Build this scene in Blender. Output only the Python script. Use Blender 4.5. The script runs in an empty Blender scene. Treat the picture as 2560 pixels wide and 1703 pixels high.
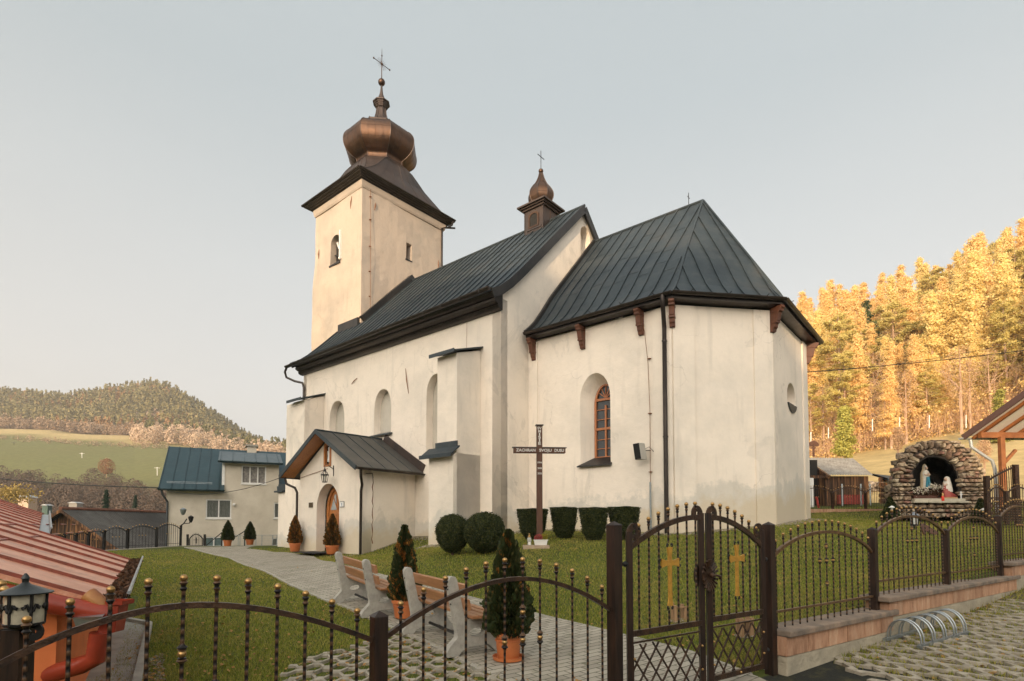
import bpy, math, random
import numpy as np
from mathutils import Vector, Matrix
R = math.radians
S = bpy.context.scene
COL = S.collection
random.seed(7); rng = np.random.default_rng(7)

# ------------------------------------------------------------------ camera, sky, sun, exposure
PITCH = R(2.5); FPX = 1395.0; V0 = 1251.0
cam = bpy.data.cameras.new('camera'); cam.sensor_width = 36; cam.lens = FPX / 2560 * 36
cam.shift_y = (V0 - 851.5) / 2560; cam.clip_start = .05; cam.clip_end = 6000
co = bpy.data.objects.new('camera', cam); COL.objects.link(co); S.camera = co
co.rotation_euler = (R(90) + PITCH, 0, 0)

SUN_AZ = R(202)      # compass direction of the sun seen from the place: 0 = +Y, clockwise
SUN_EL = R(9.5)
w = bpy.data.worlds.new('World'); S.world = w; w.use_nodes = True
nt = w.node_tree; nt.nodes.clear()
N = nt.nodes.new; L = nt.links.new
sky = N('ShaderNodeTexSky'); sky.sky_type = 'NISHITA'; sky.sun_disc = False
sky.sun_elevation = SUN_EL; sky.sun_rotation = SUN_AZ
sky.air_density = 1.0; sky.dust_density = 4.0; sky.ozone_density = 1.0; sky.altitude = 500
hs = N('ShaderNodeHueSaturation'); hs.inputs['Saturation'].default_value = .38
mx = N('ShaderNodeMix'); mx.data_type = 'RGBA'; mx.blend_type = 'MULTIPLY'; mx.inputs['Factor'].default_value = 1
mx.inputs[7].default_value = (1.03, 1.0, .955, 1)
bg = N('ShaderNodeBackground'); bg.inputs['Strength'].default_value = .15
wo = N('ShaderNodeOutputWorld')
L(sky.outputs[0], hs.inputs['Color']); L(hs.outputs[0], mx.inputs[6])
# thin high haze evens out the blue: pale grey overhead, cream at the horizon
tc = N('ShaderNodeTexCoord'); sx = N('ShaderNodeSeparateXYZ'); rp = N('ShaderNodeValToRGB'); L(tc.outputs['Generated'], sx.inputs[0]); L(sx.outputs[2], rp.inputs[0])
for e, (p_, c_) in zip(rp.color_ramp.elements, ((0, (5.5, 5.2, 4.95, 1)), (.60, (2.95, 3.42, 3.6, 1)))): e.position = p_; e.color = c_
hz = N('ShaderNodeMix'); hz.data_type = 'RGBA'; hz.inputs['Factor'].default_value = .6
nz_ = N('ShaderNodeTexNoise'); nz_.inputs['Scale'].default_value = 1.6; nz_.inputs['Detail'].default_value = 5; mpn = N('ShaderNodeMapping'); mpn.inputs['Scale'].default_value = (1, 1, 3); L(tc.outputs['Generated'], mpn.inputs[0]); L(mpn.outputs[0], nz_.inputs['Vector'])
mv = N('ShaderNodeMath'); mv.operation = 'MULTIPLY_ADD'; mv.inputs[1].default_value = .14; mv.inputs[2].default_value = .93; L(nz_.outputs['Fac'], mv.inputs[0]); vs = N('ShaderNodeVectorMath'); vs.operation = 'SCALE'; L(rp.outputs[0], vs.inputs[0]); L(mv.outputs[0], vs.inputs['Scale'])
L(mx.outputs[2], hz.inputs[6]); L(vs.outputs[0], hz.inputs[7])
# broad bright haze round the low sun
sv = N('ShaderNodeVectorMath'); sv.operation = 'DOT_PRODUCT'; GE = R(24); sv.inputs[1].default_value = (math.sin(SUN_AZ) * math.cos(GE), math.cos(SUN_AZ) * math.cos(GE), math.sin(GE)); L(tc.outputs['Generated'], sv.inputs[0])
m1 = N('ShaderNodeMath'); m1.operation = 'MAXIMUM'; m1.inputs[1].default_value = 0; L(sv.outputs['Value'], m1.inputs[0])
m2 = N('ShaderNodeMath'); m2.operation = 'POWER'; m2.inputs[1].default_value = 3.5; L(m1.outputs[0], m2.inputs[0])
gl = N('ShaderNodeMix'); gl.data_type = 'RGBA'; gl.blend_type = 'ADD'; L(m2.outputs[0], gl.inputs['Factor']); L(hz.outputs[2], gl.inputs[6]); gl.inputs[7].default_value = (14, 12.3, 10.2, 1)
L(gl.outputs[2], bg.inputs['Color']); L(bg.outputs[0], wo.inputs['Surface'])

sl = bpy.data.lights.new('sun', 'SUN'); sl.energy = 2.8; sl.angle = R(.6); sl.color = (1.0, .72, .44)
so = bpy.data.objects.new('sun', sl); COL.objects.link(so)
sd = Vector((math.sin(SUN_AZ) * math.cos(SUN_EL), math.cos(SUN_AZ) * math.cos(SUN_EL), math.sin(SUN_EL)))
so.rotation_euler = sd.to_track_quat('Z', 'Y').to_euler()
S.view_settings.view_transform = 'Standard'; S.view_settings.look = 'None'
S.view_settings.exposure = 0.58; S.view_settings.gamma = 1
try:
    S.cycles.volume_step_rate = 5; S.cycles.max_bounces = 6; S.cycles.diffuse_bounces = 3
    S.cycles.transparent_max_bounces = 12; S.cycles.volume_bounces = 0
except Exception: pass

# ------------------------------------------------------------------ helpers
def srgb(r, g, b):
    f = lambda c: c / 12.92 if c <= .04045 else ((c + .055) / 1.055) ** 2.4
    return (f(r / 255), f(g / 255), f(b / 255), 1)
def lin(r, g, b): return (r, g, b, 1)

class NT:
    """small node-tree writer"""
    def __init__(s, name):
        s.m = bpy.data.materials.new(name); s.m.use_nodes = True; s.t = s.m.node_tree
        s.b = s.t.nodes['Principled BSDF']; s.out = s.t.nodes['Material Output']
        s.tc = s.t.nodes.new('ShaderNodeTexCoord')
    def n(s, typ, **kw):
        x = s.t.nodes.new(typ)
        for k, v in kw.items():
            if k.startswith('i_'): x.inputs[k[2:]].default_value = v
            else: setattr(x, k, v)
        return x
    def l(s, a, b): s.t.links.new(a, b)
    def coord(s, scale=(1, 1, 1), rot=(0, 0, 0), src='Object'):
        mp = s.n('ShaderNodeMapping'); mp.inputs['Scale'].default_value = scale; mp.inputs['Rotation'].default_value = rot
        s.l(s.tc.outputs[src], mp.inputs[0]); return mp.outputs[0]
    def noise(s, scale, detail=4, rough=.55, co=None, dist=0):
        x = s.n('ShaderNodeTexNoise'); x.inputs['Scale'].default_value = scale; x.inputs['Detail'].default_value = detail
        x.inputs['Roughness'].default_value = rough; x.inputs['Distortion'].default_value = dist
        s.l(co if co else s.tc.outputs['Object'], x.inputs['Vector']); return x.outputs['Fac']
    def ramp(s, fac, stops):
        x = s.n('ShaderNodeValToRGB'); cr = x.color_ramp
        while len(cr.elements) < len(stops): cr.elements.new(.5)
        for e, (p, c) in zip(cr.elements, stops): e.position = p; e.color = c if len(c) == 4 else (*c, 1)
        s.l(fac, x.inputs[0]); return x.outputs[0]
    def mix(s, fac, a, b, mode='MIX'):
        x = s.n('ShaderNodeMix', data_type='RGBA', blend_type=mode)
        for sock, v in ((x.inputs[0], fac), (x.inputs[6], a), (x.inputs[7], b)):
            if hasattr(v, 'is_output') or isinstance(v, bpy.types.NodeSocket): s.l(v, sock)
            else: sock.default_value = v
        return x.outputs[2]
    def math(s, op, a, b=0, c=None):
        x = s.n('ShaderNodeMath', operation=op)
        for i, v in enumerate((a, b) if c is None else (a, b, c)):
            if isinstance(v, bpy.types.NodeSocket): s.l(v, x.inputs[i])
            else: x.inputs[i].default_value = v
        return x.outputs[0]
    def base(s, c):
        if isinstance(c, bpy.types.NodeSocket): s.l(c, s.b.inputs['Base Color'])
        else: s.b.inputs['Base Color'].default_value = c
    def rough(s, c):
        if isinstance(c, bpy.types.NodeSocket): s.l(c, s.b.inputs['Roughness'])
        else: s.b.inputs['Roughness'].default_value = c
    def bump(s, h, strength=.3, dist=.02):
        x = s.n('ShaderNodeBump'); x.inputs['Strength'].default_value = strength; x.inputs['Distance'].default_value = dist
        s.l(h, x.inputs['Height']); s.l(x.outputs[0], s.b.inputs['Normal'])

def simple(name, c1, c2=None, rough=.7, metal=0, scale=6, bump=.2, bd=.01, spec=.5, stretch=(1, 1, 1), isl=0):
    t = NT(name); co_ = t.coord(stretch)
    c2 = c2 or tuple(x * .7 for x in c1[:3]) + (1,)
    f = t.noise(scale, 6, .6, co_)
    col = t.ramp(f, [(.3, c2), (.7, c1)])
    if isl:
        g = t.n('ShaderNodeNewGeometry'); v = t.math('MULTIPLY_ADD', g.outputs['Random Per Island'], isl, 1 - isl / 2)
        hsv = t.n('ShaderNodeHueSaturation'); t.l(v, hsv.inputs['Value']); t.l(col, hsv.inputs['Color']); col = hsv.outputs[0]
    t.base(col); t.rough(rough); t.b.inputs['Metallic'].default_value = metal
    t.b.inputs['Specular IOR Level'].default_value = spec
    if bump: t.bump(t.noise(scale * 5, 5, .6, co_), bump, bd)
    return t.m

ORG = {}
class MB:
    def __init__(s): s.v = []; s.f = []; s.n = 0
    def add(s, vs, fs):
        s.v.extend([tuple(float(c) for c in p) for p in vs]); o = s.n
        s.f.extend([tuple(i + o for i in f) for f in fs]); s.n += len(vs); return s
    def box(s, a, b, fr=None):
        """box between corner a and b in frame fr (callable)"""
        (x0, y0, z0), (x1, y1, z1) = a, b
        P = [(x0, y0, z0), (x1, y0, z0), (x1, y1, z0), (x0, y1, z0), (x0, y0, z1), (x1, y0, z1), (x1, y1, z1), (x0, y1, z1)]
        if fr: P = [fr(*p) for p in P]
        return s.add(P, [(0, 3, 2, 1), (4, 5, 6, 7), (0, 1, 5, 4), (1, 2, 6, 5), (2, 3, 7, 6), (3, 0, 4, 7)])
    def bar(s, p, q, w, h=None, up=(0, 0, 1)):
        p = Vector(p); q = Vector(q); d = (q - p).normalized(); h = h or w; u = Vector(up)
        if abs(d.dot(u)) > .95: u = Vector((1, 0, 0))
        x = d.cross(u).normalized() * w / 2; y = x.normalized().cross(d).normalized() * h / 2
        P = [p - x - y, p + x - y, p + x + y, p - x + y, q - x - y, q + x - y, q + x + y, q - x + y]
        return s.add(P, [(0, 1, 2, 3), (7, 6, 5, 4), (0, 4, 5, 1), (1, 5, 6, 2), (2, 6, 7, 3), (3, 7, 4, 0)])
    def tube(s, pts, r, n=8, cap=True):
        pts = [Vector(p) for p in pts]; rs = r if isinstance(r, (list, tuple)) else [r] * len(pts)
        t0 = (pts[1] - pts[0]).normalized(); u = Vector((0, 0, 1)) if abs(t0.z) < .9 else Vector((1, 0, 0))
        x = t0.cross(u).normalized(); V = []
        for i, p in enumerate(pts):
            t = ((pts[min(i + 1, len(pts) - 1)] - pts[i - 1 if i else 0])).normalized()
            x = (x - t * x.dot(t)).normalized(); y = t.cross(x)
            for k in range(n):
                a = 2 * math.pi * k / n; V.append(p + (x * math.cos(a) + y * math.sin(a)) * rs[i])
        Fc = []
        for i in range(len(pts) - 1):
            for k in range(n): Fc.append((i * n + k, i * n + (k + 1) % n, (i + 1) * n + (k + 1) % n, (i + 1) * n + k))
        if cap: Fc.append(tuple(range(n))[::-1]); Fc.append(tuple((len(pts) - 1) * n + k for k in range(n)))
        return s.add(V, Fc)
    def strip(s, pts, w, h, up=(0, 0, 1)):
        """rectangular bar swept along pts; w across, h along 'up'"""
        pts = [Vector(p) for p in pts]; u0 = Vector(up); V = []
        for i, p in enumerate(pts):
            t = (pts[min(i + 1, len(pts) - 1)] - pts[i - 1 if i else 0]).normalized()
            x = t.cross(u0)
            if x.length < 1e-4: x = t.cross(Vector((1, 0, 0)))
            x.normalize(); y = x.cross(t).normalized()
            V += [p - x * w / 2 - y * h / 2, p + x * w / 2 - y * h / 2, p + x * w / 2 + y * h / 2, p - x * w / 2 + y * h / 2]
        Fc = [(4 * i + k, 4 * i + (k + 1) % 4, 4 * i + 4 + (k + 1) % 4, 4 * i + 4 + k) for i in range(len(pts) - 1) for k in range(4)]
        m = 4 * len(pts) - 4; Fc += [(3, 2, 1, 0), (m, m + 1, m + 2, m + 3)]
        return s.add(V, Fc)
    def lathe(s, prof, c=(0, 0, 0), n=16, fr=None, rot=0, sx=1, sy=1):
        V = []
        for r, z in prof:
            for k in range(n):
                a = 2 * math.pi * k / n + rot; V.append((c[0] + r * math.cos(a) * sx, c[1] + r * math.sin(a) * sy, c[2] + z))
        if fr: V = [fr(*p) for p in V]
        Fc = [(i * n + k, i * n + (k + 1) % n, (i + 1) * n + (k + 1) % n, (i + 1) * n + k) for i in range(len(prof) - 1) for k in range(n)]
        Fc += [tuple(range(n))[::-1], tuple((len(prof) - 1) * n + k for k in range(n))]
        return s.add(V, Fc)
    def ball(s, c, r, n=10, m=6, sz=1):
        return s.lathe([(max(r * math.sin(math.pi * i / m), r * .02), -r * math.cos(math.pi * i / m) * sz) for i in range(m + 1)], c, n)
    def prism(s, poly, fr, d0, d1):
        """poly of 2D points, mapped by fr(a, b, depth)"""
        n = len(poly); P = [fr(a, b, d0) for a, b in poly] + [fr(a, b, d1) for a, b in poly]
        return s.add(P, [tuple(range(n)), tuple(range(n, 2 * n))[::-1]] + [((i + 1) % n, i, n + i, n + (i + 1) % n) for i in range(n)])
    def quad(s, *P): return s.add(P, [tuple(range(len(P)))])
    def build(s, name, mat, parent=None, smooth=False, bevel=0):
        me = bpy.data.meshes.new(name); v = s.v
        M = ORG.get(parent.as_pointer()) if parent else None
        if M is not None: v = [tuple(M @ Vector(p)) for p in v]
        me.from_pydata(v, [], s.f)
        return link_mesh(me, name, mat, parent, smooth, bevel)

def link_mesh(me, name, mat, parent=None, smooth=False, bevel=0):
    o = bpy.data.objects.new(name, me); COL.objects.link(o)
    if mat is not None:
        for m_ in (mat if isinstance(mat, (list, tuple)) else [mat]): me.materials.append(m_)
    if smooth:
        me.polygons.foreach_set('use_smooth', [True] * len(me.polygons))
        if smooth != 2:
            try: me.set_sharp_from_angle(angle=R(40))
            except Exception: pass
    me.update()
    if bevel:
        b = o.modifiers.new('bevel', 'BEVEL'); b.width = bevel; b.segments = 2; b.limit_method = 'ANGLE'; b.angle_limit = R(35)
    if parent:
        o.parent = parent
        if parent.as_pointer() in ORG: ORG[o.as_pointer()] = ORG[parent.as_pointer()]
    else: ORG[o.as_pointer()] = None
    return o

def tag(o, label=None, cat=None, group=None, kind=None):
    if label: o['label'] = label
    if cat: o['category'] = cat
    if group: o['group'] = group
    if kind: o['kind'] = kind
    return o
def empty(name, label=None, cat=None, loc=(0, 0, 0), group=None):
    """an Empty at the thing's base; children are given in world coordinates"""
    o = bpy.data.objects.new(name, None); COL.objects.link(o); o.location = loc; o.empty_display_size = .2
    ORG[o.as_pointer()] = Matrix.Translation(-Vector(loc))
    return tag(o, label, cat, group)
KIDS = {}
def copy_tree(o, label=None, loc=None, rotz=None, scale=None, group=None, parent=None):
    c = o.copy(); COL.objects.link(c); c.parent = parent
    if label: c['label'] = label
    if group: c['group'] = group
    if loc is not None: c.location = loc
    if rotz is not None: c.rotation_euler = (0, 0, rotz)
    if scale is not None: c.scale = scale if isinstance(scale, tuple) else (scale,) * 3
    for ch in list(o.children): copy_tree(ch, parent=c)
    return c

def slab(name, outer, holes, d0, d1, fr, mat, parent):
    """flat slab between depth d0 and d1 with real openings: outer / holes are 2D loops, fr(a, b, d) -> world"""
    cu = bpy.data.curves.new(name, 'CURVE'); cu.dimensions = '2D'; cu.fill_mode = 'BOTH'
    for lp in [outer] + holes:
        sp = cu.splines.new('POLY'); sp.points.add(len(lp) - 1); sp.use_cyclic_u = True
        for p, (a, b) in zip(sp.points, lp): p.co = (a, b, 0, 1)
    cu.extrude = abs(d1 - d0) / 2
    tmp = bpy.data.objects.new('tmp', cu); COL.objects.link(tmp)
    dg = bpy.context.evaluated_depsgraph_get(); me = bpy.data.meshes.new_from_object(tmp.evaluated_get(dg))
    bpy.data.objects.remove(tmp); bpy.data.curves.remove(cu)
    M = ORG.get(parent.as_pointer()) if parent else None
    for v in me.vertices:
        a, b, d = v.co; p = Vector(fr(a, b, (d0 + d1) / 2 + d))
        v.co = M @ p if M is not None else p
    me.materials.clear()
    me.validate(); me.name = name
    return link_mesh(me, name, mat, parent)

def text_mesh(txt, size, depth, fr, name, mat, parent, align='CENTER', bold=.0, spacing=1, width=None):
    cu = bpy.data.curves.new('t', 'FONT'); cu.body = txt; cu.size = size; cu.extrude = depth / 2; cu.align_x = align; cu.align_y = 'CENTER'
    cu.offset = bold; cu.space_character = spacing; cu.resolution_u = 3
    tmp = bpy.data.objects.new('tmp', cu); COL.objects.link(tmp)
    dg = bpy.context.evaluated_depsgraph_get(); me = bpy.data.meshes.new_from_object(tmp.evaluated_get(dg))
    bpy.data.objects.remove(tmp); bpy.data.curves.remove(cu)
    M = ORG.get(parent.as_pointer()) if parent else None
    if width:
        xs_ = [v.co.x for v in me.vertices]; k_ = width / (max(xs_) - min(xs_)); m_ = (max(xs_) + min(xs_)) / 2
        for v in me.vertices: v.co.x = (v.co.x - m_) * k_
    for v in me.vertices:
        p = Vector(fr(*v.co)); v.co = M @ p if M is not None else p
    me.materials.clear(); me.name = name
    return link_mesh(me, name, mat, parent)

# pixel ray of the photograph -> real positions on known planes
def ray(u, v):
    x = (u - 1280) / FPX; y = -(v - V0) / FPX
    return Vector((x, math.cos(PITCH) - y * math.sin(PITCH), math.sin(PITCH) + y * math.cos(PITCH)))
def at_y(u, v, Y):
    r = ray(u, v); return r * (Y / r.y)
def at_z(u, v, z):
    r = ray(u, v); return r * (z / r.z)
def XY(u, Y): return ((u - 1280) / FPX * Y, Y)

# ------------------------------------------------------------------ ground shape
FO = Vector((-.65, 3.18)); FD = Vector((.8202, .5721)); FN = Vector((-.5721, .8202))   # line of the street fence
def fence_side(x, y): return (x - FO.x) * FN.x + (y - FO.y) * FN.y
def tps(pts):
    P = np.array(pts, float); n = len(P)
    d = np.linalg.norm(P[:, None, :2] - P[None, :, :2], axis=2)
    K = np.where(d > 0, d * d * np.log(d + 1e-9), 0) + np.eye(n) * .6
    A = np.zeros((n + 3, n + 3)); A[:n, :n] = K; A[:n, n] = 1; A[:n, n + 1:] = P[:, :2]; A[n:, :n] = A[:n, n:].T
    wv = np.linalg.solve(A, np.concatenate([P[:, 2], [0, 0, 0]]))
    def f(x, y):
        x = np.asarray(x, float); y = np.asarray(y, float)
        d = np.sqrt((x[..., None] - P[:, 0]) ** 2 + (y[..., None] - P[:, 1]) ** 2)
        return (np.where(d > 0, d * d * np.log(d + 1e-9), 0) * wv[:n]).sum(-1) + wv[n] + wv[n + 1] * x + wv[n + 2] * y
    return f
yard = tps([(-1, 3, -1.5), (2.4, 5.4, -1.42), (-3, 1.5, -1.55), (-2.9, 9.6, -1.37), (-1.6, 6.2, -1.47), (0, 6, -1.46), (.2, 9, -1.40), (2.2, 8.2, -1.27),
            (-5.35, 20, -1.06), (-8.6, 22.6, -1.07), (-7.2, 21.8, -1.06), (-3.3, 19.0, -.82), (-3.8, 21.5, -.47), (-1.9, 18.3, -.62), (-1.3, 14.5, -.72), (-.4, 18.4, -.38),
            (0, 15.2, -.50), (3, 16.2, -.38), (4.8, 16.2, -.29), (8.1, 17, .0), (10.3, 20.2, .22), (15.6, 20.5, .1), (13, 24, .52), (16, 23, .5), (20, 20, .3),
            (4.25, 7.2, -1.0), (6.4, 8.8, -.85), (8, 10, -.72), (12, 13, -.35), (9, 14, -.2), (6, 12, -.6), (3, 12, -.85),
            (-14.7, 29, -1.12), (-11.5, 27, -1.06), (-10, 24, -1.18), (-16.5, 24, -1.25), (-12, 18, -1.35), (-8, 13, -1.42), (-5, 9, -1.47), (-5, 6, -1.5), (-7, 17, -1.25),
            (-12, 32, -1.2), (-22, 29, -1.5), (0, 34, -.3), (12, 32, .9), (-9, 35, -1.0), (-17.5, 29.5, -1.14), (-17.8, 28, -1.16), (-19, 26, -1.23), (-19.9, 24.2, -1.34), (-15, 22, -1.27), (-4.5, 13.5, -1.27), (-6, 16.5, -1.17)])
street = tps([(-3, 1, -1.55), (-1, 2.8, -1.5), (2.4, 5.0, -1.43), (4.3, 6.1, -1.36), (6.6, 7.8, -1.27), (8.4, 9, -1.13), (6, 4, -1.45), (10, 6, -1.3), (3, 2, -1.52), (14, 10, -.9), (0, -5, -1.6), (10, -4, -1.5), (-10, -6, -1.7)])
def sstep(a, b, x):
    t = np.clip((np.asarray(x, float) - a) / (b - a), 0, 1); return t * t * (3 - 2 * t)
SKU = [-1500, 0, 150, 280, 370, 430, 520, 600, 680, 735, 900, 1400]
SKV = [900, 975, 985, 962, 948, 965, 1020, 1068, 1108, 1125, 1150, 1180]
def far(x, y):
    x = np.asarray(x, float); y = np.asarray(y, float)
    yy = np.maximum(y, 20); a = x / yy; u = 1280 + 1395 * a
    dist = np.maximum(y, 0)
    top = (1312 - np.interp(u, SKU, SKV)) / 1395 * 720 - 20
    m = np.interp(dist, [0, 35, 60, 110, 150, 230, 330, 450], [-1.5, -3.2, -5, -5, 0, 17, 42, 72])
    t = sstep(450, 720, dist)
    left = np.where(dist < 450, m, 72 + (top - 72) * t) - np.maximum(dist - 720, 0) * .1
    left = left - sstep(-.64, -.42, a) * np.interp(dist, [100, 230, 380, 450, 560, 720], [0, 5, 12, 16, 16, 0]) + np.maximum(-a - .68, 0) * 32 * np.interp(dist, [150, 450, 720], [0, 1, 0])
    p = .6 * x + .8 * y
    right = np.interp(p, [0, 30, 37, 56, 94, 104, 165, 230, 400], [-1, .3, .8, 3.2, 10.2, 13, 40, 66, 90])
    right = right + np.interp(p, [60, 110, 230], [0, 1, 1]) * (a - .7) * 14
    wgt = sstep(-.15, .35, a)
    return left * (1 - wgt) + right * wgt
def ground(x, y):
    x = np.asarray(x, float); y = np.asarray(y, float)
    r = np.hypot(x - 0, y - 14)
    k = sstep(25, 36, r)
    h = yard(x, y) * (1 - k) + far(x, y) * k
    hw = np.where(r > 16, np.minimum(h, 2000), h)
    return hw
def gz(x, y): return float(ground(x, y))
def sz(x, y): return float(street(x, y))
# ------------------------------------------------------------------ materials
def leaf_mat(name, c1, c2, c3=None, rough=.75, trans=.25):
    t = NT(name); g = t.n('ShaderNodeNewGeometry')
    col = t.ramp(g.outputs['Random Per Island'], [(0, c1), (.5, c2), (1, c3 or c1)])
    f = t.noise(.9, 3, .5)
    col = t.mix(t.math('MULTIPLY', f, .5), col, c2)
    t.base(col); t.rough(rough); t.b.inputs['Specular IOR Level'].default_value = .25
    tr = t.n('ShaderNodeBsdfTranslucent'); t.l(col, tr.inputs[0]); ms = t.n('ShaderNodeMixShader'); ms.inputs[0].default_value = trans
    t.l(t.b.outputs[0], ms.inputs[1]); t.l(tr.outputs[0], ms.inputs[2]); t.l(ms.outputs[0], t.out.inputs['Surface'])
    return t.m

def plaster(name, warm, grey, zbase=None, amount=1.0):
    t = NT(name)
    big = t.noise(.35, 5, .6); mid = t.noise(1.6, 6, .65); fine = t.noise(9, 6, .7)
    streak = t.noise(1.2, 5, .6, t.coord((2.2, 2.2, .25)))
    col = t.ramp(big, [(.32, grey), (.52, warm), (.75, tuple(min(1, c * 1.05) for c in warm[:3]) + (1,))])
    col = t.mix(t.math('MULTIPLY', t.ramp(mid, [(.5, lin(0, 0, 0)), (.72, lin(1, 1, 1))]), .38 * amount), col, grey)
    col = t.mix(t.math('MULTIPLY', t.ramp(streak, [(.56, lin(0, 0, 0)), (.75, lin(1, 1, 1))]), .42 * amount), col, tuple(c * .72 for c in grey[:3]) + (1,))
    col = t.mix(t.math('MULTIPLY', fine, .12), col, tuple(c * .6 for c in grey[:3]) + (1,))
    pt = t.noise(.55, 8, .62, t.coord((1, 1, .8)), .6); col = t.mix(t.math('MULTIPLY', t.ramp(pt, [(.60, lin(0, 0, 0)), (.63, lin(1, 1, 1)), (.70, lin(.35, .35, .35))]), .30 * amount), col, tuple(c * .70 for c in grey[:3]) + (1,))
    vo = t.n('ShaderNodeTexVoronoi', feature='DISTANCE_TO_EDGE'); vo.inputs['Scale'].default_value = .45; dn = t.n('ShaderNodeTexNoise'); dn.inputs['Scale'].default_value = 1.3; dn.inputs['Detail'].default_value = 6; t.l(t.tc.outputs['Object'], dn.inputs['Vector'])
    va = t.n('ShaderNodeVectorMath', operation='MULTIPLY_ADD'); va.inputs[1].default_value = (1.2, 1.2, 1.2); t.l(dn.outputs['Color'], va.inputs[0]); t.l(t.tc.outputs['Object'], va.inputs[2]); t.l(va.outputs[0], vo.inputs['Vector'])
    crk = t.math('MULTIPLY', t.ramp(vo.outputs['Distance'], [(0, lin(1, 1, 1)), (.007, lin(0, 0, 0))]), t.ramp(t.noise(.4, 3, .5), [(.50, lin(0, 0, 0)), (.60, lin(1, 1, 1))])); col = t.mix(t.math('MULTIPLY', crk, .28), col, lin(.22, .19, .15))
    if zbase is not None:     # rising damp and splash zone at the foot of the wall
        sp = t.n('ShaderNodeSeparateXYZ'); g = t.n('ShaderNodeNewGeometry'); t.l(g.outputs['Position'], sp.inputs[0])
        # height above a foot that climbs with the ground
        h = t.math('SUBTRACT', sp.outputs[2], t.math('MULTIPLY_ADD', sp.outputs[0], .095, zbase))
        hn = t.math('ADD', h, t.math('MULTIPLY', t.math('SUBTRACT', t.noise(.7, 7, .7), .5), 2.2))
        damp = t.ramp(hn, [(0, lin(1, 1, 1)), (.5, lin(.8, .8, .8)), (.66, lin(0, 0, 0))])
        low = t.ramp(hn, [(0, lin(1, 1, 1)), (.3, lin(0, 0, 0))])
        col = t.mix(t.math('MULTIPLY', damp, .55), col, lin(.47, .46, .42))
        col = t.mix(t.math('MULTIPLY', low, .6), col, lin(.60, .49, .33))
    t.base(col); t.rough(.93); t.b.inputs['Specular IOR Level'].default_value = .2
    t.bump(t.math('ADD', t.math('MULTIPLY', t.noise(.9, 3, .5), 2.2), t.math('ADD', t.math('MULTIPLY', mid, .8), t.math('MULTIPLY', t.noise(26, 6, .7), .18))), .55, .05)
    return t.m

M = {}
M['plaster'] = plaster('plaster', lin(.85, .76, .655), lin(.69, .63, .55), zbase=-.05)
M['plaster_grey'] = plaster('plaster_grey', lin(.56, .52, .45), lin(.44, .41, .35))  # niche backs: shade of the recess put into a darker plaster colour
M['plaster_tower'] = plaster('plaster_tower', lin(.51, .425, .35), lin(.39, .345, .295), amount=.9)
M['roof'] = None
def metal_roof(name, a, b, c, rough=.42, metal=.55):
    t = NT(name); n1 = t.noise(.8, 6, .65); n2 = t.noise(5, 6, .7, t.coord((1, 1, .35)))
    col = t.ramp(n1, [(.3, a), (.55, b), (.75, c)]); col = t.mix(t.math('MULTIPLY', t.ramp(n2, [(.5, lin(0, 0, 0)), (.8, lin(1, 1, 1))]), .4), col, tuple(min(1, x * 1.9) for x in c[:3]) + (1,))
    t.base(col); t.rough(t.math('MULTIPLY_ADD', n2, .35, rough - .12)); t.b.inputs['Metallic'].default_value = metal
    t.bump(t.math('ADD', t.noise(1.8, 3, .5), t.math('MULTIPLY', n2, .2)), .25, .05)
    return t.m
M['roof'] = metal_roof('aged_sheet_roof', lin(.026, .036, .044), lin(.044, .058, .066), lin(.070, .074, .074), .46, .4)
M['copper'] = metal_roof('brown_copper', lin(.045, .030, .025), lin(.115, .064, .040), lin(.09, .064, .05), .38, .8)
M['copper_dark'] = metal_roof('dark_copper', lin(.05, .045, .045), lin(.09, .065, .055), lin(.10, .075, .06), .42, .7)
M['gutter'] = metal_roof('gutter_brown', lin(.028, .023, .021), lin(.045, .036, .031), lin(.065, .05, .042), .3, .6)
M['trim'] = metal_roof('trim_metal', lin(.025, .025, .026), lin(.04, .037, .036), lin(.055, .048, .043), .4, .5)
M['wood_bracket'] = simple('carved_wood', lin(.16, .055, .025), lin(.075, .028, .015), .6, 0, 9, .4, .01, stretch=(1, 1, .3))
M['wood_door'] = simple('varnished_wood', lin(.50, .20, .055), lin(.32, .11, .03), .38, 0, 7, .15, .004, stretch=(3, 3, .5))
M['wood_win'] = simple('window_wood', lin(.46, .17, .055), lin(.30, .10, .035), .4, 0, 7, .15, .004, stretch=(3, 3, .5))
M['glass'] = simple('dark_glass', lin(.03, .034, .036), lin(.018, .02, .022), .06, 0, 2, 0)
M['iron'] = simple('rusty_iron', lin(.30, .13, .06), lin(.16, .07, .035), .8, .2, 20, .3)
M['black'] = simple('black_iron', lin(.018, .017, .017), lin(.010, .010, .010), .45, .3, 20, .2)
M['white'] = simple('white_paint', lin(.78, .77, .74), lin(.68, .67, .64), .5, 0, 8, .1)
M['black_plastic'] = simple('black_cloth', lin(.012, .012, .013), lin(.008, .008, .009), .85, 0, 60, .3)
M['dark'] = simple('dark_inside', lin(.02, .018, .016), lin(.012, .011, .01), .9, 0, 6, .2)

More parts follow.
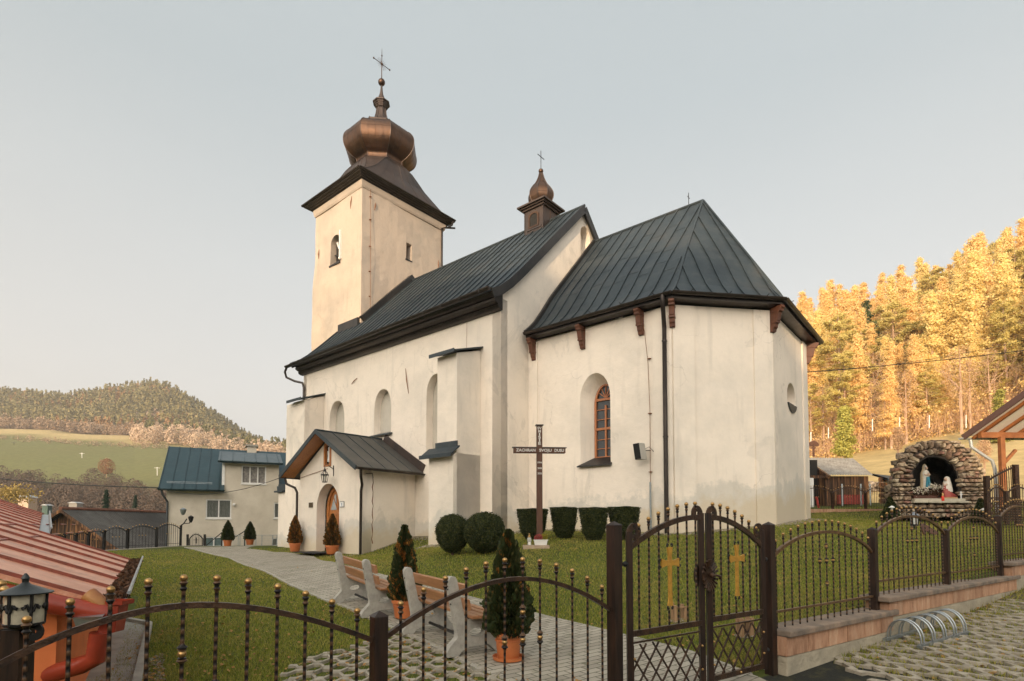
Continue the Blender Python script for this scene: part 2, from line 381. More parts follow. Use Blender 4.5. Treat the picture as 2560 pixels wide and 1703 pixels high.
# ------------------------------------------------------------------ church
E1 = Vector((-.7636, .6456, 0)); E2 = Vector((.6458, .7635, 0)); CC = Vector((-.379, 18.905, 0))
def W(s, t, z): return CC + E1 * s + E2 * t + Vector((0, 0, z))
church = empty('church', 'cream plastered village church with dark metal roofs and onion domed bell tower', 'church', tuple(W(4, 5, -.6)))
def arch(a0, a1, z0, zs, zt, n=10, pointed=.35):
    """window loop: straight jambs up to zs, arch to zt"""
    c = (a0 + a1) / 2; w_ = (a1 - a0) / 2; L_ = [(a0, z0), (a1, z0)]
    for i in range(n + 1):
        th = math.pi / 2 * i / n
        L_.append((c + w_ * math.cos(th) * (1 - pointed * math.sin(th) * .0), zs + (zt - zs) * (math.sin(th) ** (1 + pointed * .0))))
    for i in range(n - 1, -1, -1):
        th = math.pi / 2 * i / n; L_.append((c - w_ * math.cos(th), zs + (zt - zs) * math.sin(th)))
    return L_
def gothic(a0, a1, z0, zs, zt, n=8):
    c = (a0 + a1) / 2; w_ = (a1 - a0) / 2; L_ = [(a0, z0), (a1, z0)]
    for i in range(n + 1):
        k = i / n; L_.append((c + w_ * (1 - k ** 1.9) , zs + (zt - zs) * math.sin(k * math.pi / 2) ** .9 if k < 1 else zt))
    for i in range(n - 1, -1, -1):
        k = i / n; L_.append((c - w_ * (1 - k ** 1.9), zs + (zt - zs) * math.sin(k * math.pi / 2) ** .9 if k else zs))
    return L_
fS = lambda t0: (lambda a, b, d: W(a, t0 + d, b))          # wall parallel to the nave, depth going north
fE = lambda s0: (lambda a, b, d: W(s0 + d, a, b))          # wall across, depth going west
NW = 10.2; RZ = 13.27; RT = 5.1
niches = [gothic(9.40, 10.62, 3.6, 4.75, 5.68), gothic(6.02, 7.18, 3.78, 4.75, 5.68), gothic(2.75, 3.84, 2.8, 4.85, 5.75)]
slab('nave_wall', [(0, -2), (12.98, -2), (12.98, 7.8), (0, 7.8)], niches, 0, .34, fS(0), M['plaster'], church)
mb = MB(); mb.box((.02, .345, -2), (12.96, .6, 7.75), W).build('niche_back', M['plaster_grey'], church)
# east gable with a small round-headed opening
def roofz(t):   # outer roof surface height above nave at t from the south eave
    t = min(t, 2 * RT - t)
    return float(np.interp(t, [-.6, -.2, .35, 1.0, RT], [7.86, 8.06, 8.50, 9.12, RZ]))
gab = [(0, -2), (NW, -2)] + [(t, roofz(t) - .1) for t in np.linspace(NW, 0, 25)]
slab('gable_wall', gab, [arch(5.0, 5.75, 10.9, 12.15, 12.55)], .0, .4, lambda a, b, d: W(d, a, b), M['plaster'], church)
MB().box((.405, 4.8, 10.7), (.6, 6, 12.8), W).build('opening_back', M['plaster'], church)
mb = MB(); mb.prism([(t, z) for t, z in gab], lambda a, b, d: W(d, a, b), 12.7, 12.97).build('west_wall', M['plaster'], church)
MB().box((0.4, NW - .4, -2), (12.7, NW, 7.8), W).build('north_wall', M['plaster'], church)
# nave roof: bell-cast slopes, standing seams
tt = [-.6, -.2, .35, 1.0, 2.0, 3.2, 4.2, RT]
def roof_strip(mb, s0, s1, ts, side=1, th=.08):
    for i in range(len(ts) - 1):
        a, b = ts[i], ts[i + 1]; za, zb = roofz(a), roofz(b)
        f = (lambda t: t) if side > 0 else (lambda t: 2 * RT - t)
        mb.add([W(s0, f(a), za), W(s1, f(a), za), W(s1, f(b), zb), W(s0, f(b), zb)], [(0, 3, 2, 1) if side > 0 else (0, 1, 2, 3)])
        mb.add([W(s0, f(a), za - th), W(s1, f(a), za - th), W(s1, f(b), zb - th), W(s0, f(b), zb - th)], [(0, 1, 2, 3) if side > 0 else (0, 3, 2, 1)])
mb = MB(); roof_strip(mb, -.14, 11.15, tt); roof_strip(mb, 11.15, 13.1, [t for t in tt if t < 1.99] + [1.99]); roof_strip(mb, -.14, 11.15, tt, -1); roof_strip(mb, 11.15, 13.1, [t for t in tt if t < 1.99] + [1.99, 2.65], -1)
nave_roof = mb.build('nave_roof', M['roof'], church)
mb = MB(); k = 0
for s_ in np.arange(.30, 13.0, .47):
    ts = tt if s_ < 11.1 else [t for t in tt if t < 1.99] + [1.99]
    s_ += random.uniform(-.02, .02)
    mb.strip([W(s_, t, roofz(t) + .025) for t in ts], .035, .055)
    mb.strip([W(s_, 2 * RT - t, roofz(t) + .025) for t in ts], .035, .055)
mb.build('standing_seams', M['roof'], nave_roof)
mb = MB()
for s_ in np.arange(.30, 11.0, .47):    # sheet laps across the pans
    for q in (2.2 + random.uniform(-.2, .2), 3.9 + random.uniform(-.2, .2)):
        mb.bar(W(s_ + .02, q, roofz(q) + .006), W(s_ + .45, q, roofz(q) + .006), .035, .01, (0, -.7, .7))
mb.build('sheet_laps', M['roof'], nave_roof)
MB().tube([W(-.16, RT, RZ + .02), W(11.15, RT, RZ + .02)], .06, 8).build('ridge_cap', M['roof'], nave_roof, 1)
for sg in (1, -1):
    MB().strip([W(-.16, RT + sg * (RT - t), roofz(t) - .10) for t in tt], .05, .30).build('verge_board', M['trim'], nave_roof)
    MB().strip([W(13.12, RT + sg * (RT - t), roofz(t) - .10) for t in tt[:5]], .05, .26).build('verge_board', M['trim'], nave_roof)
# moulded metal cornice and gutter along the south eave
prof = [(0, 7.36), (-.10, 7.37), (-.20, 7.41), (-.25, 7.48), (-.22, 7.53), (-.30, 7.55), (-.38, 7.60), (-.40, 7.67), (-.36, 7.71), (-.46, 7.73), (-.54, 7.79), (-.56, 7.85), (0, 7.95)]
MB().prism(prof, lambda a, b, d: W(d, a, b), -.08, 13.1).build('eave_cornice', M['gutter'], church, 1)
def gutter(mb, p, q, r=.085, n=9, th=.012):
    p = Vector(p); q = Vector(q); d = (q - p).normalized(); x = d.cross(Vector((0, 0, 1))).normalized()
    A = [math.pi * i / n for i in range(n + 1)]
    V = []
    for c in (p, q):
        for rr in (r, r - th): V += [c + x * rr * math.cos(a) - Vector((0, 0, 1)) * rr * math.sin(a) for a in A]
    m = n + 1; Fc = []
    for i in range(n): Fc += [(i, i + 1, 2 * m + i + 1, 2 * m + i), (m + i + 1, m + i, 3 * m + i, 3 * m + i + 1)]
    Fc += [(0, m, 3 * m, 2 * m), (m - 1, 2 * m - 1 + 0, 4 * m - 1, 3 * m - 1)]
    Fc += [tuple(range(m)), tuple(range(2 * m, 3 * m))[::-1]]
    mb.add(V, Fc)
g0 = MB(); gutter(g0, W(-.1, -.68, 7.95), W(5.4, -.68, 7.88), .1); gutter(g0, W(5.4, -.68, 7.88), W(13.45, -.68, 7.76), .1)
ng = g0.build('gutter', M['gutter'], church, 1)
mb = MB()
for s_ in np.arange(.3, 13.3, .95):
    z_ = 7.95 - .014 * s_
    mb.tube([W(s_, -.55, z_ + .06), W(s_, -.68, z_ + .03), W(s_, -.79, z_ - .0), W(s_, -.80, z_ - .13)], .012, 5)
mb.build('gutter_hooks', M['trim'], ng)
MB().tube([W(-.1, -.82, 7.72), W(4, -.84, 7.70), W(9, -.82, 7.62), W(13.3, -.8, 7.58)], .008, 5).build('eave_wire', M['trim'], ng)
# rain pipe at the west end
pp = [W(13.4, -.68, 7.68), W(13.55, -.68, 7.5), W(13.55, -.60, 7.25), W(13.2, -.35, 7.05), W(12.85, -.14, 6.95), W(12.78, -.10, 6.7), W(12.78, -.10, 5.9), W(12.78, -.10, -1.2)]
MB().tube(pp, .055, 9).build('rain_pipe', M['gutter'], church, 1)

# buttresses: upper shaft with sloping metal hood, wider lower stage
def buttress(name_s, s0, s1, k, ztop, s0b, s1b, kb, zb, foot):
    b = MB()
    b.prism([(0, foot), (-k, foot), (-k, ztop), (0, ztop + .35)], lambda a, c, d: W(d, a, c), s0, s1)
    if zb: b.prism([(0, foot), (-kb, foot), (-kb, zb), (-k, zb + .12), (0, zb + .12)], lambda a, c, d: W(d, a, c), s0b, s1b)
    o = b.build('buttress', M['plaster'], church, 0, .025)
    h = MB(); e = .12
    P = [W(s0 - e, -k - .24, ztop - .02), W(s1 + e, -k - .24, ztop - .02), W(s1 + e, .0, ztop + .42), W(s0 - e, .0, ztop + .42)]
    up = Vector((0, 0, .05)); h.add(P + [p + up for p in P], [(0, 1, 2, 3), (7, 6, 5, 4), (0, 4, 5, 1), (1, 5, 6, 2), (2, 6, 7, 3), (3, 7, 4, 0)])
    h.box((s0 - e - .02, -k - .27, ztop - .06), (s1 + e + .02, -k - .24, ztop + .06), W)
    h.build('buttress_hood', M['roof'], o)
    if zb:
        h = MB(); e = .17; P = [W(s0b - e, -kb - .25, zb - .03), W(s1b + e, -kb - .25, zb - .03), W(s1b + e, -k + .0, zb + .28), W(s0b - e, -k + .0, zb + .28)]
        h.add(P + [p + up for p in P], [(0, 1, 2, 3), (7, 6, 5, 4), (0, 4, 5, 1), (1, 5, 6, 2), (2, 6, 7, 3), (3, 7, 4, 0)])
        h.box((s0b - e - .02, -kb - .28, zb - .08), (s1b + e + .02, -kb - .25, zb + .05), W); h.box((s0 - .05, -k - .03, zb + .29), (s1 + .05, -k + .02, zb + .50), W)
        h.build('lower_hood', M['roof'], o)
    return o
buttress('east', .95, 1.92, 1.18, 5.82, .95, 2.16, 1.34, 2.32, -1.4)
buttress('west', 11.10, 12.1, 1.0, 5.72, 11.10, 12.1, 1.0, 0, -1.6)
b = MB(); b.prism([(0, -1.8), (-.85, -1.8), (-.85, 1.55), (0, 1.7)], lambda a, c, d: W(d, a, c), 12.985, 13.65)
b.prism([(0, -1.8), (-.98, -1.8), (-.98, 5.7), (0, 5.9)], lambda a, c, d: W(d, a, c), 12.1, 12.75)
ob = b.build('corner_buttress', M['plaster'], church, 0, .02)
h = MB(); h.box((12.98, -1.0, 1.56), (13.8, .2, 1.64), W); h.box((13.0, -.86, 1.65), (13.65, -.1, 1.95), W); h.build('corner_hood', M['roof'], ob)
# iron wall ties
for (s_, z_, dz, ds) in ((4.98, 5.75, .52, .10), (8.62, 6.35, .10, -.22)):
    mb = MB(); mb.tube([W(s_ + ds, -.03, z_ + dz), W(s_, -.05, z_), W(s_ - ds, -.03, z_ - dz)], [.010, .022, .010], 6); mb.build('wall_tie', M['iron'], church)
# niche sill
mb = MB(); mb.prism([(.30, 3.90), (-.16, 3.74), (-.16, 3.70), (.3, 3.80)], lambda a, c, d: W(d, a, c), 5.92, 7.28); mb.build('niche_sill', M['roof'], church)

# ---------------- chancel
cg = [(0, 1.54), (-5.5, 1.54), (-7.64, 3.95), (-7.64, 8.3), (-5.5, 10.45), (0, 10.45)]
def wall_fr(p, q):
    """frame of a wall from plan point p to q (s,t): a along, d inward"""
    P = W(p[0], p[1], 0); Q = W(q[0], q[1], 0); d = (Q - P); Ln = d.length; d.normalize(); n = Vector((-d.y, d.x, 0))
    return (lambda a, b, dd: P + d * a + n * dd + Vector((0, 0, b))), Ln
ZC = 6.62
# south wall with splayed window
f0, L0 = wall_fr(cg[0], cg[1])
win_out = arch(2.20, 3.36, 1.98, 4.15, 5.02, 10)
slab('chancel_wall', [(0, -2), (L0 + .02, -2), (L0 + .02, ZC), (0, ZC)], [win_out], 0, .05, f0, M['plaster'], church)
win_in = arch(2.50, 3.35, 2.22, 4.02, 4.71, 10)
b = MB(); n = len(win_out); b.add([f0(a, z, .0) for a, z in win_out] + [f0(a, z, .50) for a, z in win_in], [(i, (i + 1) % n, n + (i + 1) % n, n + i) for i in range(n)])
b.build('window_reveal', M['plaster'], church)
for i in range(1, 5):
    f1, L1 = wall_fr(cg[i], cg[i + 1]); hol = []
    if i == 2: hol = [[(2.22 + .55 * math.cos(a), 4.28 + .50 * math.sin(a)) for a in np.linspace(0, 2 * math.pi, 25)[:-1]]]
    slab('chancel_wall', [(-.0, -2), (L1, -2), (L1, ZC), (0, ZC)], hol, 0, .35, f1, M['plaster'], church)
    if hol:
        MB().box((1.5, 3.6, .355) if 0 else (0, 0, 0), (0, 0, 0)) if 0 else None
        bb = MB(); bb.add([f1(1.5, 3.5, .36), f1(3, 3.5, .36), f1(3, 5, .36), f1(1.5, 5, .36)], [(0, 1, 2, 3)]); bb.build('oval_recess_back', M['plaster'], church)
        bb = MB(); bb.prism([(2.22 + .6 * math.cos(a), 4.28 + .52 * math.sin(a)) for a in np.linspace(math.pi * 1.15, math.pi * 1.85, 9)], f1, -.05, .2); bb.build('oval_sill', M['roof'], church)
    # corner pilaster strips
    b = MB(); wd = .68
    if i in (1, 2): b.box((0, -2, -.05), (wd, ZC - .02, 0), lambda a, c, d: f1(a, c, d)); b.build('corner_pilaster', M['plaster'], church); b = MB(); b.box((L1 - wd * .9, -2, -.05), (L1, ZC - .02, 0), lambda a, c, d: f1(a, c, d)); b.build('corner_pilaster', M['plaster'], church)
b = MB(); b.box((0.01, -2, -.05), (.42, ZC - .02, 0), lambda a, c, d: f0(a, c, d)); b.build('corner_pilaster', M['plaster'], church); b = MB(); b.box((L0 - .62, -2, -.05), (L0, ZC - .02, 0), lambda a, c, d: f0(a, c, d)); b.build('corner_pilaster', M['plaster'], church)
# chancel window: frame, mullions, panes
wf = MB(); wg = MB(); c_ = 2.925; WD = .42
inner = [(c_ + (a - c_) * .84, 2.22 + (z - 2.22) * .955 + .06) for a, z in win_in]
cwin = slab('arched_window', win_in, [inner], WD, WD + .08, f0, M['wood_win'], church)
wf.box((c_ - .03, 2.27, WD + .01), (c_ + .03, 4.0, WD + .06), f0)
for z_ in (4.16, 3.17): wf.box((2.55, z_, WD + .002), (3.30, z_ + .08, WD + .07), f0)
for z_ in (2.53, 2.84, 3.52, 3.85): wf.box((2.55, z_, WD + .02), (3.30, z_ + .025, WD + .055), f0)
for a_ in (35, 62, 90, 118, 145): wf.bar(f0(c_, 4.24, WD + .04), f0(c_ + .36 * math.cos(R(a_)), 4.24 + .42 * math.sin(R(a_)), WD + .04), .022, .03)
wf.build('mullions', M['wood_win'], cwin)
wg.add([f0(2.48, 2.2, WD + .065), f0(3.37, 2.2, WD + .065), f0(3.37, 4.75, WD + .065), f0(2.48, 4.75, WD + .065)], [(0, 1, 2, 3)]); wg.build('pane', M['glass'], cwin)
MB().add([f0(2.13, 1.95, -.12), f0(3.42, 1.95, -.12), f0(3.36, 2.26, .44), f0(2.48, 2.26, .44), f0(2.13, 1.91, -.12), f0(3.42, 1.91, -.12), f0(3.36, 2.1, .44), f0(2.48, 2.1, .44)], [(0, 1, 2, 3), (7, 6, 5, 4), (0, 4, 5, 1), (1, 5, 6, 2), (3, 7, 4, 0)]).build('window_sill', M['trim'], church)
# chancel roof with flared eave
HA = (-4.85, 5.85, 12.02)      # hip apex
def off(o_):
    return [(-.16 if True else 0, 1.54 - o_), (-5.5 - o_ * .45, 1.54 - o_), (-7.64 - o_, 3.95 - o_ * .40), (-7.64 - o_ * .85, 8.3 + o_ * 1.5), (-5.5 - o_ * .45, 10.45 + o_), (-.16, 10.45 + o_)]
e0 = off(.40)
def lerp3(p, q, k): return tuple(p[i] + (q[i] - p[i]) * k for i in range(3))
ridge_pts = [(-.14, 5.85, 12.02), HA, HA, HA, HA, (-.14, 5.85, 12.02)]
def cpt(i, k):
    """point on line i at fraction k from eave to ridge, with a flare near the eave"""
    p = (e0[i][0], e0[i][1], 6.80); q = ridge_pts[i]; x = lerp3(p, q, k)
    sag = -.15 * math.sin(min(1, k / .30) * math.pi) * (1 if k < .30 else 0)
    return (x[0], x[1], x[2] + sag)
ks = [0, .06, .13, .22, .34, .5, .75, 1]
cr = MB(); cs = MB(); cl = MB()
for i in range(5):
    for a, b_ in zip(ks[:-1], ks[1:]):
        P = [cpt(i, a), cpt(i + 1, a), cpt(i + 1, b_), cpt(i, b_)]
        cr.add([W(*p) for p in P], [(0, 1, 2, 3)]); cr.add([W(p[0], p[1], p[2] - .07) for p in P], [(3, 2, 1, 0)])
chancel_roof = cr.build('chancel_roof', M['roof'], church)
def on_face(i, a, kk):
    """plan-parallel seam on face i: a in metres along the eave"""
    pass
# seams south face: lines of constant s
def face_z(i, s, t):
    """height of facet i at plan point by searching fraction"""
    best = None
    for k in np.linspace(0, 1, 101):
        p = cpt(i, k); q = cpt(i + 1, k); d = Vector((q[0] - p[0], q[1] - p[1])); m = Vector((s - p[0], t - p[1]))
        nn = abs(d.x * m.y - d.y * m.x) / max(d.length, 1e-6) if d.length > 1e-4 else m.length
        if best is None or nn < best[0]: best = (nn, p[2] + (q[2] - p[2]) * (m.dot(d) / max(d.length_squared, 1e-6) if d.length > 1e-4 else 0), k)
    return best
for s_ in np.arange(-.55, -5.9, -.475):
    pts = []
    for k in ks:
        p = cpt(0, k); q = cpt(1, k)
        if s_ < q[0] : break
        pts.append(W(s_, p[1] + (q[1] - p[1]) * 0, p[2] + .025))
    if len(pts) > 1: cs.strip(pts, .035, .055)
# radial-parallel seams on the oblique and end facets
for i in (1, 2, 3):
    p0 = Vector(cpt(i, 0)); q0 = Vector(cpt(i + 1, 0)); d = (q0 - p0); Ln = d.length; d.normalize(); mid = (p0 + q0) / 2; apex = Vector(HA)
    ah = (apex - p0).dot(d)
    for a in np.arange(.30, Ln, .52):
        # seam runs square to the eave until it meets the hip
        kmax = a / ah if a < ah else (Ln - a) / (Ln - ah)
        pts = []
        for k in [x for x in ks if x < kmax] + [kmax]:
            A = Vector(cpt(i, k)); pr = p0 + d * a; foot = A + (apex - A) * 0
            B = Vector(cpt(i + 1, k)); e_ = B - A
            tt_ = (pr - A).dot(d) / max(e_.dot(d), 1e-5); P = A + e_ * min(max(tt_, 0), 1); pts.append(W(P.x, P.y, P.z + .025))
        if len(pts) > 1: cs.strip(pts, .035, .055)
for i in (1, 2, 3, 4): cs.strip([W(*[c + (.03 if j == 2 else 0) for j, c in enumerate(cpt(i, k))]) for k in ks], .07, .06)
cs.build('standing_seams', M['roof'], chancel_roof)
for s_ in np.arange(-.55, -5.2, -.475):
    for kq in (.30, .52, .74):
        kq += random.uniform(-.06, .06); p = cpt(0, kq); q = cpt(1, kq)
        if s_ - .47 > q[0]: cl.bar(W(s_, p[1], p[2] + .008), W(s_ - .45, p[1], p[2] + .008), .02, .005, (0, -.7, .7))
cl.build('sheet_laps', M['roof'], chancel_roof)
MB().tube([W(-.14, 5.85, 12.04), W(*HA[:2], 12.04)], .055, 8).build('ridge_cap', M['roof'], chancel_roof, 1)
# verge of chancel roof against the gable wall, soffit, gutter
mb = MB(); mb.strip([W(-.2, *cpt(0, k)[1:]) if 0 else W(-.17, cpt(0, k)[1], cpt(0, k)[2] + .04) for k in ks], .10, .20); mb.build('wall_flashing', M['trim'], chancel_roof)
mb = MB(); e1_ = off(.38); e2_ = off(0)
for i in range(5):
    P = [e1_[i], e1_[i + 1], e2_[i + 1], e2_[i]]
    mb.add([W(p[0], p[1], 6.66 + (.02 if j < 2 else -.0)) for j, p in enumerate(P)] + [W(p[0], p[1], 6.78) for p in P], [(0, 1, 2, 3), (7, 6, 5, 4), (0, 4, 5, 1)])
mb.build('soffit', M['gutter'], church)
g0 = MB(); e3 = off(.47)
for i in range(0, 4):
    gutter(g0, W(e3[i][0], e3[i][1], 6.83), W(e3[i + 1][0], e3[i + 1][1], 6.83), .085)
cgut = g0.build('gutter', M['gutter'], church, 1)
mb = MB()
for i in range(0, 4):
    P = Vector((*e3[i], 0)); Q = Vector((*e3[i + 1], 0)); n = max(1, int((Q - P).length / .95)); dd = (Q - P).normalized(); nn = Vector((dd.y, -dd.x, 0)) * -1
    for j in range(n):
        c0 = P + (Q - P) * ((j + .5) / n); o_ = Vector((-dd.y, dd.x, 0)) * -1
        mb.tube([W(*(c0 - o_ * .12)[:2], 6.88), W(*(c0 + o_ * .09)[:2], 6.85), W(*(c0 + o_ * .10)[:2], 6.72)], .012, 5)
mb.build('gutter_hooks', M['trim'], cgut)
pp = [W(-5.42, 1.06, 6.78), W(-5.42, 1.06, 6.6), W(-5.40, 1.14, 6.40), W(-5.33, 1.33, 6.12), W(-5.30, 1.42, 5.9), W(-5.30, 1.42, 3), W(-5.30, 1.42, -.32)]
dp = MB().tube(pp, .065, 10).build('rain_pipe', M['gutter'], church, 1)
mb = MB()
for z_ in (5.5, 2.6, -.1): mb.tube([W(-5.30, 1.42, z_), W(-5.30, 1.42, z_ + .05)], .078, 10)
mb.box((-5.55, 1.15, -.42), (-5.1, 1.5, -.28), W); mb.build('pipe_clamps', M['gutter'], dp, 1)
# carved wooden eave brackets
def bracket(c, dirv):
    c = Vector(c); d = Vector(dirv).normalized(); sd_ = Vector((-d.y, d.x, 0)) * .08
    prof_ = [(0, 0), (.40, 0), (.42, -.07), (.37, -.12), (.37, -.17), (.30, -.20), (.27, -.30), (.25, -.42), (.18, -.52), (.16, -.62), (.12, -.66), (.10, -.74), (0, -.76)]
    b = MB(); n = len(prof_); V = []
    for sg in (-1, 1): V += [c + d * a + sd_ * sg + Vector((0, 0, z)) for a, z in prof_]
    b.add(V, [tuple(range(n)), tuple(range(n, 2 * n))[::-1]] + [((i + 1) % n, i, n + i, n + (i + 1) % n) for i in range(n)])
    for z_ in (-.15, -.47): b.bar(c + d * .02 + Vector((0, 0, z_)), c + d * (.34 if z_ > -.3 else .23) + Vector((0, 0, z_)), .19, .06)
    return b.build('eave_bracket', M['wood_bracket'], church, 0, .006)
for s_ in (-.28, -2.35, -4.5): bracket(W(s_, 1.54, 6.655), -E2)
bracket(W(-5.52, 1.52, 6.655), (-E2 * 1 - E1 * .35)); bracket(W(-7.66, 3.93, 6.655), (-E1 - E2 * .4)); bracket(W(-7.66, 8.3, 6.655), (-E1 + E2 * .4))
# lightning conductor down the chancel wall with sleeve
mb = MB(); mb.tube([W(-4.55, 1.35, 6.5), W(-4.62, 1.48, 6.0), W(-4.72, 1.49, 5.0), W(-4.77, 1.49, 3.5), W(-4.76, 1.49, 1.2)], .009, 5)
for z_ in (5.1, 3.4, 1.6): mb.box((-4.81, 1.47, z_), (-4.71, 1.54, z_ + .02), W)
lc = mb.build('lightning_conductor', M['iron'], church); MB().tube([W(-4.76, 1.48, 1.3), W(-4.77, 1.48, -.35)], .028, 7).build('sleeve', simple('zinc', lin(.33, .37, .38), lin(.24, .27, .28), .5, .4, 12), lc)
MB().tube([W(1.6, -.05, 7.3), W(1.62, -.05, 5.5)], .006, 4).build('wall_cable', M['iron'], church)
# small roof crosses
def cross(mb, c, h, w_, r, zc=.68, d=E2):
    c = Vector(c); mb.tube([c, c + Vector((0, 0, h))], r, 6); m_ = c + Vector((0, 0, h * zc)); mb.tube([m_ - d * w_, m_ + d * w_], r, 6)
mb = MB(); cross(mb, W(-4.3, 5.85, 12.0), .55, .10, .013); mb.build('roof_cross', M['black'], church)
# ---------------- bell tower
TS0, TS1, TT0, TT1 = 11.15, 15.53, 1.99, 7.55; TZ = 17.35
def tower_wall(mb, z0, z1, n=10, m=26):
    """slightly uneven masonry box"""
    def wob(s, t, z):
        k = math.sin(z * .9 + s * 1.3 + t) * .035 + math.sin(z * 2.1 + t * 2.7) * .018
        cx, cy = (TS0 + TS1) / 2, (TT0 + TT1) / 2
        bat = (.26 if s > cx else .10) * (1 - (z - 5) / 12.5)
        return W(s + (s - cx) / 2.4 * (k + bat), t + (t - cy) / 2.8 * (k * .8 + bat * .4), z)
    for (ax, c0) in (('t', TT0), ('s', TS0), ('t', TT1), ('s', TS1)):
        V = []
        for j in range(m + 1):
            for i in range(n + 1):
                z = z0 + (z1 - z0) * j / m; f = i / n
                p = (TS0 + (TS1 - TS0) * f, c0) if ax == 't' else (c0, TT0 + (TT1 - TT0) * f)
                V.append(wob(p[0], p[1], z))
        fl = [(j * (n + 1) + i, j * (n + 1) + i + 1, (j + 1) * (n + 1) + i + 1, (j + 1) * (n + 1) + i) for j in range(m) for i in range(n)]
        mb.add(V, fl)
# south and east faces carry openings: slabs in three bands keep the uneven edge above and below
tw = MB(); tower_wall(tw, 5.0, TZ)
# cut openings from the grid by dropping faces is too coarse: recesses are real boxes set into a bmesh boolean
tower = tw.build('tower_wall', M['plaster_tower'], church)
import bmesh
def cutter(loop, fr, d0, d1):
    b = MB(); b.prism(loop, fr, d0, d1); me = bpy.data.meshes.new('c'); me.from_pydata([tuple(ORG[church.as_pointer()] @ p if isinstance(p, Vector) else ORG[church.as_pointer()] @ Vector(p)) for p in b.v], [], b.f); bq = bmesh.new(); bq.from_mesh(me); bmesh.ops.recalc_face_normals(bq, faces=bq.faces); bq.to_mesh(me); bq.free(); me.update()
    o = bpy.data.objects.new('c', me); COL.objects.link(o); return o
import bmesh
def solid_box_tower():
    bm = bmesh.new(); bm.from_mesh(tower.data); bmesh.ops.remove_doubles(bm, verts=bm.verts, dist=.01)
    bmesh.ops.holes_fill(bm, edges=bm.edges, sides=0); bmesh.ops.recalc_face_normals(bm, faces=bm.faces); bm.to_mesh(tower.data); bm.free()
solid_box_tower()
sw = [(13.08, 13.92), (13.1, 15.4)]
loopS = arch(13.04, 13.92, 13.86, 15.0, 15.42, 8)
loopE = [(4.80, 14.45), (5.18, 14.45), (5.18, 15.36), (4.80, 15.36)]
for lp, fr in ((loopS, fS(TT0)), (loopE, fE(TS0))):
    c = cutter(lp, fr, -.5, .75); md = tower.modifiers.new('b', 'BOOLEAN'); md.operation = 'DIFFERENCE'; md.object = c; md.solver = 'EXACT'
    c.location = church.location
    tower.location = (0, 0, 0)
bpy.context.view_layer.update()
dg = bpy.context.evaluated_depsgraph_get(); me = bpy.data.meshes.new_from_object(tower.evaluated_get(dg)); tower.modifiers.clear(); tower.data = me
for o_ in [o_ for o_ in bpy.data.objects if o_.name.startswith('c') and o_.name.split('.')[0] == 'c']: bpy.data.objects.remove(o_)
# louvre shutter ajar, bell frame, sills
f = fS(TT0); b = MB()
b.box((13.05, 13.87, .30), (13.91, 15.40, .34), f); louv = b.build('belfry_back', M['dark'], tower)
b = MB(); b.box((12.93, 14.0, -.12), (13.0, 15.5, -.01), f); b.ball(f(12.97, 13.98, -.1), .07, 8, 6); b.build('open_shutter', M['white'], tower)
b = MB(); b.bar(f(13.62, 15.15, .2), f(13.42, 14.75, .2), .12, .08); b.build('loudspeaker_horn', M['white'], tower)
b = MB(); b.bar(f(13.85, 14.5, .2), f(13.2, 14.25, .2), .07); b.bar(f(13.2, 13.9, .2), f(13.2, 15.3, .2), .06); b.build('bell_frame', M['black'], tower)
MB().box((13.0, 13.78, -.10), (13.98, 13.86, .2), f).build('belfry_sill', M['trim'], tower)
f = fE(TS0); MB().box((4.8, 14.45, .55), (5.18, 15.36, .6), f).build('slit_back', M['wood_win'], tower); MB().box((4.76, 14.38, -.07), (5.22, 14.45, .3), f).build('slit_sill', M['trim'], tower)
for (fr, a, z_, dz, da) in ((fS(TT0), 12.05, 16.65, .32, -.05), (fS(TT0), 15.1, 14.9, .26, -.02), (fE(TS0), 2.75, 16.45, .22, .04), (fE(TS0), 7.15, 15.0, .24, .0)):
    mb = MB(); mb.tube([fr(a + da, z_ + dz, -.04), fr(a, z_, -.07), fr(a - da, z_ - dz, -.04)], [.01, .03, .01], 6); mb.build('wall_tie', M['iron'], tower)
mb = MB(); mb.tube([W(11.08, 2.44, 17.2), W(11.04, 2.46, 14), W(11.02, 2.47, 10.6)], .01, 5)
for z_ in (16.8, 15.6, 14.2, 12.9, 11.6): mb.box((11.04, 2.40, z_), (11.12, 2.5, z_ + .025), W)
mb.build('lightning_conductor', M['iron'], tower)
# light plaster band, timber-look cornice, eave
def ring(mb, o_, z0, z1, o2=None):
    o2 = o_ if o2 is None else o2
    a = [(TS0 - o_, TT0 - o_), (TS1 + o_, TT0 - o_), (TS1 + o_, TT1 + o_), (TS0 - o_, TT1 + o_)]; b = [(TS0 - o2, TT0 - o2), (TS1 + o2, TT0 - o2), (TS1 + o2, TT1 + o2), (TS0 - o2, TT1 + o2)]
    mb.add([W(*p, z0) for p in a] + [W(*p, z1) for p in b], [(0, 1, 2, 3), (7, 6, 5, 4), (0, 4, 5, 1), (1, 5, 6, 2), (2, 6, 7, 3), (3, 7, 4, 0)])
mb = MB(); ring(mb, .04, 17.12, 17.2, .08); ring(mb, .08, 17.2, 17.48, .12); mb.build('plaster_band', M['plaster_tower'], tower, 0, .01)
mb = MB(); ring(mb, .14, 17.485, 17.53, .2); ring(mb, .26, 17.53, 17.58, .30); ring(mb, .36, 17.58, 17.645, .42); ring(mb, .46, 17.645, 17.72, .50); mb.build('eave_cornice', M['gutter'], tower)
g0 = MB(); cs4 = [(TS0 - .54, TT0 - .54), (TS1 + .54, TT0 - .54), (TS1 + .54, TT1 + .45), (TS0 - .54, TT1 + .45)]
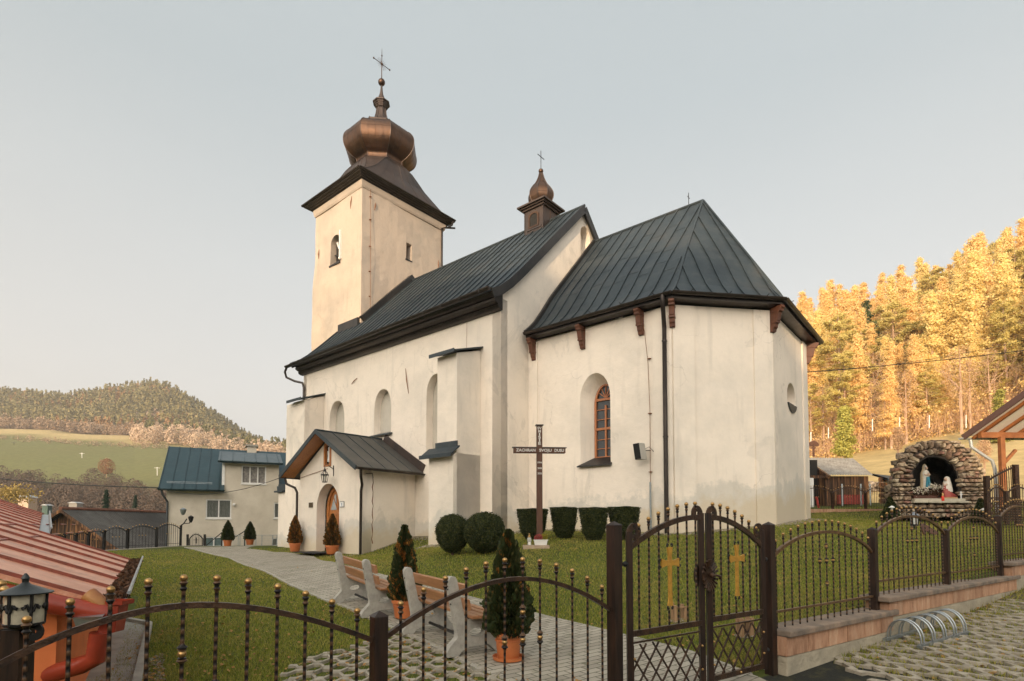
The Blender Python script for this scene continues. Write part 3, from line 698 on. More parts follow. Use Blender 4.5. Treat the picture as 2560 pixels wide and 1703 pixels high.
gutter(g0, W(*cs4[0], 17.76), W(*cs4[1], 17.76), .07); g0.build('gutter', M['gutter'], tower, 1); g0 = MB(); gutter(g0, W(*cs4[3], 17.76), W(*cs4[0], 17.76), .07); g0.build('gutter', M['gutter'], tower, 1)
mb = MB(); mb.tube([W(10.66, 7.86, 17.68), W(10.7, 7.84, 17.45), W(10.75, 7.6, 17.25)], .05, 8); mb.tube([W(10.62, 8.0, 17.3), W(10.9, 7.55, 17.24), W(11.06, 7.38, 17.2), W(11.06, 7.38, 13.2)], .055, 8); mb.build('rain_pipe', M['gutter'], tower, 1)
# helm: square eave turning octagonal below the onion
TC = (13.42, (TT0 + TT1) / 2)
def oct_ring(wx, wy, c, z):
    return [W(TC[0] + a, TC[1] + b_, z) for a, b_ in ((-wx + c, -wy), (wx - c, -wy), (wx, -wy + c), (wx, wy - c), (wx - c, wy), (-wx + c, wy), (-wx, wy - c), (-wx, -wy + c))]
hx = (TS1 - TS0) / 2 + .52; hy = (TT1 - TT0) / 2 + .50
prof = [(hx, hy, .002, 17.74), (hx * .93, hy * .93, .02, 17.94), (hx * .84, hy * .83, .10, 18.22), (2.12, 2.35, .26, 18.62), (1.92, 2.06, .42, 19.05), (1.78, 1.84, .58, 19.5), (1.66, 1.68, .72, 19.85), (1.50, 1.50, .85, 20.12), (1.38, 1.38, .81, 20.26)]
mb = MB(); V = []; 
for (a, b_, c, z) in prof: V += oct_ring(a, b_, c, z)
mb.add(V, [(i * 8 + k, i * 8 + (k + 1) % 8, (i + 1) * 8 + (k + 1) % 8, (i + 1) * 8 + k) for i in range(len(prof) - 1) for k in range(8)])
helm = mb.build('helm_roof', M['copper_dark'], tower)
mb = MB()
for k in (0, 1, 2, 7, 3): mb.tube([V[i * 8 + k] + Vector((0, 0, .01)) for i in range(len(prof))], .022, 5)
for f_ in range(1, 6):
    for (k0, k1) in ((7, 6), (0, 1)):
        pts = [V[i * 8 + k0].lerp(V[i * 8 + k1], f_ / 6) + Vector((0, 0, .01)) for i in range(len(prof))]; mb.tube(pts, .011, 4)
mb.build('seams', M['copper_dark'], helm)
def onion(prof, c, mat_, name, parent, n=8, rot=math.pi / 8, seams=3, laps=(), rr=.012, sub=5):
    """octagonal dome made of curved gores; profile radii are to the corners"""
    # refine profile with a smooth curve
    P = np.array(prof, float); q = np.concatenate([[0], np.cumsum(np.hypot(*np.diff(P, axis=0).T))])
    qq = np.linspace(0, q[-1], (len(P) - 1) * sub + 1)
    def cr(x):
        out = []
        for c_ in (0, 1):
            y = P[:, c_]; i = np.clip(np.searchsorted(q, x, 'right') - 1, 0, len(q) - 2); h = q[i + 1] - q[i]; t = (x - q[i]) / h
            m = np.gradient(y, q); out.append((2 * t ** 3 - 3 * t ** 2 + 1) * y[i] + (t ** 3 - 2 * t ** 2 + t) * h * m[i] + (-2 * t ** 3 + 3 * t ** 2) * y[i + 1] + (t ** 3 - t ** 2) * h * m[i + 1])
        return np.stack(out, 1)
    Q = cr(qq); b = MB(); fr = lambda x, y, z: CC + E1 * x + E2 * y + Vector((0, 0, z))
    b.lathe([(max(r, .01), z) for r, z in Q], c, n, fr, rot)
    o = b.build(name, mat_, parent)
    d = o.data; import itertools
    # smooth along the gores, sharp between them
    d.polygons.foreach_set('use_smooth', [True] * len(d.polygons)); at = d.attributes.new('sharp_edge', 'BOOLEAN', 'EDGE')
    vz = np.array([v.co.z for v in d.vertices]); sh = []
    for e in d.edges:
        a, b_ = e.vertices; sh.append((a % n) == (b_ % n) and a // n != b_ // n)
    at.data.foreach_set('value', sh)
    s_ = MB()
    for k in range(n):
        a = 2 * math.pi * k / n + rot; s_.tube([fr(c[0] + (r + .01) * math.cos(a), c[1] + (r + .01) * math.sin(a), c[2] + z) for r, z in Q], rr * 1.6, 5)
        a2 = a + 2 * math.pi / n
        for j in range(1, seams):
            f_ = j / seams; s_.tube([fr(c[0] + (r + .004) * (math.cos(a) * (1 - f_) + math.cos(a2) * f_), c[1] + (r + .004) * (math.sin(a) * (1 - f_) + math.sin(a2) * f_), c[2] + z) for r, z in Q], rr * .5, 4)
    for lz in laps:
        i = int(np.argmin(abs(Q[:, 1] - lz))); r, z = Q[i]
        s_.tube([fr(c[0] + (r + .004) * math.cos(2 * math.pi * k / n + rot), c[1] + (r + .004) * math.sin(2 * math.pi * k / n + rot), c[2] + z) for k in range(n + 1)], rr * .5, 4)
    s_.build('gore_seams', M['copper_dark'], o)
    return o
c0 = (TC[0], TC[1], 0)
k8 = 1 / math.cos(math.pi / 8)
onion([(1.36, 20.22), (1.34, 20.42), (1.36, 20.56), (1.62, 20.72), (1.96, 21.04), (2.10, 21.42), (2.07, 21.82), (1.85, 22.14), (1.50, 22.33), (1.24, 22.42)], c0, M['copper'], 'onion_dome', tower, seams=4, laps=(21.1, 21.6, 22.05))
onion([(1.12, 22.42), (1.12, 22.52), (1.27, 22.56), (1.27, 22.60), (.95, 22.74), (.60, 23.0), (.38, 23.35), (.29, 23.7), (.26, 24.0)], c0, M['copper_dark'], 'dome_cap', tower, seams=2, rr=.014, sub=2)
mb = MB(); fr_ = lambda x, y, z: CC + E1 * x + E2 * y + Vector((0, 0, z))
mb.lathe([(.26, 23.98), (.33, 24.02), (.33, 24.08), (.38, 24.10), (.38, 24.16), (.43, 24.18), (.43, 24.24), (.50, 24.27), (.50, 24.33), (.34, 24.42), (.20, 24.60), (.11, 24.85), (.07, 25.1), (.05, 25.42)], c0, 8, fr_, math.pi / 8)
mb.build('lantern_finial', M['copper_dark'], tower)
MB().ball(fr_(TC[0], TC[1], 25.58), .20, 16, 10).build('ball', M['copper'], tower, 1)
mb = MB(); cz = 26.68; dx = E2; c_ = fr_(TC[0], TC[1], 25.7); mb.tube([c_, c_ + Vector((0, 0, 1.3)), c_ + Vector((0, 0, 1.9))], [.028, .022, .008], 6)
m_ = fr_(TC[0], TC[1], cz); mb.tube([m_ - dx * .55, m_ + dx * .55], .02, 6)
for sg in (-1, 1): mb.ball(m_ + dx * .56 * sg, .05, 8, 5)
mb.ball(m_, .07, 8, 5); mb.ball(m_ + Vector((0, 0, .5)), .045, 8, 5)
for a in (25, 45, 65, 115, 135, 155, 205, 225, 245, 295, 315, 335): mb.tube([m_, m_ + dx * .34 * math.cos(R(a)) + Vector((0, 0, .34 * math.sin(R(a))))], .007, 4)
mb.build('tower_cross', M['copper'], tower)
# flashing where nave roof meets the tower
mb = MB()
mb.strip([W(11.0, t, roofz(t) + .16) for t in (1.99, 3, 4, RT, RT + .45)], .28, .34)
mb.box((11.15, 1.80, roofz(1.8) + .0), (12.9, 2.0, roofz(1.9) + .34), W)
mb.build('tower_flashing', M['trim'], church)

# ---------------- ridge turret
t0 = 4.58; tc = 5.1; s0, s1 = 1.62, 2.64
mb = MB(); mb.box((s0, t0, 12.2), (s1, 2 * tc - t0, 13.78), W); turret = mb.build('ridge_turret', M['copper_dark'], church)
mb = MB()
for s_ in (s0, s1, (s0 + s1) / 2): mb.tube([W(s_, t0 - .01, 12.3), W(s_, t0 - .01, 12.95 if s_ not in (s0, s1) else 13.8)], .015, 4)
mb.tube([W(s0 - .01, tc, 12.5), W(s0 - .01, tc, 13.8)], .015, 4)
lp = arch(1.93, 2.33, 13.02, 13.4, 13.56, 6); lo = [((a - 2.13) * 1.42 + 2.13, (z - 13.25) * 1.3 + 13.24) for a, z in lp]
mb.box((1.72, t0 - .03, 12.86), (2.5, t0, 12.93), W); mb.build('seams', M['copper_dark'], turret)
slab('window_frame', lo, [lp], -.035, 0, fS(t0), M['copper'], turret)
MB().prism(lp, fS(t0), -.012, -.001).build('window_panel', M['dark'], turret)
mb = MB()
for o_, za, zb in ((.08, 13.78, 13.86), (.16, 13.86, 13.92), (.25, 13.92, 13.99)): mb.box((s0 - o_, t0 - o_, za), (s1 + o_, 2 * tc - t0 + o_, zb), W)
mb.build('turret_cornice', M['copper_dark'], turret)
ct = ((s0 + s1) / 2, tc, 0)
onion([(.50, 13.98), (.36, 14.06), (.44, 14.22), (.55, 14.45), (.55, 14.66), (.44, 14.88), (.26, 15.12), (.14, 15.38), (.07, 15.62)], ct, M['copper'], 'turret_dome', turret, seams=1, laps=(14.5,))
mb = MB(); mb.ball(fr_(*ct[:2], 15.72), .11, 10, 8); mb.build('ball', M['copper'], turret, 1)
mb = MB(); cross(mb, fr_(*ct[:2], 15.8), .85, .24, .016, .68); mb.build('turret_cross', M['black'], turret)

# ---------------- porch
PT = -2.4; pa = 6.62; ps0, ps1 = 4.46, 8.82; fP = fS(PT)
niche = arch(5.96, 7.53, -1.3, .62, 1.58, 12)
pz = lambda s_: 3.42 - abs(s_ - pa) * .62
porch = slab('porch_wall', [(ps0, -2), (ps1, -2), (ps1, pz(ps1)), (pa, pz(pa)), (ps0, pz(ps0))], [niche, arch(6.56, 7.02, 2.28, 3.06, 3.13, 4)], 0, .38, fP, M['plaster'], church)
mb = MB(); mb.box((ps0, PT + .38, -2), (ps0 + .4, 0, pz(ps0)), W); mb.box((ps1 - .4, PT + .38, -2), (ps1, 0, pz(ps1)), W); mb.build('side_wall', M['plaster'], porch)
mb = MB(); mb.box((ps0 - .02, PT - .06, -2), (ps0 + .28, PT, 1.98), W); mb.build('corner_strip', M['plaster'], porch)
MB().add([W(5.7, PT + .9, -1.5), W(7.9, PT + .9, -1.5), W(7.9, PT + .9, 2.4), W(5.7, PT + .9, 2.4)], [(0, 1, 2, 3)]).build('porch_interior', M['plaster'], porch)
dlo = arch(6.02, 7.47, -1.12, .60, 1.52, 12); dli = arch(6.14, 7.35, -1.12, .56, 1.40, 12)
door = slab('church_door', dlo, [dli], .40, .50, fP, M['wood_door'], porch)
mb = MB()
slab_panels = [(6.16, 6.72), (6.77, 7.33)]
lf = arch(6.14, 7.35, -1.12, .56, 1.40, 12)
mb.prism(lf, fP, .46, .50); mb.build('door_leaf', M['wood_door'], door)
mb = MB()
for a0, a1 in slab_panels:
    for z0, z1 in ((-.95, -.45), (-.38, .38)):
        mb.box((a0 + .06, z0, .44), (a1 - .06, z0 + .03, .46), fP); mb.box((a0 + .06, z1 - .03, .44), (a1 - .06, z1, .46), fP)
        mb.box((a0 + .06, z0, .44), (a0 + .09, z1, .46), fP); mb.box((a1 - .09, z0, .44), (a1 - .06, z1, .46), fP); mb.box((a0 + .12, z0 + .06, .445), (a1 - .12, z1 - .06, .458), fP)
mb.box((6.715, -1.1, .43), (6.775, 1.36, .458), fP); mb.box((6.16, .42, .435), (7.33, .50, .458), fP); mb.build('door_moulding', M['wood_door'], door)
mb = MB()
for sg in (-1, 1):
    c = 6.745 + sg * .30
    mb.prism([(c - .17 * 1, .56), (c + .17, .56), (c + (.14 if sg < 0 else -.05), 1.15), (c + (.0), 1.22)][:4] if 0 else [(c - .19, .58), (c + .19, .58), (c - sg * .12 + .05, 1.18), (c - sg * .12 - .05, 1.18)], fP, .436, .457)
mb.build('door_glazing', simple('frosted_glass', lin(.42, .45, .46), lin(.3, .33, .34), .2, 0, 6, 0), door)
MB().bar(fP(6.745, .58, .43), fP(6.45, 1.1, .43), .03).bar(fP(6.745, .58, .43), fP(7.04, 1.1, .43), .03).build('glazing_bars', M['wood_door'], door)
pw = slab('porch_window', arch(6.54, 7.04, 2.24, 3.08, 3.15, 4), [arch(6.63, 6.95, 2.34, 3.0, 3.06, 4)], -.03, .1, fP, M['wood_win'] if 0 else M['wood_door'], porch)
MB().add([fP(6.5, 2.2, .06), fP(7.06, 2.2, .06), fP(7.06, 3.2, .06), fP(6.5, 3.2, .06)], [(0, 1, 2, 3)]).build('pane', M['glass'], pw)
# small pale figure behind the pane
mb = MB(); mb.lathe([(.03, 0), (.075, .03), (.06, .25), (.075, .42), (.03, .47), (.048, .52), (.045, .57), (.01, .61)], tuple(fP(6.74, 2.40, .035)), 10); mb.build('niche_figure', M['white'], pw, 1)
# porch roof: two slopes, slate-like sheets, timber soffit, verge
ov = .62; pe0, pe1 = 3.98, 9.3
pr = lambda s_: 3.56 - abs(s_ - pa) * .585
mb = MB()
for sa, sb in ((pe0, pa), (pa, pe1)):
    P = [W(sa, PT - ov, pr(sa)), W(sb, PT - ov, pr(sb)), W(sb, .0, pr(sb)), W(sa, .0, pr(sa))]
    d_ = Vector((0, 0, -.06)); mb.add(P + [p + d_ for p in P], [(0, 1, 2, 3), (7, 6, 5, 4), (0, 4, 5, 1), (1, 5, 6, 2), (2, 6, 7, 3), (3, 7, 4, 0)])
M['porch_sheet'] = metal_roof('worn_porch_sheet', lin(.05, .052, .05), lin(.085, .083, .075), lin(.11, .10, .09), .5, .3)
proof = mb.build('porch_roof', M['porch_sheet'], porch)
mb = MB()
for t_ in (-2.35, -1.75, -1.15, -.55): mb.bar(W(pe0 + .02, t_, pr(pe0) + .012), W(pa, t_, pr(pa) + .012), .03, .03); mb.bar(W(pe1 - .02, t_, pr(pe1) + .012), W(pa, t_, pr(pa) + .012), .03, .03)
mb.tube([W(pa, PT - ov, pr(pa) + .01), W(pa, 0, pr(pa) + .01)], .04, 6); mb.build('standing_seams', M['roof'], proof)
mb = MB(); mb.strip([W(pe0, PT - ov - .02, pr(pe0) - .05), W(pa, PT - ov - .02, pr(pa) - .05), W(pe1, PT - ov - .02, pr(pe1) - .05)], .04, .17); mb.build('verge_board', M['roof'], proof)
mb = MB()
for sa, sb in ((pe0 + .05, pa), (pa, pe1 - .05)):
    n_ = 9
    for i in range(n_):
        a = PT - ov + .02 + (ov - .04) * i / n_
        b_ = a + (ov - .04) / n_ - .008
        P = [W(sa, a, pr(sa) - .10), W(sb, a, pr(sb) - .10), W(sb, b_, pr(sb) - .10), W(sa, b_, pr(sa) - .10)]
        mb.add(P + [p + Vector((0, 0, .02)) for p in P], [(3, 2, 1, 0), (4, 5, 6, 7), (0, 1, 5, 4), (2, 3, 7, 6)])
mb.build('timber_soffit', M['wood_door'], proof)
mb = MB(); mb.strip([W(pe0 - .05, -.03, pr(pe0) + .13), W(pa - .2, -.03, pr(pa - .2) + .13)], .05, .34); P_ = 0; mb.build('roof_flashing', M['copper_dark'], proof)
g0 = MB(); gutter(g0, W(pe0 - .04, PT - ov, pr(pe0) - .03), W(pe0 - .04, .0, pr(pe0) - .06), .075); g0.build('gutter', M['gutter'], proof, 1); g0 = MB(); gutter(g0, W(pe1 + .04, 0, pr(pe1) - .06), W(pe1 + .04, PT - ov, pr(pe1) - .03), .075); g0.build('gutter', M['gutter'], proof, 1)
mb = MB(); mb.tube([W(4.0, PT - .42, 1.92), W(4.02, PT - .40, 1.68), W(4.35, PT - .12, 1.42), W(4.44, PT - .10, 1.2), W(4.44, PT - .10, -1.08)], .05, 9); mb.build('rain_pipe', M['gutter'], porch, 1)
mb = MB(); mb.tube([W(9.28, PT - .42, 1.92), W(9.2, PT - .38, 1.66), W(8.95, PT - .15, 1.5), W(8.86, PT - .10, 1.3), W(8.86, PT - .10, -1.08)], .05, 9); mb.build('rain_pipe', M['gutter'], porch, 1)
mb = MB(); mb.tube([W(8.8, PT - .02, 1.9), W(8.2, PT - .02, 1.98), W(7.2, PT - .02, 2.1), W(6.75, PT - .02, 2.16)], .010, 5); mb.build('wall_cable', M['iron'], porch)
# crack in the side wall of the porch: a real raised thread of dark mortar
mb = MB(); pts = [W(ps0 - .006, -1.99 + .05 * math.sin(i * 2.3) * .5, 1.7 - i * .17) for i in range(15)]; mb.tube(pts, [.008 + .006 * (i % 3) for i in range(15)], 4); mb.build('wall_crack', M['iron'], porch)
mb = MB(); mb.tube([W(ps0 - .02, PT + .1, 1.85), W(ps0 - .02, PT + .38, 1.86), W(ps0 - .02, PT + .41, 1.7)], .012, 5); mb.build('wall_cable', M['black'], porch)

# things fixed to the church
ls = empty('wall_loudspeaker', 'black fronted column loudspeaker on a bracket on the chancel wall', 'loudspeaker', tuple(W(-4.5, 1.2, 2.2)))
ax = (-E2 * .9 - E1 * -.2).normalized()
def fr_spk(a, b, d):   # a across, b up, d towards the wall
    n_ = (-E2 * .92 + E1 * .38).normalized(); x_ = Vector((n_.y, -n_.x, 0)) * -1; up_ = (Vector((0, 0, 1)) + n_ * .18).normalized()
    return W(-4.52, 1.10, 2.22) + x_ * a + up_ * b - n_ * d
b = MB(); b.box((-.135, -.25, .02), (.135, .25, .24), fr_spk); b.build('cabinet', simple('grey_plastic', lin(.45, .43, .38), lin(.36, .34, .3), .6), ls, 0, .01)
b = MB(); b.box((-.125, -.24, -.01), (.125, .24, .02), fr_spk); b.build('grille', M['black_plastic'], ls, 0, .004)
b = MB(); b.tube([fr_spk(.05, 0, .22), W(-4.66, 1.3, 2.25), W(-4.76, 1.53, 2.27)], .012, 6); b.tube([fr_spk(.02, .05, .22), W(-4.8, 1.36, 2.36), W(-4.9, 1.53, 2.18)], .008, 5); b.build('bracket', M['black'], ls)
ln = empty('wall_lantern', 'black iron cage lantern on a bracket above the church door', 'lantern', tuple(W(6.3, -2.75, 1.62)))
lc = W(6.36, PT - .38, 0)
b = MB()
for k in range(8):
    a = k * math.pi / 4; p = lambda r, z: lc + Vector((r * math.cos(a), r * math.sin(a), z)); b.tube([p(.09, 1.60), p(.14, 1.86), p(.09, 1.96), p(.02, 2.02)], .009, 4)
b.lathe([(.145, 1.85), (.15, 1.87), (.145, 1.89)], (lc.x, lc.y, 0), 12); b.lathe([(.10, 1.585), (.10, 1.61)], (lc.x, lc.y, 0), 12); b.lathe([(.06, 2.0), (.045, 2.05), (.01, 2.14)], (lc.x, lc.y, 0), 8)
b.build('cage', M['black'], ln)
b = MB(); b.tube([lc + Vector((0, 0, 2.13)), lc + Vector((0, 0, 2.24)), lc + E2 * .12 + Vector((0, 0, 2.28)), lc + E2 * .24 + Vector((0, 0, 2.18)), lc + E2 * .38 + Vector((0, 0, 2.1))], .014, 6); b.bar(lc + E2 * .37 + Vector((0, 0, 1.85)), lc + E2 * .37 + Vector((0, 0, 2.25)), .06, .02); b.build('bracket', M['black'], ln)
b = MB(); b.lathe([(.03, 1.63), (.045, 1.68), (.045, 1.8), (.02, 1.84)], (lc.x, lc.y, 0), 8); b.build('bulb', simple('lamp_glass', lin(.7, .68, .6), None, .2, 0, 5, 0), ln, 1)
o = MB().box((7.80, .68, -.025), (8.09, .88, -.002), fP).build('wall_plaque', simple('bronze', lin(.12, .08, .04), lin(.07, .05, .03), .4, .6, 18), None); tag(o, 'small dark bronze plaque left of the church door', 'plaque')
o = empty('notice_sign', 'small white framed notice right of the church door', 'sign', tuple(fP(5.76, .76, -.02)))
MB().box((5.62, .65, -.02), (5.90, .87, -.002), fP).build('frame', M['black'], o); MB().box((5.635, .665, -.024), (5.885, .855, -.0205), fP).build('panel', M['white'], o); MB().box((5.74, .71, -.0265), (5.78, .81, -.0245), fP).box((5.70, .69, -.0265), (5.82, .70, -.0245), fP).build('printed_mark', simple('ink_blue', lin(.2, .28, .42)), o)
o = MB().box((6.0, PT - .9, -1.055), (7.6, PT - .02, -1.03), W).build('door_mat', simple('rubber_mat', lin(.02, .02, .02), None, .9), None); tag(o, 'black rubber mat lying in front of the church door', 'mat')
# ------------------------------------------------------------------ ground sheet
def gp(u, v, street_side=False):
    """where the photograph's ray meets the ground"""
    r = ray(u, v); f = street if street_side else ground; lo = 1.0; k = 1.0
    while k < 400:
        P = r * k
        if P.z < float(f(P.x, P.y)): break
        k *= 1.01
    a, b_ = k / 1.01, k
    for _ in range(20):
        m = (a + b_) / 2; P = r * m
        if P.z < float(f(P.x, P.y)): b_ = m
        else: a = m
    return (P.x, P.y)
def GP(u, v):
    x, y = gp(u, v); return Vector((x, y, gz(x, y)))
def inpoly(px, py, poly):
    px = np.asarray(px, float); py = np.asarray(py, float); c = np.zeros(px.shape, bool); n = len(poly)
    for i in range(n):
        x0, y0 = poly[i]; x1, y1 = poly[(i + 1) % n]
        if y0 == y1: continue
        c ^= ((y0 > py) != (y1 > py)) & (px < (x1 - x0) * (py - y0) / (y1 - y0) + x0)
    return c
def axis(lo, hi, c0, c1, d, g=1.07):
    a = list(np.arange(c0, c1 + d / 2, d)); x, s_ = c1, d
    while x < hi: s_ *= g; x += s_; a.append(x)
    x, s_ = c0, d
    while x > lo: s_ *= g; x -= s_; a.insert(0, x)
    return np.array(a)
A_ = axis(-1400, 1300, -16, 18, .3); B_ = np.concatenate([-axis(0, 60, 0, 8, .4)[:0:-1][:], [-.02, .02], axis(0, 1500, .3, 24, .3)[(axis(0, 1500, .3, 24, .3) > .02)]])
B_ = np.unique(np.round(B_, 4))
AA, BB = np.meshgrid(A_, B_); GX = FO.x + AA * FD.x + BB * FN.x; GY = FO.y + AA * FD.y + BB * FN.y
GZ = np.where(BB < 0, street(GX, GY) * np.exp(-(np.maximum(np.hypot(GX, GY) - 14, 0) / 30) ** 2) - 1.6 * (1 - np.exp(-(np.maximum(np.hypot(GX, GY) - 14, 0) / 30) ** 2)), 0)
blend = sstep(0, 12, np.hypot(GX, GY) - 15)
GZ = np.where(BB < 0, GZ * (1 - blend) + np.minimum(ground(GX, GY), 30) * blend, ground(GX, GY))
low = np.hypot(GX - 0, GY - 14) < 30
LAWN = (.085, .105, .022); MEAD = (.22, .22, .09); DRY = (.68, .50, .24); WOODF = (.15, .095, .05); SCRUB = (.10, .07, .048); ASPH = (.028, .028, .03); SOIL = (.13, .105, .07)
cov = np.empty(GX.shape + (3,)); cov[:] = MEAD
rr = GX / np.maximum(GY, 20); dd_ = GY
def nz(x, y, s): return (np.sin(x * s + 1.3 * np.sin(y * s * .7)) + np.sin(y * s * 1.31 + 2.1 * np.sin(x * s * .53))) / 4 + .5
k = sstep(.1, .4, rr) * sstep(24, 36, .6 * GX + .8 * GY)
cov = cov * (1 - k[..., None]) + np.array(DRY) * k[..., None]
k = sstep(.1, .4, rr) * sstep(96, 104, .6 * GX + .8 * GY); cov = cov * (1 - k[..., None]) + np.array((.62, .42, .18)) * k[..., None]
k = (1 - sstep(-.2, 0, rr)) * (1 - sstep(215, 235, dd_ + 20 * nz(GX, GY, .02))) * sstep(60, 80, dd_); cov = cov * (1 - k[..., None]) + np.array(SCRUB) * k[..., None]
k = (1 - sstep(-.2, 0, rr)) * sstep(385, 400, dd_ + 14 * nz(GX, GY, .03)); cov = cov * (1 - k[..., None]) + np.array((.72, .54, .26)) * k[..., None]
k = (1 - sstep(-.2, 0, rr)) * sstep(445, 460, dd_); cov = cov * (1 - k[..., None]) + np.array(WOODF) * k[..., None]
k = 1 - sstep(26, 30, np.hypot(GX, GY - 14)); cov = cov * (1 - k[..., None]) + np.array(LAWN) * k[..., None]
cov = np.where((BB < 0)[..., None], np.where(((AA > 5.0))[..., None], np.array(SOIL), np.array(ASPH)), cov)
me = bpy.data.meshes.new('ground'); nA, nB = len(A_), len(B_)
V_ = np.stack([GX, GY, GZ], -1).reshape(-1, 3)
ii, jj = np.meshgrid(np.arange(nA - 1), np.arange(nB - 1)); q = (jj * nA + ii).ravel()
F_ = np.stack([q, q + 1, q + nA + 1, q + nA], 1)
def mesh_np(name, V, F):
    me = bpy.data.meshes.new(name); n, m = len(V), len(F); k = F.shape[1]
    me.vertices.add(n); me.vertices.foreach_set('co', np.asarray(V, np.float32).ravel())
    me.loops.add(m * k); me.loops.foreach_set('vertex_index', F.astype(np.int32).ravel())
    me.polygons.add(m); me.polygons.foreach_set('loop_start', np.arange(0, m * k, k, dtype=np.int32)); me.polygons.foreach_set('loop_total', np.full(m, k, np.int32))
    me.update(calc_edges=True); return me
me = mesh_np('ground', V_, F_)
ca = me.color_attributes.new('cover', 'FLOAT_COLOR', 'POINT'); ca.data.foreach_set('color', np.concatenate([cov.reshape(-1, 3), np.ones((len(V_), 1))], 1).astype(np.float32).ravel())
t = NT('ground_cover'); at = t.n('ShaderNodeAttribute', attribute_name='cover')
n1 = t.noise(.45, 5, .6); n2 = t.noise(5, 6, .7); n3 = t.noise(60, 4, .7); n4 = t.noise(.035, 6, .65)
g = t.n('ShaderNodeHueSaturation'); t.l(at.outputs['Color'], g.inputs['Color'])
t.l(t.math('MULTIPLY_ADD', n1, 1.1, .45), g.inputs['Value']); t.l(t.math('MULTIPLY_ADD', n2, .04, .48), g.inputs['Hue']); 
c = t.mix(t.math('MULTIPLY', t.ramp(n2, [(.5, lin(0, 0, 0)), (.7, lin(1, 1, 1))]), .35), g.outputs[0], lin(.20, .17, .06))
c = t.mix(t.math('MULTIPLY', t.ramp(n4, [(.45, lin(0, 0, 0)), (.65, lin(1, 1, 1))]), .30), c, lin(.22, .19, .08), 'MIX')
c = t.mix(t.math('MULTIPLY', n3, .5), c, lin(.03, .035, .012))
t.base(c); t.rough(.95); t.b.inputs['Specular IOR Level'].default_value = .1; t.bump(t.math('ADD', n2, t.math('MULTIPLY', n3, .5)), .6, .03)
go = link_mesh(me, 'ground', t.m, None, 2); tag(go, kind='structure')

# added unseen ridge behind the viewer, its crest shaped to shade the churchyard
def shade_ridge_mesh(name, cx, cy, lx, ly, h, ang, mat_, base=-3):
    us_ = np.linspace(-1, 1, 120); vs_ = np.linspace(-1, 1, 16); U, Vv = np.meshgrid(us_, vs_)
    Z = base + (h - base) * np.clip(1 - np.abs(Vv), 0, 1) ** .8 * (1 - np.abs(U) ** 6) * np.interp(cx + U * lx, [-170, -60, -26, -19, -15, 130], [1.25, 1.1, 1.03, .80, .66, .55]) * (1 + .035 * np.sin(U * 40) + .03 * np.sin(U * 97 + 1)) 
    X = U * lx; Y = Vv * ly; ca_, sa_ = math.cos(ang), math.sin(ang)
    P = np.stack([cx + X * ca_ - Y * sa_, cy + X * sa_ + Y * ca_, Z], -1).reshape(-1, 3)
    ii, jj = np.meshgrid(np.arange(119), np.arange(15)); q = (jj * 120 + ii).ravel()
    o = link_mesh(mesh_np(name, P, np.stack([q, q + 1, q + 121, q + 120], 1)), name, mat_, None, 2); return tag(o, kind='structure')
hm = simple('shade_ridge_cover', lin(.09, .08, .035), lin(.05, .05, .025), .95, 0, .3, .5, .3)
SHADE_RIDGE = shade_ridge_mesh('hill', -20, -62, 150, 22, 25, R(0), hm)  # unseen hill put in to block the low sun

# ------------------------------------------------------------------ paving
t = NT('block_paving'); co_ = t.coord((1, 1, 1), (0, 0, R(-35)))
br = t.n('ShaderNodeTexBrick'); br.inputs['Scale'].default_value = 1; br.inputs['Brick Width'].default_value = .22; br.inputs['Row Height'].default_value = .11; br.inputs['Mortar Size'].default_value = .007; br.inputs['Mortar Smooth'].default_value = .3; br.inputs['Bias'].default_value = 0
t.l(co_, br.inputs['Vector']); br.inputs['Color1'].default_value = lin(.46, .42, .345); br.inputs['Color2'].default_value = lin(.31, .28, .23); br.inputs['Mortar'].default_value = lin(.075, .07, .04)
c = t.mix(t.math('MULTIPLY', t.ramp(t.noise(1.2, 5, .6), [(.5, lin(0, 0, 0)), (.7, lin(1, 1, 1))]), .35), br.outputs['Color'], lin(.20, .18, .13))
c = t.mix(t.math('MULTIPLY', t.ramp(t.noise(3.5, 6, .7), [(.58, lin(0, 0, 0)), (.68, lin(1, 1, 1))]), .7), c, lin(.09, .10, .035))
c = t.mix(t.math('MULTIPLY', t.noise(40, 4, .7), .35), c, lin(.16, .15, .12)); t.base(c); t.rough(.9); t.b.inputs['Specular IOR Level'].default_value = .2
t.bump(t.math('ADD', t.math('MULTIPLY', br.outputs['Fac'], -1), t.math('MULTIPLY', t.noise(30, 4, .6), .25)), .6, .012); M['paving'] = t.m
Ledge = [(1560, 1860), (1380, 1760), (1210, 1684), (1052, 1602), (913, 1543), (874, 1523), (814, 1503), (753, 1476), (682, 1439), (625, 1418), (573, 1396), (528, 1386), (485, 1375), (462, 1369)]
Redge = [(2100, 1790), (1877, 1689), (1742, 1636), (1576, 1594), (1440, 1560), (1323, 1531), (1083, 1470), (960, 1440), (843, 1410), (782, 1392), (722, 1383), (668, 1378), (616, 1372.5), (640, 1366)]
Lp = [Vector((*gp(*p), 0)) for p in Ledge]; Rp = [Vector((*gp(*p), 0)) for p in Redge]
def resample(P, n):
    d = [0]
    for a, b_ in zip(P[:-1], P[1:]): d.append(d[-1] + (b_ - a).length)
    out = []
    for x in np.linspace(0, d[-1], n):
        i = max(0, min(len(P) - 2, int(np.searchsorted(d, x, 'right')) - 1)); out.append(P[i].lerp(P[i + 1], (x - d[i]) / max(d[i + 1] - d[i], 1e-6)))
    return out
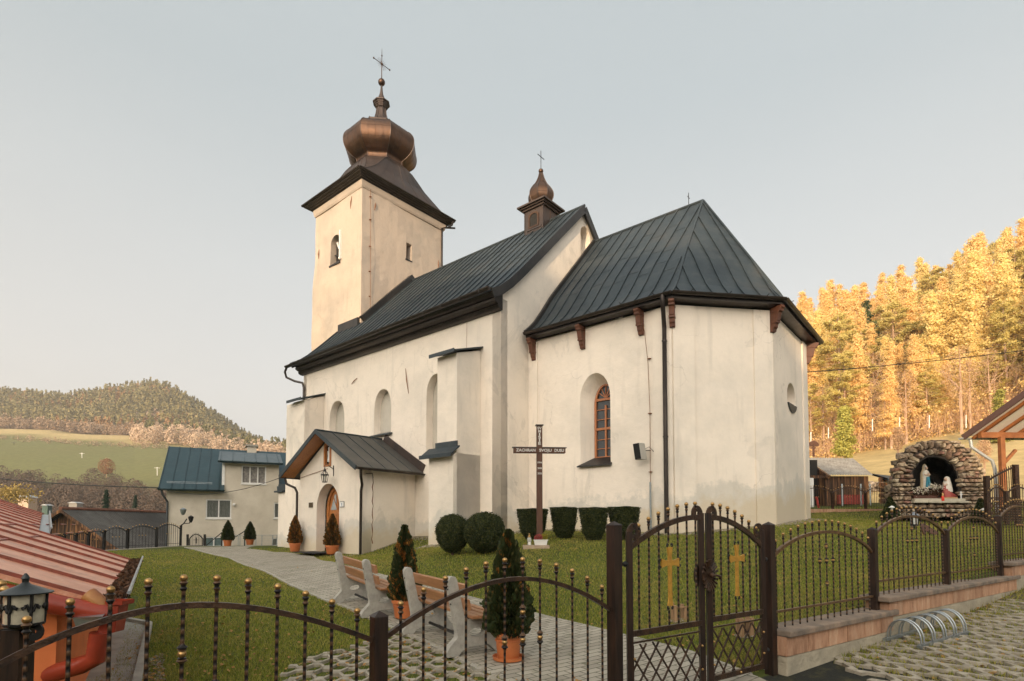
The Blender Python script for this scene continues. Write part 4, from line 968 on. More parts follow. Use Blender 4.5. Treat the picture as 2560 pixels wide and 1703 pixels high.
def drape(name, L_, R_, mat_, lift, n=90, m=16, f=gz, thick=0):
    L2, R2 = resample(L_, n), resample(R_, n); V = []
    for a, b_ in zip(L2, R2):
        for j in range(m + 1):
            p = a.lerp(b_, j / m); V.append((p.x, p.y, f(p.x, p.y) + lift))
    Fc = [(i * (m + 1) + j, (i + 1) * (m + 1) + j, (i + 1) * (m + 1) + j + 1, i * (m + 1) + j + 1) for i in range(n - 1) for j in range(m)]
    b = MB(); b.add(V, Fc); o = b.build(name, mat_, None, 2); ORG[o.as_pointer()] = None; return tag(o, kind='structure')
drape('path', Lp, Rp, M['paving'], .022)
PATHPOLY = [(p.x, p.y) for p in Lp] + [(p.x, p.y) for p in Rp[::-1]]
M['concrete'] = simple('concrete', lin(.42, .39, .33), lin(.27, .25, .21), .92, 0, 4, .5, .02)
def kerb(name, P, w_, h_, f=gz):
    b = MB(); Q = resample([Vector((p.x, p.y, 0)) for p in P], 60); b.strip([(q.x, q.y, f(q.x, q.y) + h_ / 2 - .03) for q in Q], w_, h_ + .06); o = b.build(name, M['concrete'], None); ORG[o.as_pointer()] = None; return tag(o, kind='structure')
kerb('kerb', Lp[2:], .06, .03); kerb('kerb', Rp[1:10], .05, .02)
# small lawn triangle left of the door is left free: mat, gravel verge etc. stand on it
# zigzag grass pavers
def zigzag(name, region, f, x0, x1, y0, y1, ang, mat_, pitch=.20, per=.25, wd=.074, hh=.03):
    ca_, sa_ = math.cos(ang), math.sin(ang); b = MB(); C0 = Vector((np.mean([p[0] for p in region]), np.mean([p[1] for p in region])))
    ny = int((y1 - y0) / pitch); nx = int((x1 - x0) / (per / 2))
    for j in range(ny):
        yy = y0 + j * pitch; ph = j % 2
        for i in range(nx):
            xa = x0 + i * per / 2; ya = yy + (.062 if (i + ph) % 2 else -.062); yb = yy + (-.062 if (i + ph) % 2 else .062)
            if (i + ph * 1) % 2 == 0: segs = [(xa, ya, xa + per * .26, ya), (xa + per * .26, ya, xa + per / 2, yb)]
            else: segs = [(xa, ya, xa + per * .26, ya), (xa + per * .26, ya, xa + per / 2, yb)]
            xm, ym = C0.x + (xa) * ca_ - yy * sa_, C0.y + xa * sa_ + yy * ca_
            if not inpoly(xm, ym, region): continue
            zj = random.uniform(-.006, .006); gap = .004 if i % 4 == 3 else 0
            for (a0, c0_, a1, c1_) in segs:
                a1 -= gap; V = []
                for (px_, py_) in ((a0, c0_ - wd / 2), (a1, c1_ - wd / 2), (a1, c1_ + wd / 2), (a0, c0_ + wd / 2)):
                    X = C0.x + px_ * ca_ - py_ * sa_; Y = C0.y + px_ * sa_ + py_ * ca_; z = float(f(X, Y)) + hh + zj; V.append((X, Y, z))
                b.add(V + [(p[0], p[1], p[2] - .05) for p in V], [(0, 1, 2, 3), (0, 4, 5, 1), (1, 5, 6, 2), (2, 6, 7, 3), (3, 7, 4, 0)])
    o = b.build(name, mat_, None); ORG[o.as_pointer()] = None; return tag(o, kind='structure')
M['paver'] = simple('paver_concrete', lin(.40, .355, .28), lin(.20, .175, .13), .92, 0, 7, .6, .012)
inner_reg = [gp(690, 1703), gp(714, 1675), gp(769, 1640), gp(849, 1627), gp(930, 1604), gp(985, 1578), gp(1052, 1604), gp(1210, 1686), gp(1380, 1762)]
inner_reg += [(.6, 4.2), (-1.6, 2.6), (-2.2, 3.2)]
zigzag('grid_paving', inner_reg, ground, -4, 4, -4, 4, R(8), M['paver'])
ps_ = lambda u, v: gp(u, v, True)
park_reg = [ps_(2057, 1659), ps_(2120, 1630), ps_(2210, 1600), ps_(2330, 1575), ps_(2428, 1532), ps_(2500, 1508), (9.6, 9.0), (12, 9.8), (16, 10), (14, 3), (5.5, 2.5), ps_(2300, 1760), ps_(2165, 1703)]
zigzag('parking', park_reg, street, -7, 7, -6, 6, R(24), M['paver'], .212, .27, .080)

# ------------------------------------------------------------------ leaf and grass scatter
def rnd_dirs(n, g=rng):
    v = g.normal(size=(n, 3)); return v / np.linalg.norm(v, axis=1, keepdims=True)
def quads(C, size, nrm=None, aspect=1.0, up=None, g=rng):
    """quads at centres C with half-size 'size'; random orientation or given normals"""
    n = len(C); N_ = rnd_dirs(n, g) if nrm is None else nrm
    A = np.cross(N_, rnd_dirs(n, g)) if up is None else up
    A /= np.maximum(np.linalg.norm(A, axis=1, keepdims=True), 1e-6); B = np.cross(N_, A); B /= np.maximum(np.linalg.norm(B, axis=1, keepdims=True), 1e-6)
    s_ = np.asarray(size).reshape(-1, 1) * np.ones((n, 1)); A = A * s_ * aspect; B = B * s_
    V = np.stack([C - A - B * .35, C - B * .0 - A * 0 - B, C + A + B * .35 * 0, C + B], 1).reshape(-1, 3) if 0 else np.stack([C - A, C - B, C + A, C + B], 1).reshape(-1, 3)
    return V, np.arange(n * 4).reshape(n, 4)
GRASSM = leaf_mat('grass_blades', lin(.12, .17, .015), lin(.26, .28, .040), lin(.48, .38, .12), .7, .4)
_t = GRASSM.node_tree; _b = _t.nodes['Principled BSDF']; _o = _b.inputs['Base Color'].links[0].from_socket
_n = _t.nodes.new('ShaderNodeTexNoise'); _n.inputs['Scale'].default_value = .55; _n.inputs['Detail'].default_value = 7; _n.inputs['Roughness'].default_value = .7; _c = [x for x in _t.nodes if x.type == 'TEX_COORD'][0]; _t.links.new(_c.outputs['Object'], _n.inputs['Vector'])
_r = _t.nodes.new('ShaderNodeMapRange'); _r.inputs[1].default_value = .48; _r.inputs[2].default_value = .66; _r.inputs[4].default_value = .75; _t.links.new(_n.outputs['Fac'], _r.inputs[0])
_m = _t.nodes.new('ShaderNodeMix'); _m.data_type = 'RGBA'; _m.inputs[7].default_value = (.44, .34, .10, 1); _t.links.new(_r.outputs[0], _m.inputs[0]); _t.links.new(_o, _m.inputs[6])
for _s in (_b.inputs['Base Color'], [x for x in _t.nodes if x.type == 'BSDF_TRANSLUCENT'][0].inputs[0]): _t.links.new(_m.outputs[2], _s)
def cam_a(x, y): return x / np.maximum(y, .1)
def blades(n, regionfn, d0, d1, h, name_=None):
    # density falls with distance from the viewer
    Y = d0 * (d1 / d0) ** rng.random(n); a = rng.uniform(-.98, .98, n); X = a * Y
    k = regionfn(X, Y); X, Y = X[k], Y[k]; Z = ground(X, Y); n = len(X)
    th = rng.random(n) * 2 * np.pi; wv = h * .10 * np.clip(Y / 7, 1, 3) ; hh = h * rng.uniform(.5, 1.3, n)
    lean = rng.normal(size=(n, 2)) * hh[:, None] * .45
    b = np.stack([X, Y, Z], 1); s_ = np.stack([np.cos(th) * wv, np.sin(th) * wv, 0 * wv], 1)
    tip = b + np.stack([lean[:, 0], lean[:, 1], hh], 1); V = np.stack([b - s_, b + s_, tip], 1).reshape(-1, 3)
    return V, np.arange(n * 3).reshape(n, 3)
CHP = [tuple(W(s_, t_, 0)[:2]) for s_, t_ in ((13.8, -1.1), (9.0, -.3), (8.9, -2.5), (4.4, -2.5), (4.4, -.1), (2.3, -.1), (2.3, -1.4), (.8, -1.4), (.8, -.1), (-.0, -.1), (-.1, 1.4), (-5.6, 1.4), (-7.8, 3.85), (-7.8, 8.2), (-5.6, 10.6), (13.8, 10.6))]
def is_lawn(X, Y):
    k = ~inpoly(X, Y, PATHPOLY) & ~inpoly(X, Y, CHP) & ~inpoly(X, Y, inner_reg) & (((X - FO.x) * FN.x + (Y - FO.y) * FN.y) > .12)
    return k & (np.hypot(X, Y - 14) < 27) & ~((X < -4.0) & (Y < 11.5) & (X < -3.6 - (Y - 5) * .62)) 
V1, F1 = blades(420000, is_lawn, 3.6, 26, .042)
go = link_mesh(mesh_np('grass', V1, F1), 'grass', GRASSM); tag(go, 'short autumn grass of the churchyard lawn', 'grass', kind='stuff')
def in_holes(X, Y): return inpoly(X, Y, inner_reg) & (rng.random(X.shape) < .35)
V2, F2 = blades(150000, in_holes, 3.0, 9, .03)
tag(link_mesh(mesh_np('grass', V2, F2), 'grass', GRASSM), 'sparse grass growing in the inner zigzag pavers', 'grass', kind='stuff')
n = 170000; X = rng.uniform(3.5, 16, n); Y = rng.uniform(3, 12, n); k = inpoly(X, Y, park_reg) & (rng.random(n) < .3 + .5 * nz(X, Y, 1.1)); X, Y = X[k], Y[k]; Z = street(X, Y)
n = len(X); hh = .045 * rng.uniform(.4, 1.2, n); th = rng.random(n) * 6.28; wv = .006; b = np.stack([X, Y, Z], 1); s_ = np.stack([np.cos(th) * wv, np.sin(th) * wv, 0 * th], 1)
V3 = np.stack([b - s_, b + s_, b + np.stack([rng.normal(size=n) * .015, rng.normal(size=n) * .015, hh], 1)], 1).reshape(-1, 3)
tag(link_mesh(mesh_np('grass', V3, np.arange(n * 3).reshape(n, 3)), 'grass', GRASSM), 'grass in the cells of the street side grid pavers', 'grass', kind='stuff')
# tufts at the foot of the street wall and verge
def tufts(region_fn, f, n, xr, yr, h, name, label, mat_=GRASSM, wdt=.006):
    X = rng.uniform(*xr, n); Y = rng.uniform(*yr, n); k = region_fn(X, Y); X, Y = X[k], Y[k]; Z = f(X, Y); n = len(X); hh = h * rng.uniform(.3, 1.3, n); th = rng.random(n) * 6.28
    b = np.stack([X, Y, Z], 1); s_ = np.stack([np.cos(th) * wdt, np.sin(th) * wdt, 0 * th], 1)
    V = np.stack([b - s_, b + s_, b + np.stack([rng.normal(size=n) * h * .4, rng.normal(size=n) * h * .4, hh], 1)], 1).reshape(-1, 3)
    return tag(link_mesh(mesh_np(name, V, np.arange(n * 3).reshape(n, 3)), name, mat_), label, 'grass', kind='stuff')
def wall_foot(X, Y):
    n_ = (X - FO.x) * FN.x + (Y - FO.y) * FN.y; a = (X - FO.x) * FD.x + (Y - FO.y) * FD.y
    return (n_ < -.12) & (n_ > -.45 - np.maximum(a - 8.6, 0) * .45) & (a > 4.6)
tufts(wall_foot, street, 90000, (2, 16), (3, 14), .07, 'verge_grass', 'ragged grass along the foot of the street wall')
LEAFM = leaf_mat('dead_leaves', lin(.30, .13, .035), lin(.38, .22, .07), lin(.16, .07, .03), .8, .1)
def litter(X, Y, f, s0, s1, name, label, lift=.035):
    n = len(X); Z = f(X, Y) + lift; nr = np.stack([rng.normal(size=n) * .35, rng.normal(size=n) * .35, np.ones(n)], 1); nr /= np.linalg.norm(nr, axis=1, keepdims=True)
    V, Fq = quads(np.stack([X, Y, Z], 1), rng.uniform(s0, s1, n), nr, .7); return tag(link_mesh(mesh_np(name, V, Fq), name, LEAFM), label, 'leaves', kind='stuff')
n = 9000; Y = 3.6 * (24 / 3.6) ** rng.random(n); X = rng.uniform(-.95, .95, n) * Y; k = (is_lawn(X, Y) & (rng.random(n) < .55)) | inpoly(X, Y, inner_reg) | (inpoly(X, Y, PATHPOLY) & (rng.random(n) < .04))
litter(X[k], Y[k], ground, .010, .028, 'fallen_leaves', 'dead leaves scattered over the churchyard lawn and pavers')
n = 9000; X = rng.uniform(3.5, 15, n); Y = rng.uniform(3, 13, n); k = (inpoly(X, Y, park_reg) & (rng.random(n) < .22 + .4 * nz(X, Y, .9))) | (wall_foot(X, Y) & (rng.random(n) < .8))
litter(X[k], Y[k], street, .012, .03, 'fallen_leaves', 'brown leaves caught in the street side grid pavers', .02)
# gravel along the church wall foot
STONEM = simple('gravel_stone', lin(.36, .31, .25), lin(.20, .165, .13), .9, 0, 30, .3, .005, isl=.8)
def pebbles(X, Y, f, s0, s1, name, label):
    n = len(X); Z = f(X, Y); base = np.array([[1, 0, 0], [0, 1, 0], [-1, 0, 0], [0, -1, 0], [0, 0, .6], [0, 0, -.6]], float)
    sc = rng.uniform(s0, s1, (n, 1, 1)) * rng.uniform(.6, 1.2, (n, 1, 3)); th = rng.random(n) * 6.28; c, s_ = np.cos(th), np.sin(th)
    B = base[None] * sc; Bx = B[..., 0] * c[:, None] - B[..., 1] * s_[:, None]; By = B[..., 0] * s_[:, None] + B[..., 1] * c[:, None]
    V = np.stack([Bx + X[:, None], By + Y[:, None], B[..., 2] + Z[:, None] + .01], -1).reshape(-1, 3)
    T = np.array([[0, 1, 4], [1, 2, 4], [2, 3, 4], [3, 0, 4], [1, 0, 5], [2, 1, 5], [3, 2, 5], [0, 3, 5]]); Fq = (np.arange(n)[:, None, None] * 6 + T[None]).reshape(-1, 3)
    return tag(link_mesh(mesh_np(name, V, Fq), name, STONEM), label, 'gravel', kind='stuff')
edge = [(9.0, -.1), (8.85, -2.5), (4.35, -2.5), (4.3, -.1), (2.3, -.1), (2.25, -1.4), (.8, -1.4), (.75, -.1), (-.05, -.1), (-.1, 1.45), (-5.6, 1.45), (-7.7, 3.9), (-7.7, 8.2)]
X = []; Y = []
for i in range(1, len(edge) - 1):
    (a, b_), (c, d) = edge[i], edge[i + 1]; P, Q = W(a, b_, 0), W(c, d, 0); L_ = (Q - P).length; n = int(L_ * 240)
    if i == 1: n = int(n * .12)
    tq = rng.random(n); nn = Vector((-(Q - P).y, (Q - P).x, 0)).normalized(); oo = -np.abs(rng.normal(size=n)) * .26
    nn = nn if (P + nn - W(3, 6, 0)).length > (P - nn - W(3, 6, 0)).length else -nn
    X.append(P.x + (Q.x - P.x) * tq - nn.x * oo); Y.append(P.y + (Q.y - P.y) * tq - nn.y * oo)
X = np.concatenate(X); Y = np.concatenate(Y); pebbles(X, Y, ground, .012, .035, 'gravel', 'pale gravel strip along the foot of the church wall')
# ------------------------------------------------------------------ fences and gate (wrought iron, brass balls)
def twist_mat():
    t = NT('twisted_bar_iron'); wv = t.n('ShaderNodeTexWave', wave_type='BANDS', bands_direction='Z'); wv.inputs['Scale'].default_value = 7.0; wv.inputs['Distortion'].default_value = 1.2; wv.inputs['Detail'].default_value = 2
    t.l(t.tc.outputs['Object'], wv.inputs['Vector']); f = t.ramp(wv.outputs['Fac'], [(.35, lin(.016, .013, .012)), (.78, lin(.105, .058, .030))])
    t.base(f); t.rough(.45); t.b.inputs['Metallic'].default_value = .45; t.bump(wv.outputs['Fac'], .6, .006); return t.m
M['twist'] = twist_mat()
M['iron_brown'] = simple('patinated_iron', lin(.095, .048, .025), lin(.014, .011, .010), .36, .5, 16, .7, .008, stretch=(1, 1, 1))
M['post'] = simple('patinated_post', lin(.060, .032, .020), lin(.016, .013, .012), .42, .5, 5, .25, .004, stretch=(5, 5, .6))
M['iron_lit'] = simple('sunlit_iron', lin(.24, .135, .062), lin(.05, .03, .018), .34, .5, 14, .6, .006)  # warm light on the right-hand rails painted into a lighter iron colour
M['brass'] = simple('brass_paint', lin(.50, .31, .12), lin(.33, .19, .07), .32, .8, 12, .1)
M['gold'] = simple('gold_paint', lin(.60, .33, .045), lin(.40, .20, .03), .45, .3, 22, .6)
M['cap'] = None
def finial(mb_s, mb_b, p, r=.019, k=1):
    """collar under a ball"""
    p = Vector(p); mb_s.lathe([(r * .5, 0), (r * .9, r * .3), (r * .55, r * .6), (r * .95, r * 1.0), (r * .5, r * 1.3)], tuple(p), 8); mb_b.ball(p + Vector((0, 0, r * 2.2)), r, 10, 8, .92)
BAR = None
def fence_panel(root, p0, p1, z_rail, z_foot, arch_h, zspring, n, ball_r=.019, bar_r=.0085, top=.13, cross_=True, mats=None, twist=True, rail2=None, detail=True, skip=()):
    """arched panel between plan points; z's: zspring = arch ends, arch_h = rise, z_foot bottoms of bars, z_rail the straight low rail"""
    m = mats or (M['iron_brown'], M['twist'], M['brass']); P = Vector(p0); Q = Vector(p1)
    def pt(f, z): return Vector((P.x + (Q.x - P.x) * f, P.y + (Q.y - P.y) * f, z))
    az = lambda f: zspring + arch_h * (1 - (2 * f - 1) ** 2) ** .78 if 0 < f < 1 else zspring
    pan = MB(); pan.strip([pt(f, az(f)) for f in np.linspace(0, 1, 25)], .034 if detail else .04, .030, (FN.x, FN.y, 0) if False else (0, 0, 1))
    o = pan.build('arch_rail', m[0], root)
    for zr in ([z_rail] if z_rail is not None else []) + ([rail2] if rail2 else []): MB().bar(pt(0, zr), pt(1, zr), .026, .022).build('rail', m[0], root)
    mid = (n - 1) / 2; bars = MB(); balls = MB()
    for i in range(n):
        f = (i + .5) / n; zt = az(f) + top
        if detail:
            b = MB(); q = MB(); b.tube([pt(f, z_foot), pt(f, zt)], bar_r, 6); 
            b.lathe([(ball_r * .5, -.02), (ball_r * .95, -.005), (ball_r * .55, .004), (ball_r, .014), (ball_r * .5, .022)], tuple(pt(f, zt)), 8); q.ball(pt(f, zt + .022 + ball_r * .8), ball_r, 12, 8)
            if cross_ and abs(i - round(mid)) <= 1:
                c = az(.5); H = c - (z_rail if z_rail is not None else z_foot)
                zs_ = [c - H * .40] if i != round(mid) else [c - H * .20, c - H * .40, c - H * .72]
                for z_ in zs_:
                    q.ball(pt(f, z_), ball_r * 1.15, 12, 8)
                    for sg in (-1, 1): b.lathe([(ball_r * 1.0, -.012), (ball_r * 1.25, 0), (ball_r * .6, .012), (bar_r, .03)] if sg > 0 else [(bar_r, -.03), (ball_r * .6, -.012), (ball_r * 1.25, 0), (ball_r * 1.0, .012)], tuple(pt(f, z_ + sg * ball_r * 1.25)), 8)
            bo = b.build('bar', m[1], root, 1); q.build('ball', m[2], bo, 1)
        else:
            bars.tube([pt(f, z_foot), pt(f, zt)], bar_r, 4); balls.ball(pt(f, zt + ball_r), ball_r, 6, 4)
            if cross_ and abs(i - round(mid)) <= 1: balls.ball(pt(f, az(.5) - (az(.5) - z_foot) * .42), ball_r, 6, 4)
    if not detail: bo = bars.build('bars', m[1], root); balls.build('balls', m[2], root)
    return o
def post(root, x, y, z0, z1, w_=.08, ang=None, name='post'):
    ang = math.atan2(FD.y, FD.x) if ang is None else ang; c, s_ = math.cos(ang), math.sin(ang); h = w_ / 2
    fr = lambda a, b, z: Vector((x + a * c - b * s_, y + a * s_ + b * c, z))
    b = MB(); b.box((-h, -h, z0), (h, h, z1), fr); o = b.build(name, M['post'], root, 0, .005)
    b = MB(); b.add([fr(-h * 1.08, -h * 1.08, z1), fr(h * 1.08, -h * 1.08, z1), fr(h * 1.08, h * 1.08, z1), fr(-h * 1.08, h * 1.08, z1), fr(0, 0, z1 + .03)], [(0, 1, 4), (1, 2, 4), (2, 3, 4), (3, 0, 4), (3, 2, 1, 0)]); b.build('post_cap', M['post'], o)
    return o
def LT(t): return FO + FD * t
# --- near run: two arched bays left of the gate
pN = LT(-.106); pG = LT(1.72); pL = LT(-.106 - 1.83)
# sizes read from the photograph
fr_ = empty('street_fence', 'black wrought iron fence bays with brass balls nearest the viewer, left of the gate', 'fence', (pN.x, pN.y, -1.5))
def zat(u, v, t):     # height on the fence plane at image position v for fence position t
    P = LT(t); r = ray(u, v); return r.z * P.y / r.y
def tu(u):            # fence position for image column u (height 0)
    a = (u - 1280) / FPX; return (a * FO.y - FO.x) / (FD.x - a * FD.y)
ta, tb = -.106, 1.72
post(fr_, pN.x, pN.y, -1.58, zat(952, 1540, ta), .08)
fence_panel(fr_, LT(ta + .05), LT(tb - .05), zat(1200, 1730, .7), -1.42, .0, 0, 12, .019) if 0 else None
def near_panel(t0, t1, n, uv_ends, uv_peak, top, foot, tp=.10):
    """rail traced through spring and peak heights"""
    zs = zat(*uv_ends[0], t0); ze = zat(*uv_ends[1], t1); zp = zat(*uv_peak, tu(uv_peak[0]))
    P0, P1 = LT(t0), LT(t1); tm = tu(uv_peak[0]); fm = (tm - t0) / (t1 - t0)
    def az(f):
        s_ = zs if f < .5 else ze; return zp - (zp - (zs + (ze - zs) * f)) * abs(2 * f - 1) ** 1.9
    b = MB(); b.strip([Vector((*(P0.lerp(P1, f)), az(f))) for f in np.linspace(0, 1, 33)], .030, .027); b.build('arch_rail', M['iron_brown'], fr_)
    for i in range(n):
        f = (i + .62) / (n + .24); p = P0.lerp(P1, f); z = az(f) + tp; b = MB(); q = MB()
        b.tube([(p.x, p.y, foot), (p.x, p.y, z)], .0085, 6); b.lathe([(.009, -.035), (.017, -.022), (.010, -.014), (.012, -.004), (.019, .004), (.010, .014)], (p.x, p.y, z), 8); q.ball((p.x, p.y, z + .026), .0168, 14, 10)
        k = i - n // 2
        if abs(k) <= 1:
            c = az(.5)
            for z_ in ([c - .40] if k else [c - .22, c - .40, c - .70]):
                q.ball((p.x, p.y, z_), .0185, 14, 10); b.lathe([(.0085, -.05), (.012, -.04), (.024, -.03), (.016, -.022), (.02, -.018)], (p.x, p.y, z_), 8); b.lathe([(.02, .018), (.016, .022), (.024, .03), (.012, .04), (.0085, .05)], (p.x, p.y, z_), 8)
        bo = b.build('bar', M['twist'], fr_, 1); q.build('ball', M['brass'], bo, 1)
    MB().bar((P0.x, P0.y, foot + .12), (P1.x, P1.y, foot + .12), .03, .03).build('rail', M['iron_brown'], fr_)
near_panel(-.066, 1.68, 12, ((965, 1592), (1512, 1526)), (1290, 1447), 0, -1.38)
near_panel(-1.95, -.146, 13, ((-140, 1830), (940, 1600)), (590, 1505), 0, -1.46)
# --- gate posts and double gate
gate = empty('double_gate', 'double wrought iron gate with two golden crosses, scroll tops and lattice foot', 'gate', (LT(2.75).x, LT(2.75).y, -1.42))
tg0, tg1 = 1.72, 3.784
gp_l = empty('gate_post', 'tall brown iron gate post on the left of the double gate', 'post', (LT(tg0).x, LT(tg0).y, -1.5), 'posts of the double gate'); post(gp_l, LT(tg0).x, LT(tg0).y, -1.55, zat(1534, 1313, tg0), .085, name='shaft')
gp_r = empty('gate_post', 'tall brown iron gate post against the end of the stone wall', 'post', (LT(tg1).x, LT(tg1).y, -1.45), 'posts of the double gate'); post(gp_r, LT(tg1).x, LT(tg1).y, -1.5, zat(1920, 1312, tg1), .085, name='shaft')
def gate_leaf(t0, t1, hinge_left, z):
    """z: dict of heights"""
    leaf = MB(); P = lambda t, zz, o=0: Vector((LT(t).x - FN.x * o, LT(t).y - FN.y * o, zz))
    th, tm = (t0, t1) if hinge_left else (t1, t0)     # hinge stile, meeting stile
    leaf.bar(P(th, z['bot']), P(th, z['stile']), .045, .045)
    fr = leaf.build('gate_leaf', M['post'], gate); b = MB(); b.bar(P(tm, z['bot']), P(tm, z['meet']), .045, .045); b.build('meeting_stile', M['post'], fr)
    b = MB(); b.bar(P(th, z['mid']), P(tm, z['mid']), .03, .045); b.build('rail', M['iron_brown'], fr); b = MB(); b.bar(P(th, z['bot'] + .03), P(tm, z['bot'] + .03), .03, .045); b.build('rail', M['iron_brown'], fr)
    def az(f):   # f 0 at hinge, 1 at meeting stile
        return z['spring'] + (z['peak'] - z['spring']) * (1 - (1 - f) ** 2.0)
    b = MB(); b.strip([P(th + (tm - th) * f, az(f)) for f in np.linspace(0, 1, 17)], .028, .042); b.build('arch_rail', M['iron_brown'], fr)
    # scrolls
    def scroll(t, z0, sg, r=.075):
        pts = []
        for k in range(15):
            a = k / 14 * 1.55 * math.pi; rr_ = r * (1 - .035 * k); pts.append(P(t + sg * (r - rr_ * math.cos(a)), z0 + rr_ * math.sin(a) * 1.05))
        s_ = MB(); s_.strip(pts, .05, .014, (FN.x, FN.y, 0)); s_.strip([pts[-1], pts[-1] + Vector((0, 0, -.015)), pts[-1] + (pts[8] - pts[-1]) * .35], .04, .012, (FN.x, FN.y, 0)); s_.build('scroll', M['iron_brown'], fr)
    scroll(th, z['stile'] - .01, 1 if hinge_left else -1, .06); scroll(tm, z['meet'] - .01, -1 if hinge_left else 1, .055)
    n = 7; ic = 3
    for i in range(n):
        f = (i + .9) / (n + .5); t = th + (tm - th) * f; zt = az(f) + .09; b = MB(); q = MB()
        segs = [(z['mid'], zt)] if i != ic else [(z['mid'], z['cr0']), (z['cr1'], zt)]
        for a, c in segs: b.tube([P(t, a), P(t, c)], .0085, 6)
        b.lathe([(.008, -.03), (.015, -.02), (.009, -.012), (.011, -.004), (.017, .003), (.009, .012)], tuple(P(t, zt)), 8); q.ball(P(t, zt + .026), .0175, 12, 8)
        bo = b.build('bar', M['twist'], fr, 1); q.build('ball', M['brass'], bo, 1)
    # golden cross
    f = (ic + .9) / (n + .5); t = th + (tm - th) * f; dw = .017; zc = z['cr0'] + (z['cr1'] - z['cr0']) * .70; D = lambda a, zz, o=.012: P(t + a, zz, o)
    b = MB(); Z0, Z1 = z['cr0'] + .035, z['cr1'] - .035; wd = .105
    for poly in ([(-dw, Z0 + .06), (-dw - .012, Z0), (dw + .012, Z0), (dw, Z0 + .06), (dw, Z1 - .06), (dw + .012, Z1), (-dw - .012, Z1), (-dw, Z1 - .06)], [(-wd, zc - .035), (-wd + .05, zc - .022), (wd - .05, zc - .022), (wd, zc - .035), (wd, zc + .035), (wd - .05, zc + .022), (-wd + .05, zc + .022), (-wd, zc + .035)]):
        b.prism(poly, lambda a, c, d: D(a, c, d), .004 + (.003 if len(b.f) else 0), .02 + (.003 if len(b.f) else 0))
    cr = b.build('golden_cross', M['gold'], fr)
    b = MB()
    for (cx_, cz_, dx_, dz_) in ((-wd, zc, -1, 0), (wd, zc, 1, 0), (0, Z0, 0, -1), (0, Z1, 0, 1)):
        for sg in (-1, 1):
            pts = []
            for k in range(9):
                a = k / 8 * 1.5 * math.pi; r = .020 * (1 - .05 * k); ox, oz = r * math.sin(a) * .9 + .012, sg * (.018 + r * (1 - math.cos(a)) * .5)
                pts.append(D(cx_ + (dx_ * ox + (dz_ != 0) * oz), cz_ + (dz_ * ox + (dx_ != 0) * oz)))
            b.tube(pts, .0065, 5)
    b.build('cross_scrolls', M['black'], cr)
    # lattice
    za, zb = z['bot'] + .055, z['mid'] - .09; b = MB(); b.bar(P(th, zb + .02), P(tm, zb + .02), .014, .014); b.bar(P(th + (.03 if hinge_left else -.03), za), P(th + (.03 if hinge_left else -.03), zb), .016, .016)
    t_lo, t_hi = min(th, tm) + .03, max(th, tm) - .03; H = zb - za; W_ = t_hi - t_lo; k = H * .78; c = -int(H / .15 + 1) * .15
    x = -k
    while x < W_:
        for sg in (1, -1):
            x0_, x1_ = x, x + k; lo_, hi_ = max(x0_, 0), min(x1_, W_)
            if hi_ > lo_ + .01:
                z_lo = za + (lo_ - x0_) / k * H; z_hi = za + (hi_ - x0_) / k * H
                if sg > 0: b.bar(P(t_lo + lo_, z_lo, .004), P(t_lo + hi_, z_hi, .004), .011, .011)
                else: b.bar(P(t_hi - lo_, z_lo, -.008), P(t_hi - hi_, z_hi, -.008), .011, .011)
        x += .145
    b.build('lattice', M['iron_brown'], fr)
    b = MB()
    for q_ in (.25, .75): b.ball(P(th + (.028 if hinge_left else -.028), za + H * q_, .02), .011, 8, 6); b.ball(P(tm + (-.028 if hinge_left else .028), za + H * q_, .02), .011, 8, 6)
    b.ball(P((th + tm) / 2, z['bot'] + .035, .025), .012, 8, 6); b.build('brass_studs', M['brass'], fr)
    b = MB(); hp = th + (-.055 if hinge_left else .04)
    for z_ in (z['bot'] + .17, z['spring'] - .12): b.tube([P(th - (.075 if hinge_left else -.055), z_), P(th, z_)], .014, 8); b.ball(P(hp, z_, .01), .022, 8, 6)
    b.build('hinge', M['black'], fr)
    return fr
tm_ = (tu(1765) ); z1 = dict(bot=-1.36, stile=zat(1578, 1330, 1.87), meet=zat(1752, 1283, tm_), mid=zat(1576, 1586, 1.87), spring=zat(1578, 1370, 1.87), peak=zat(1745, 1293, tm_), cr0=0, cr1=0)
tc1 = tu(1663); z1['cr0'] = zat(1663, 1526, tc1); z1['cr1'] = zat(1663, 1357, tc1)
L1 = gate_leaf(tu(1572), tu(1751), True, z1)
z2 = dict(bot=-1.345, stile=zat(1900, 1326, tu(1900)), meet=zat(1768, 1283, tu(1768)), mid=zat(1905, 1528, tu(1905)), spring=zat(1900, 1367, tu(1900)), peak=zat(1770, 1293, tu(1770)), cr0=0, cr1=0)
tc2 = tu(1835); z2['cr0'] = zat(1835, 1500, tc2); z2['cr1'] = zat(1835, 1352, tc2)
L2 = gate_leaf(tu(1770), tu(1903), False, z2)
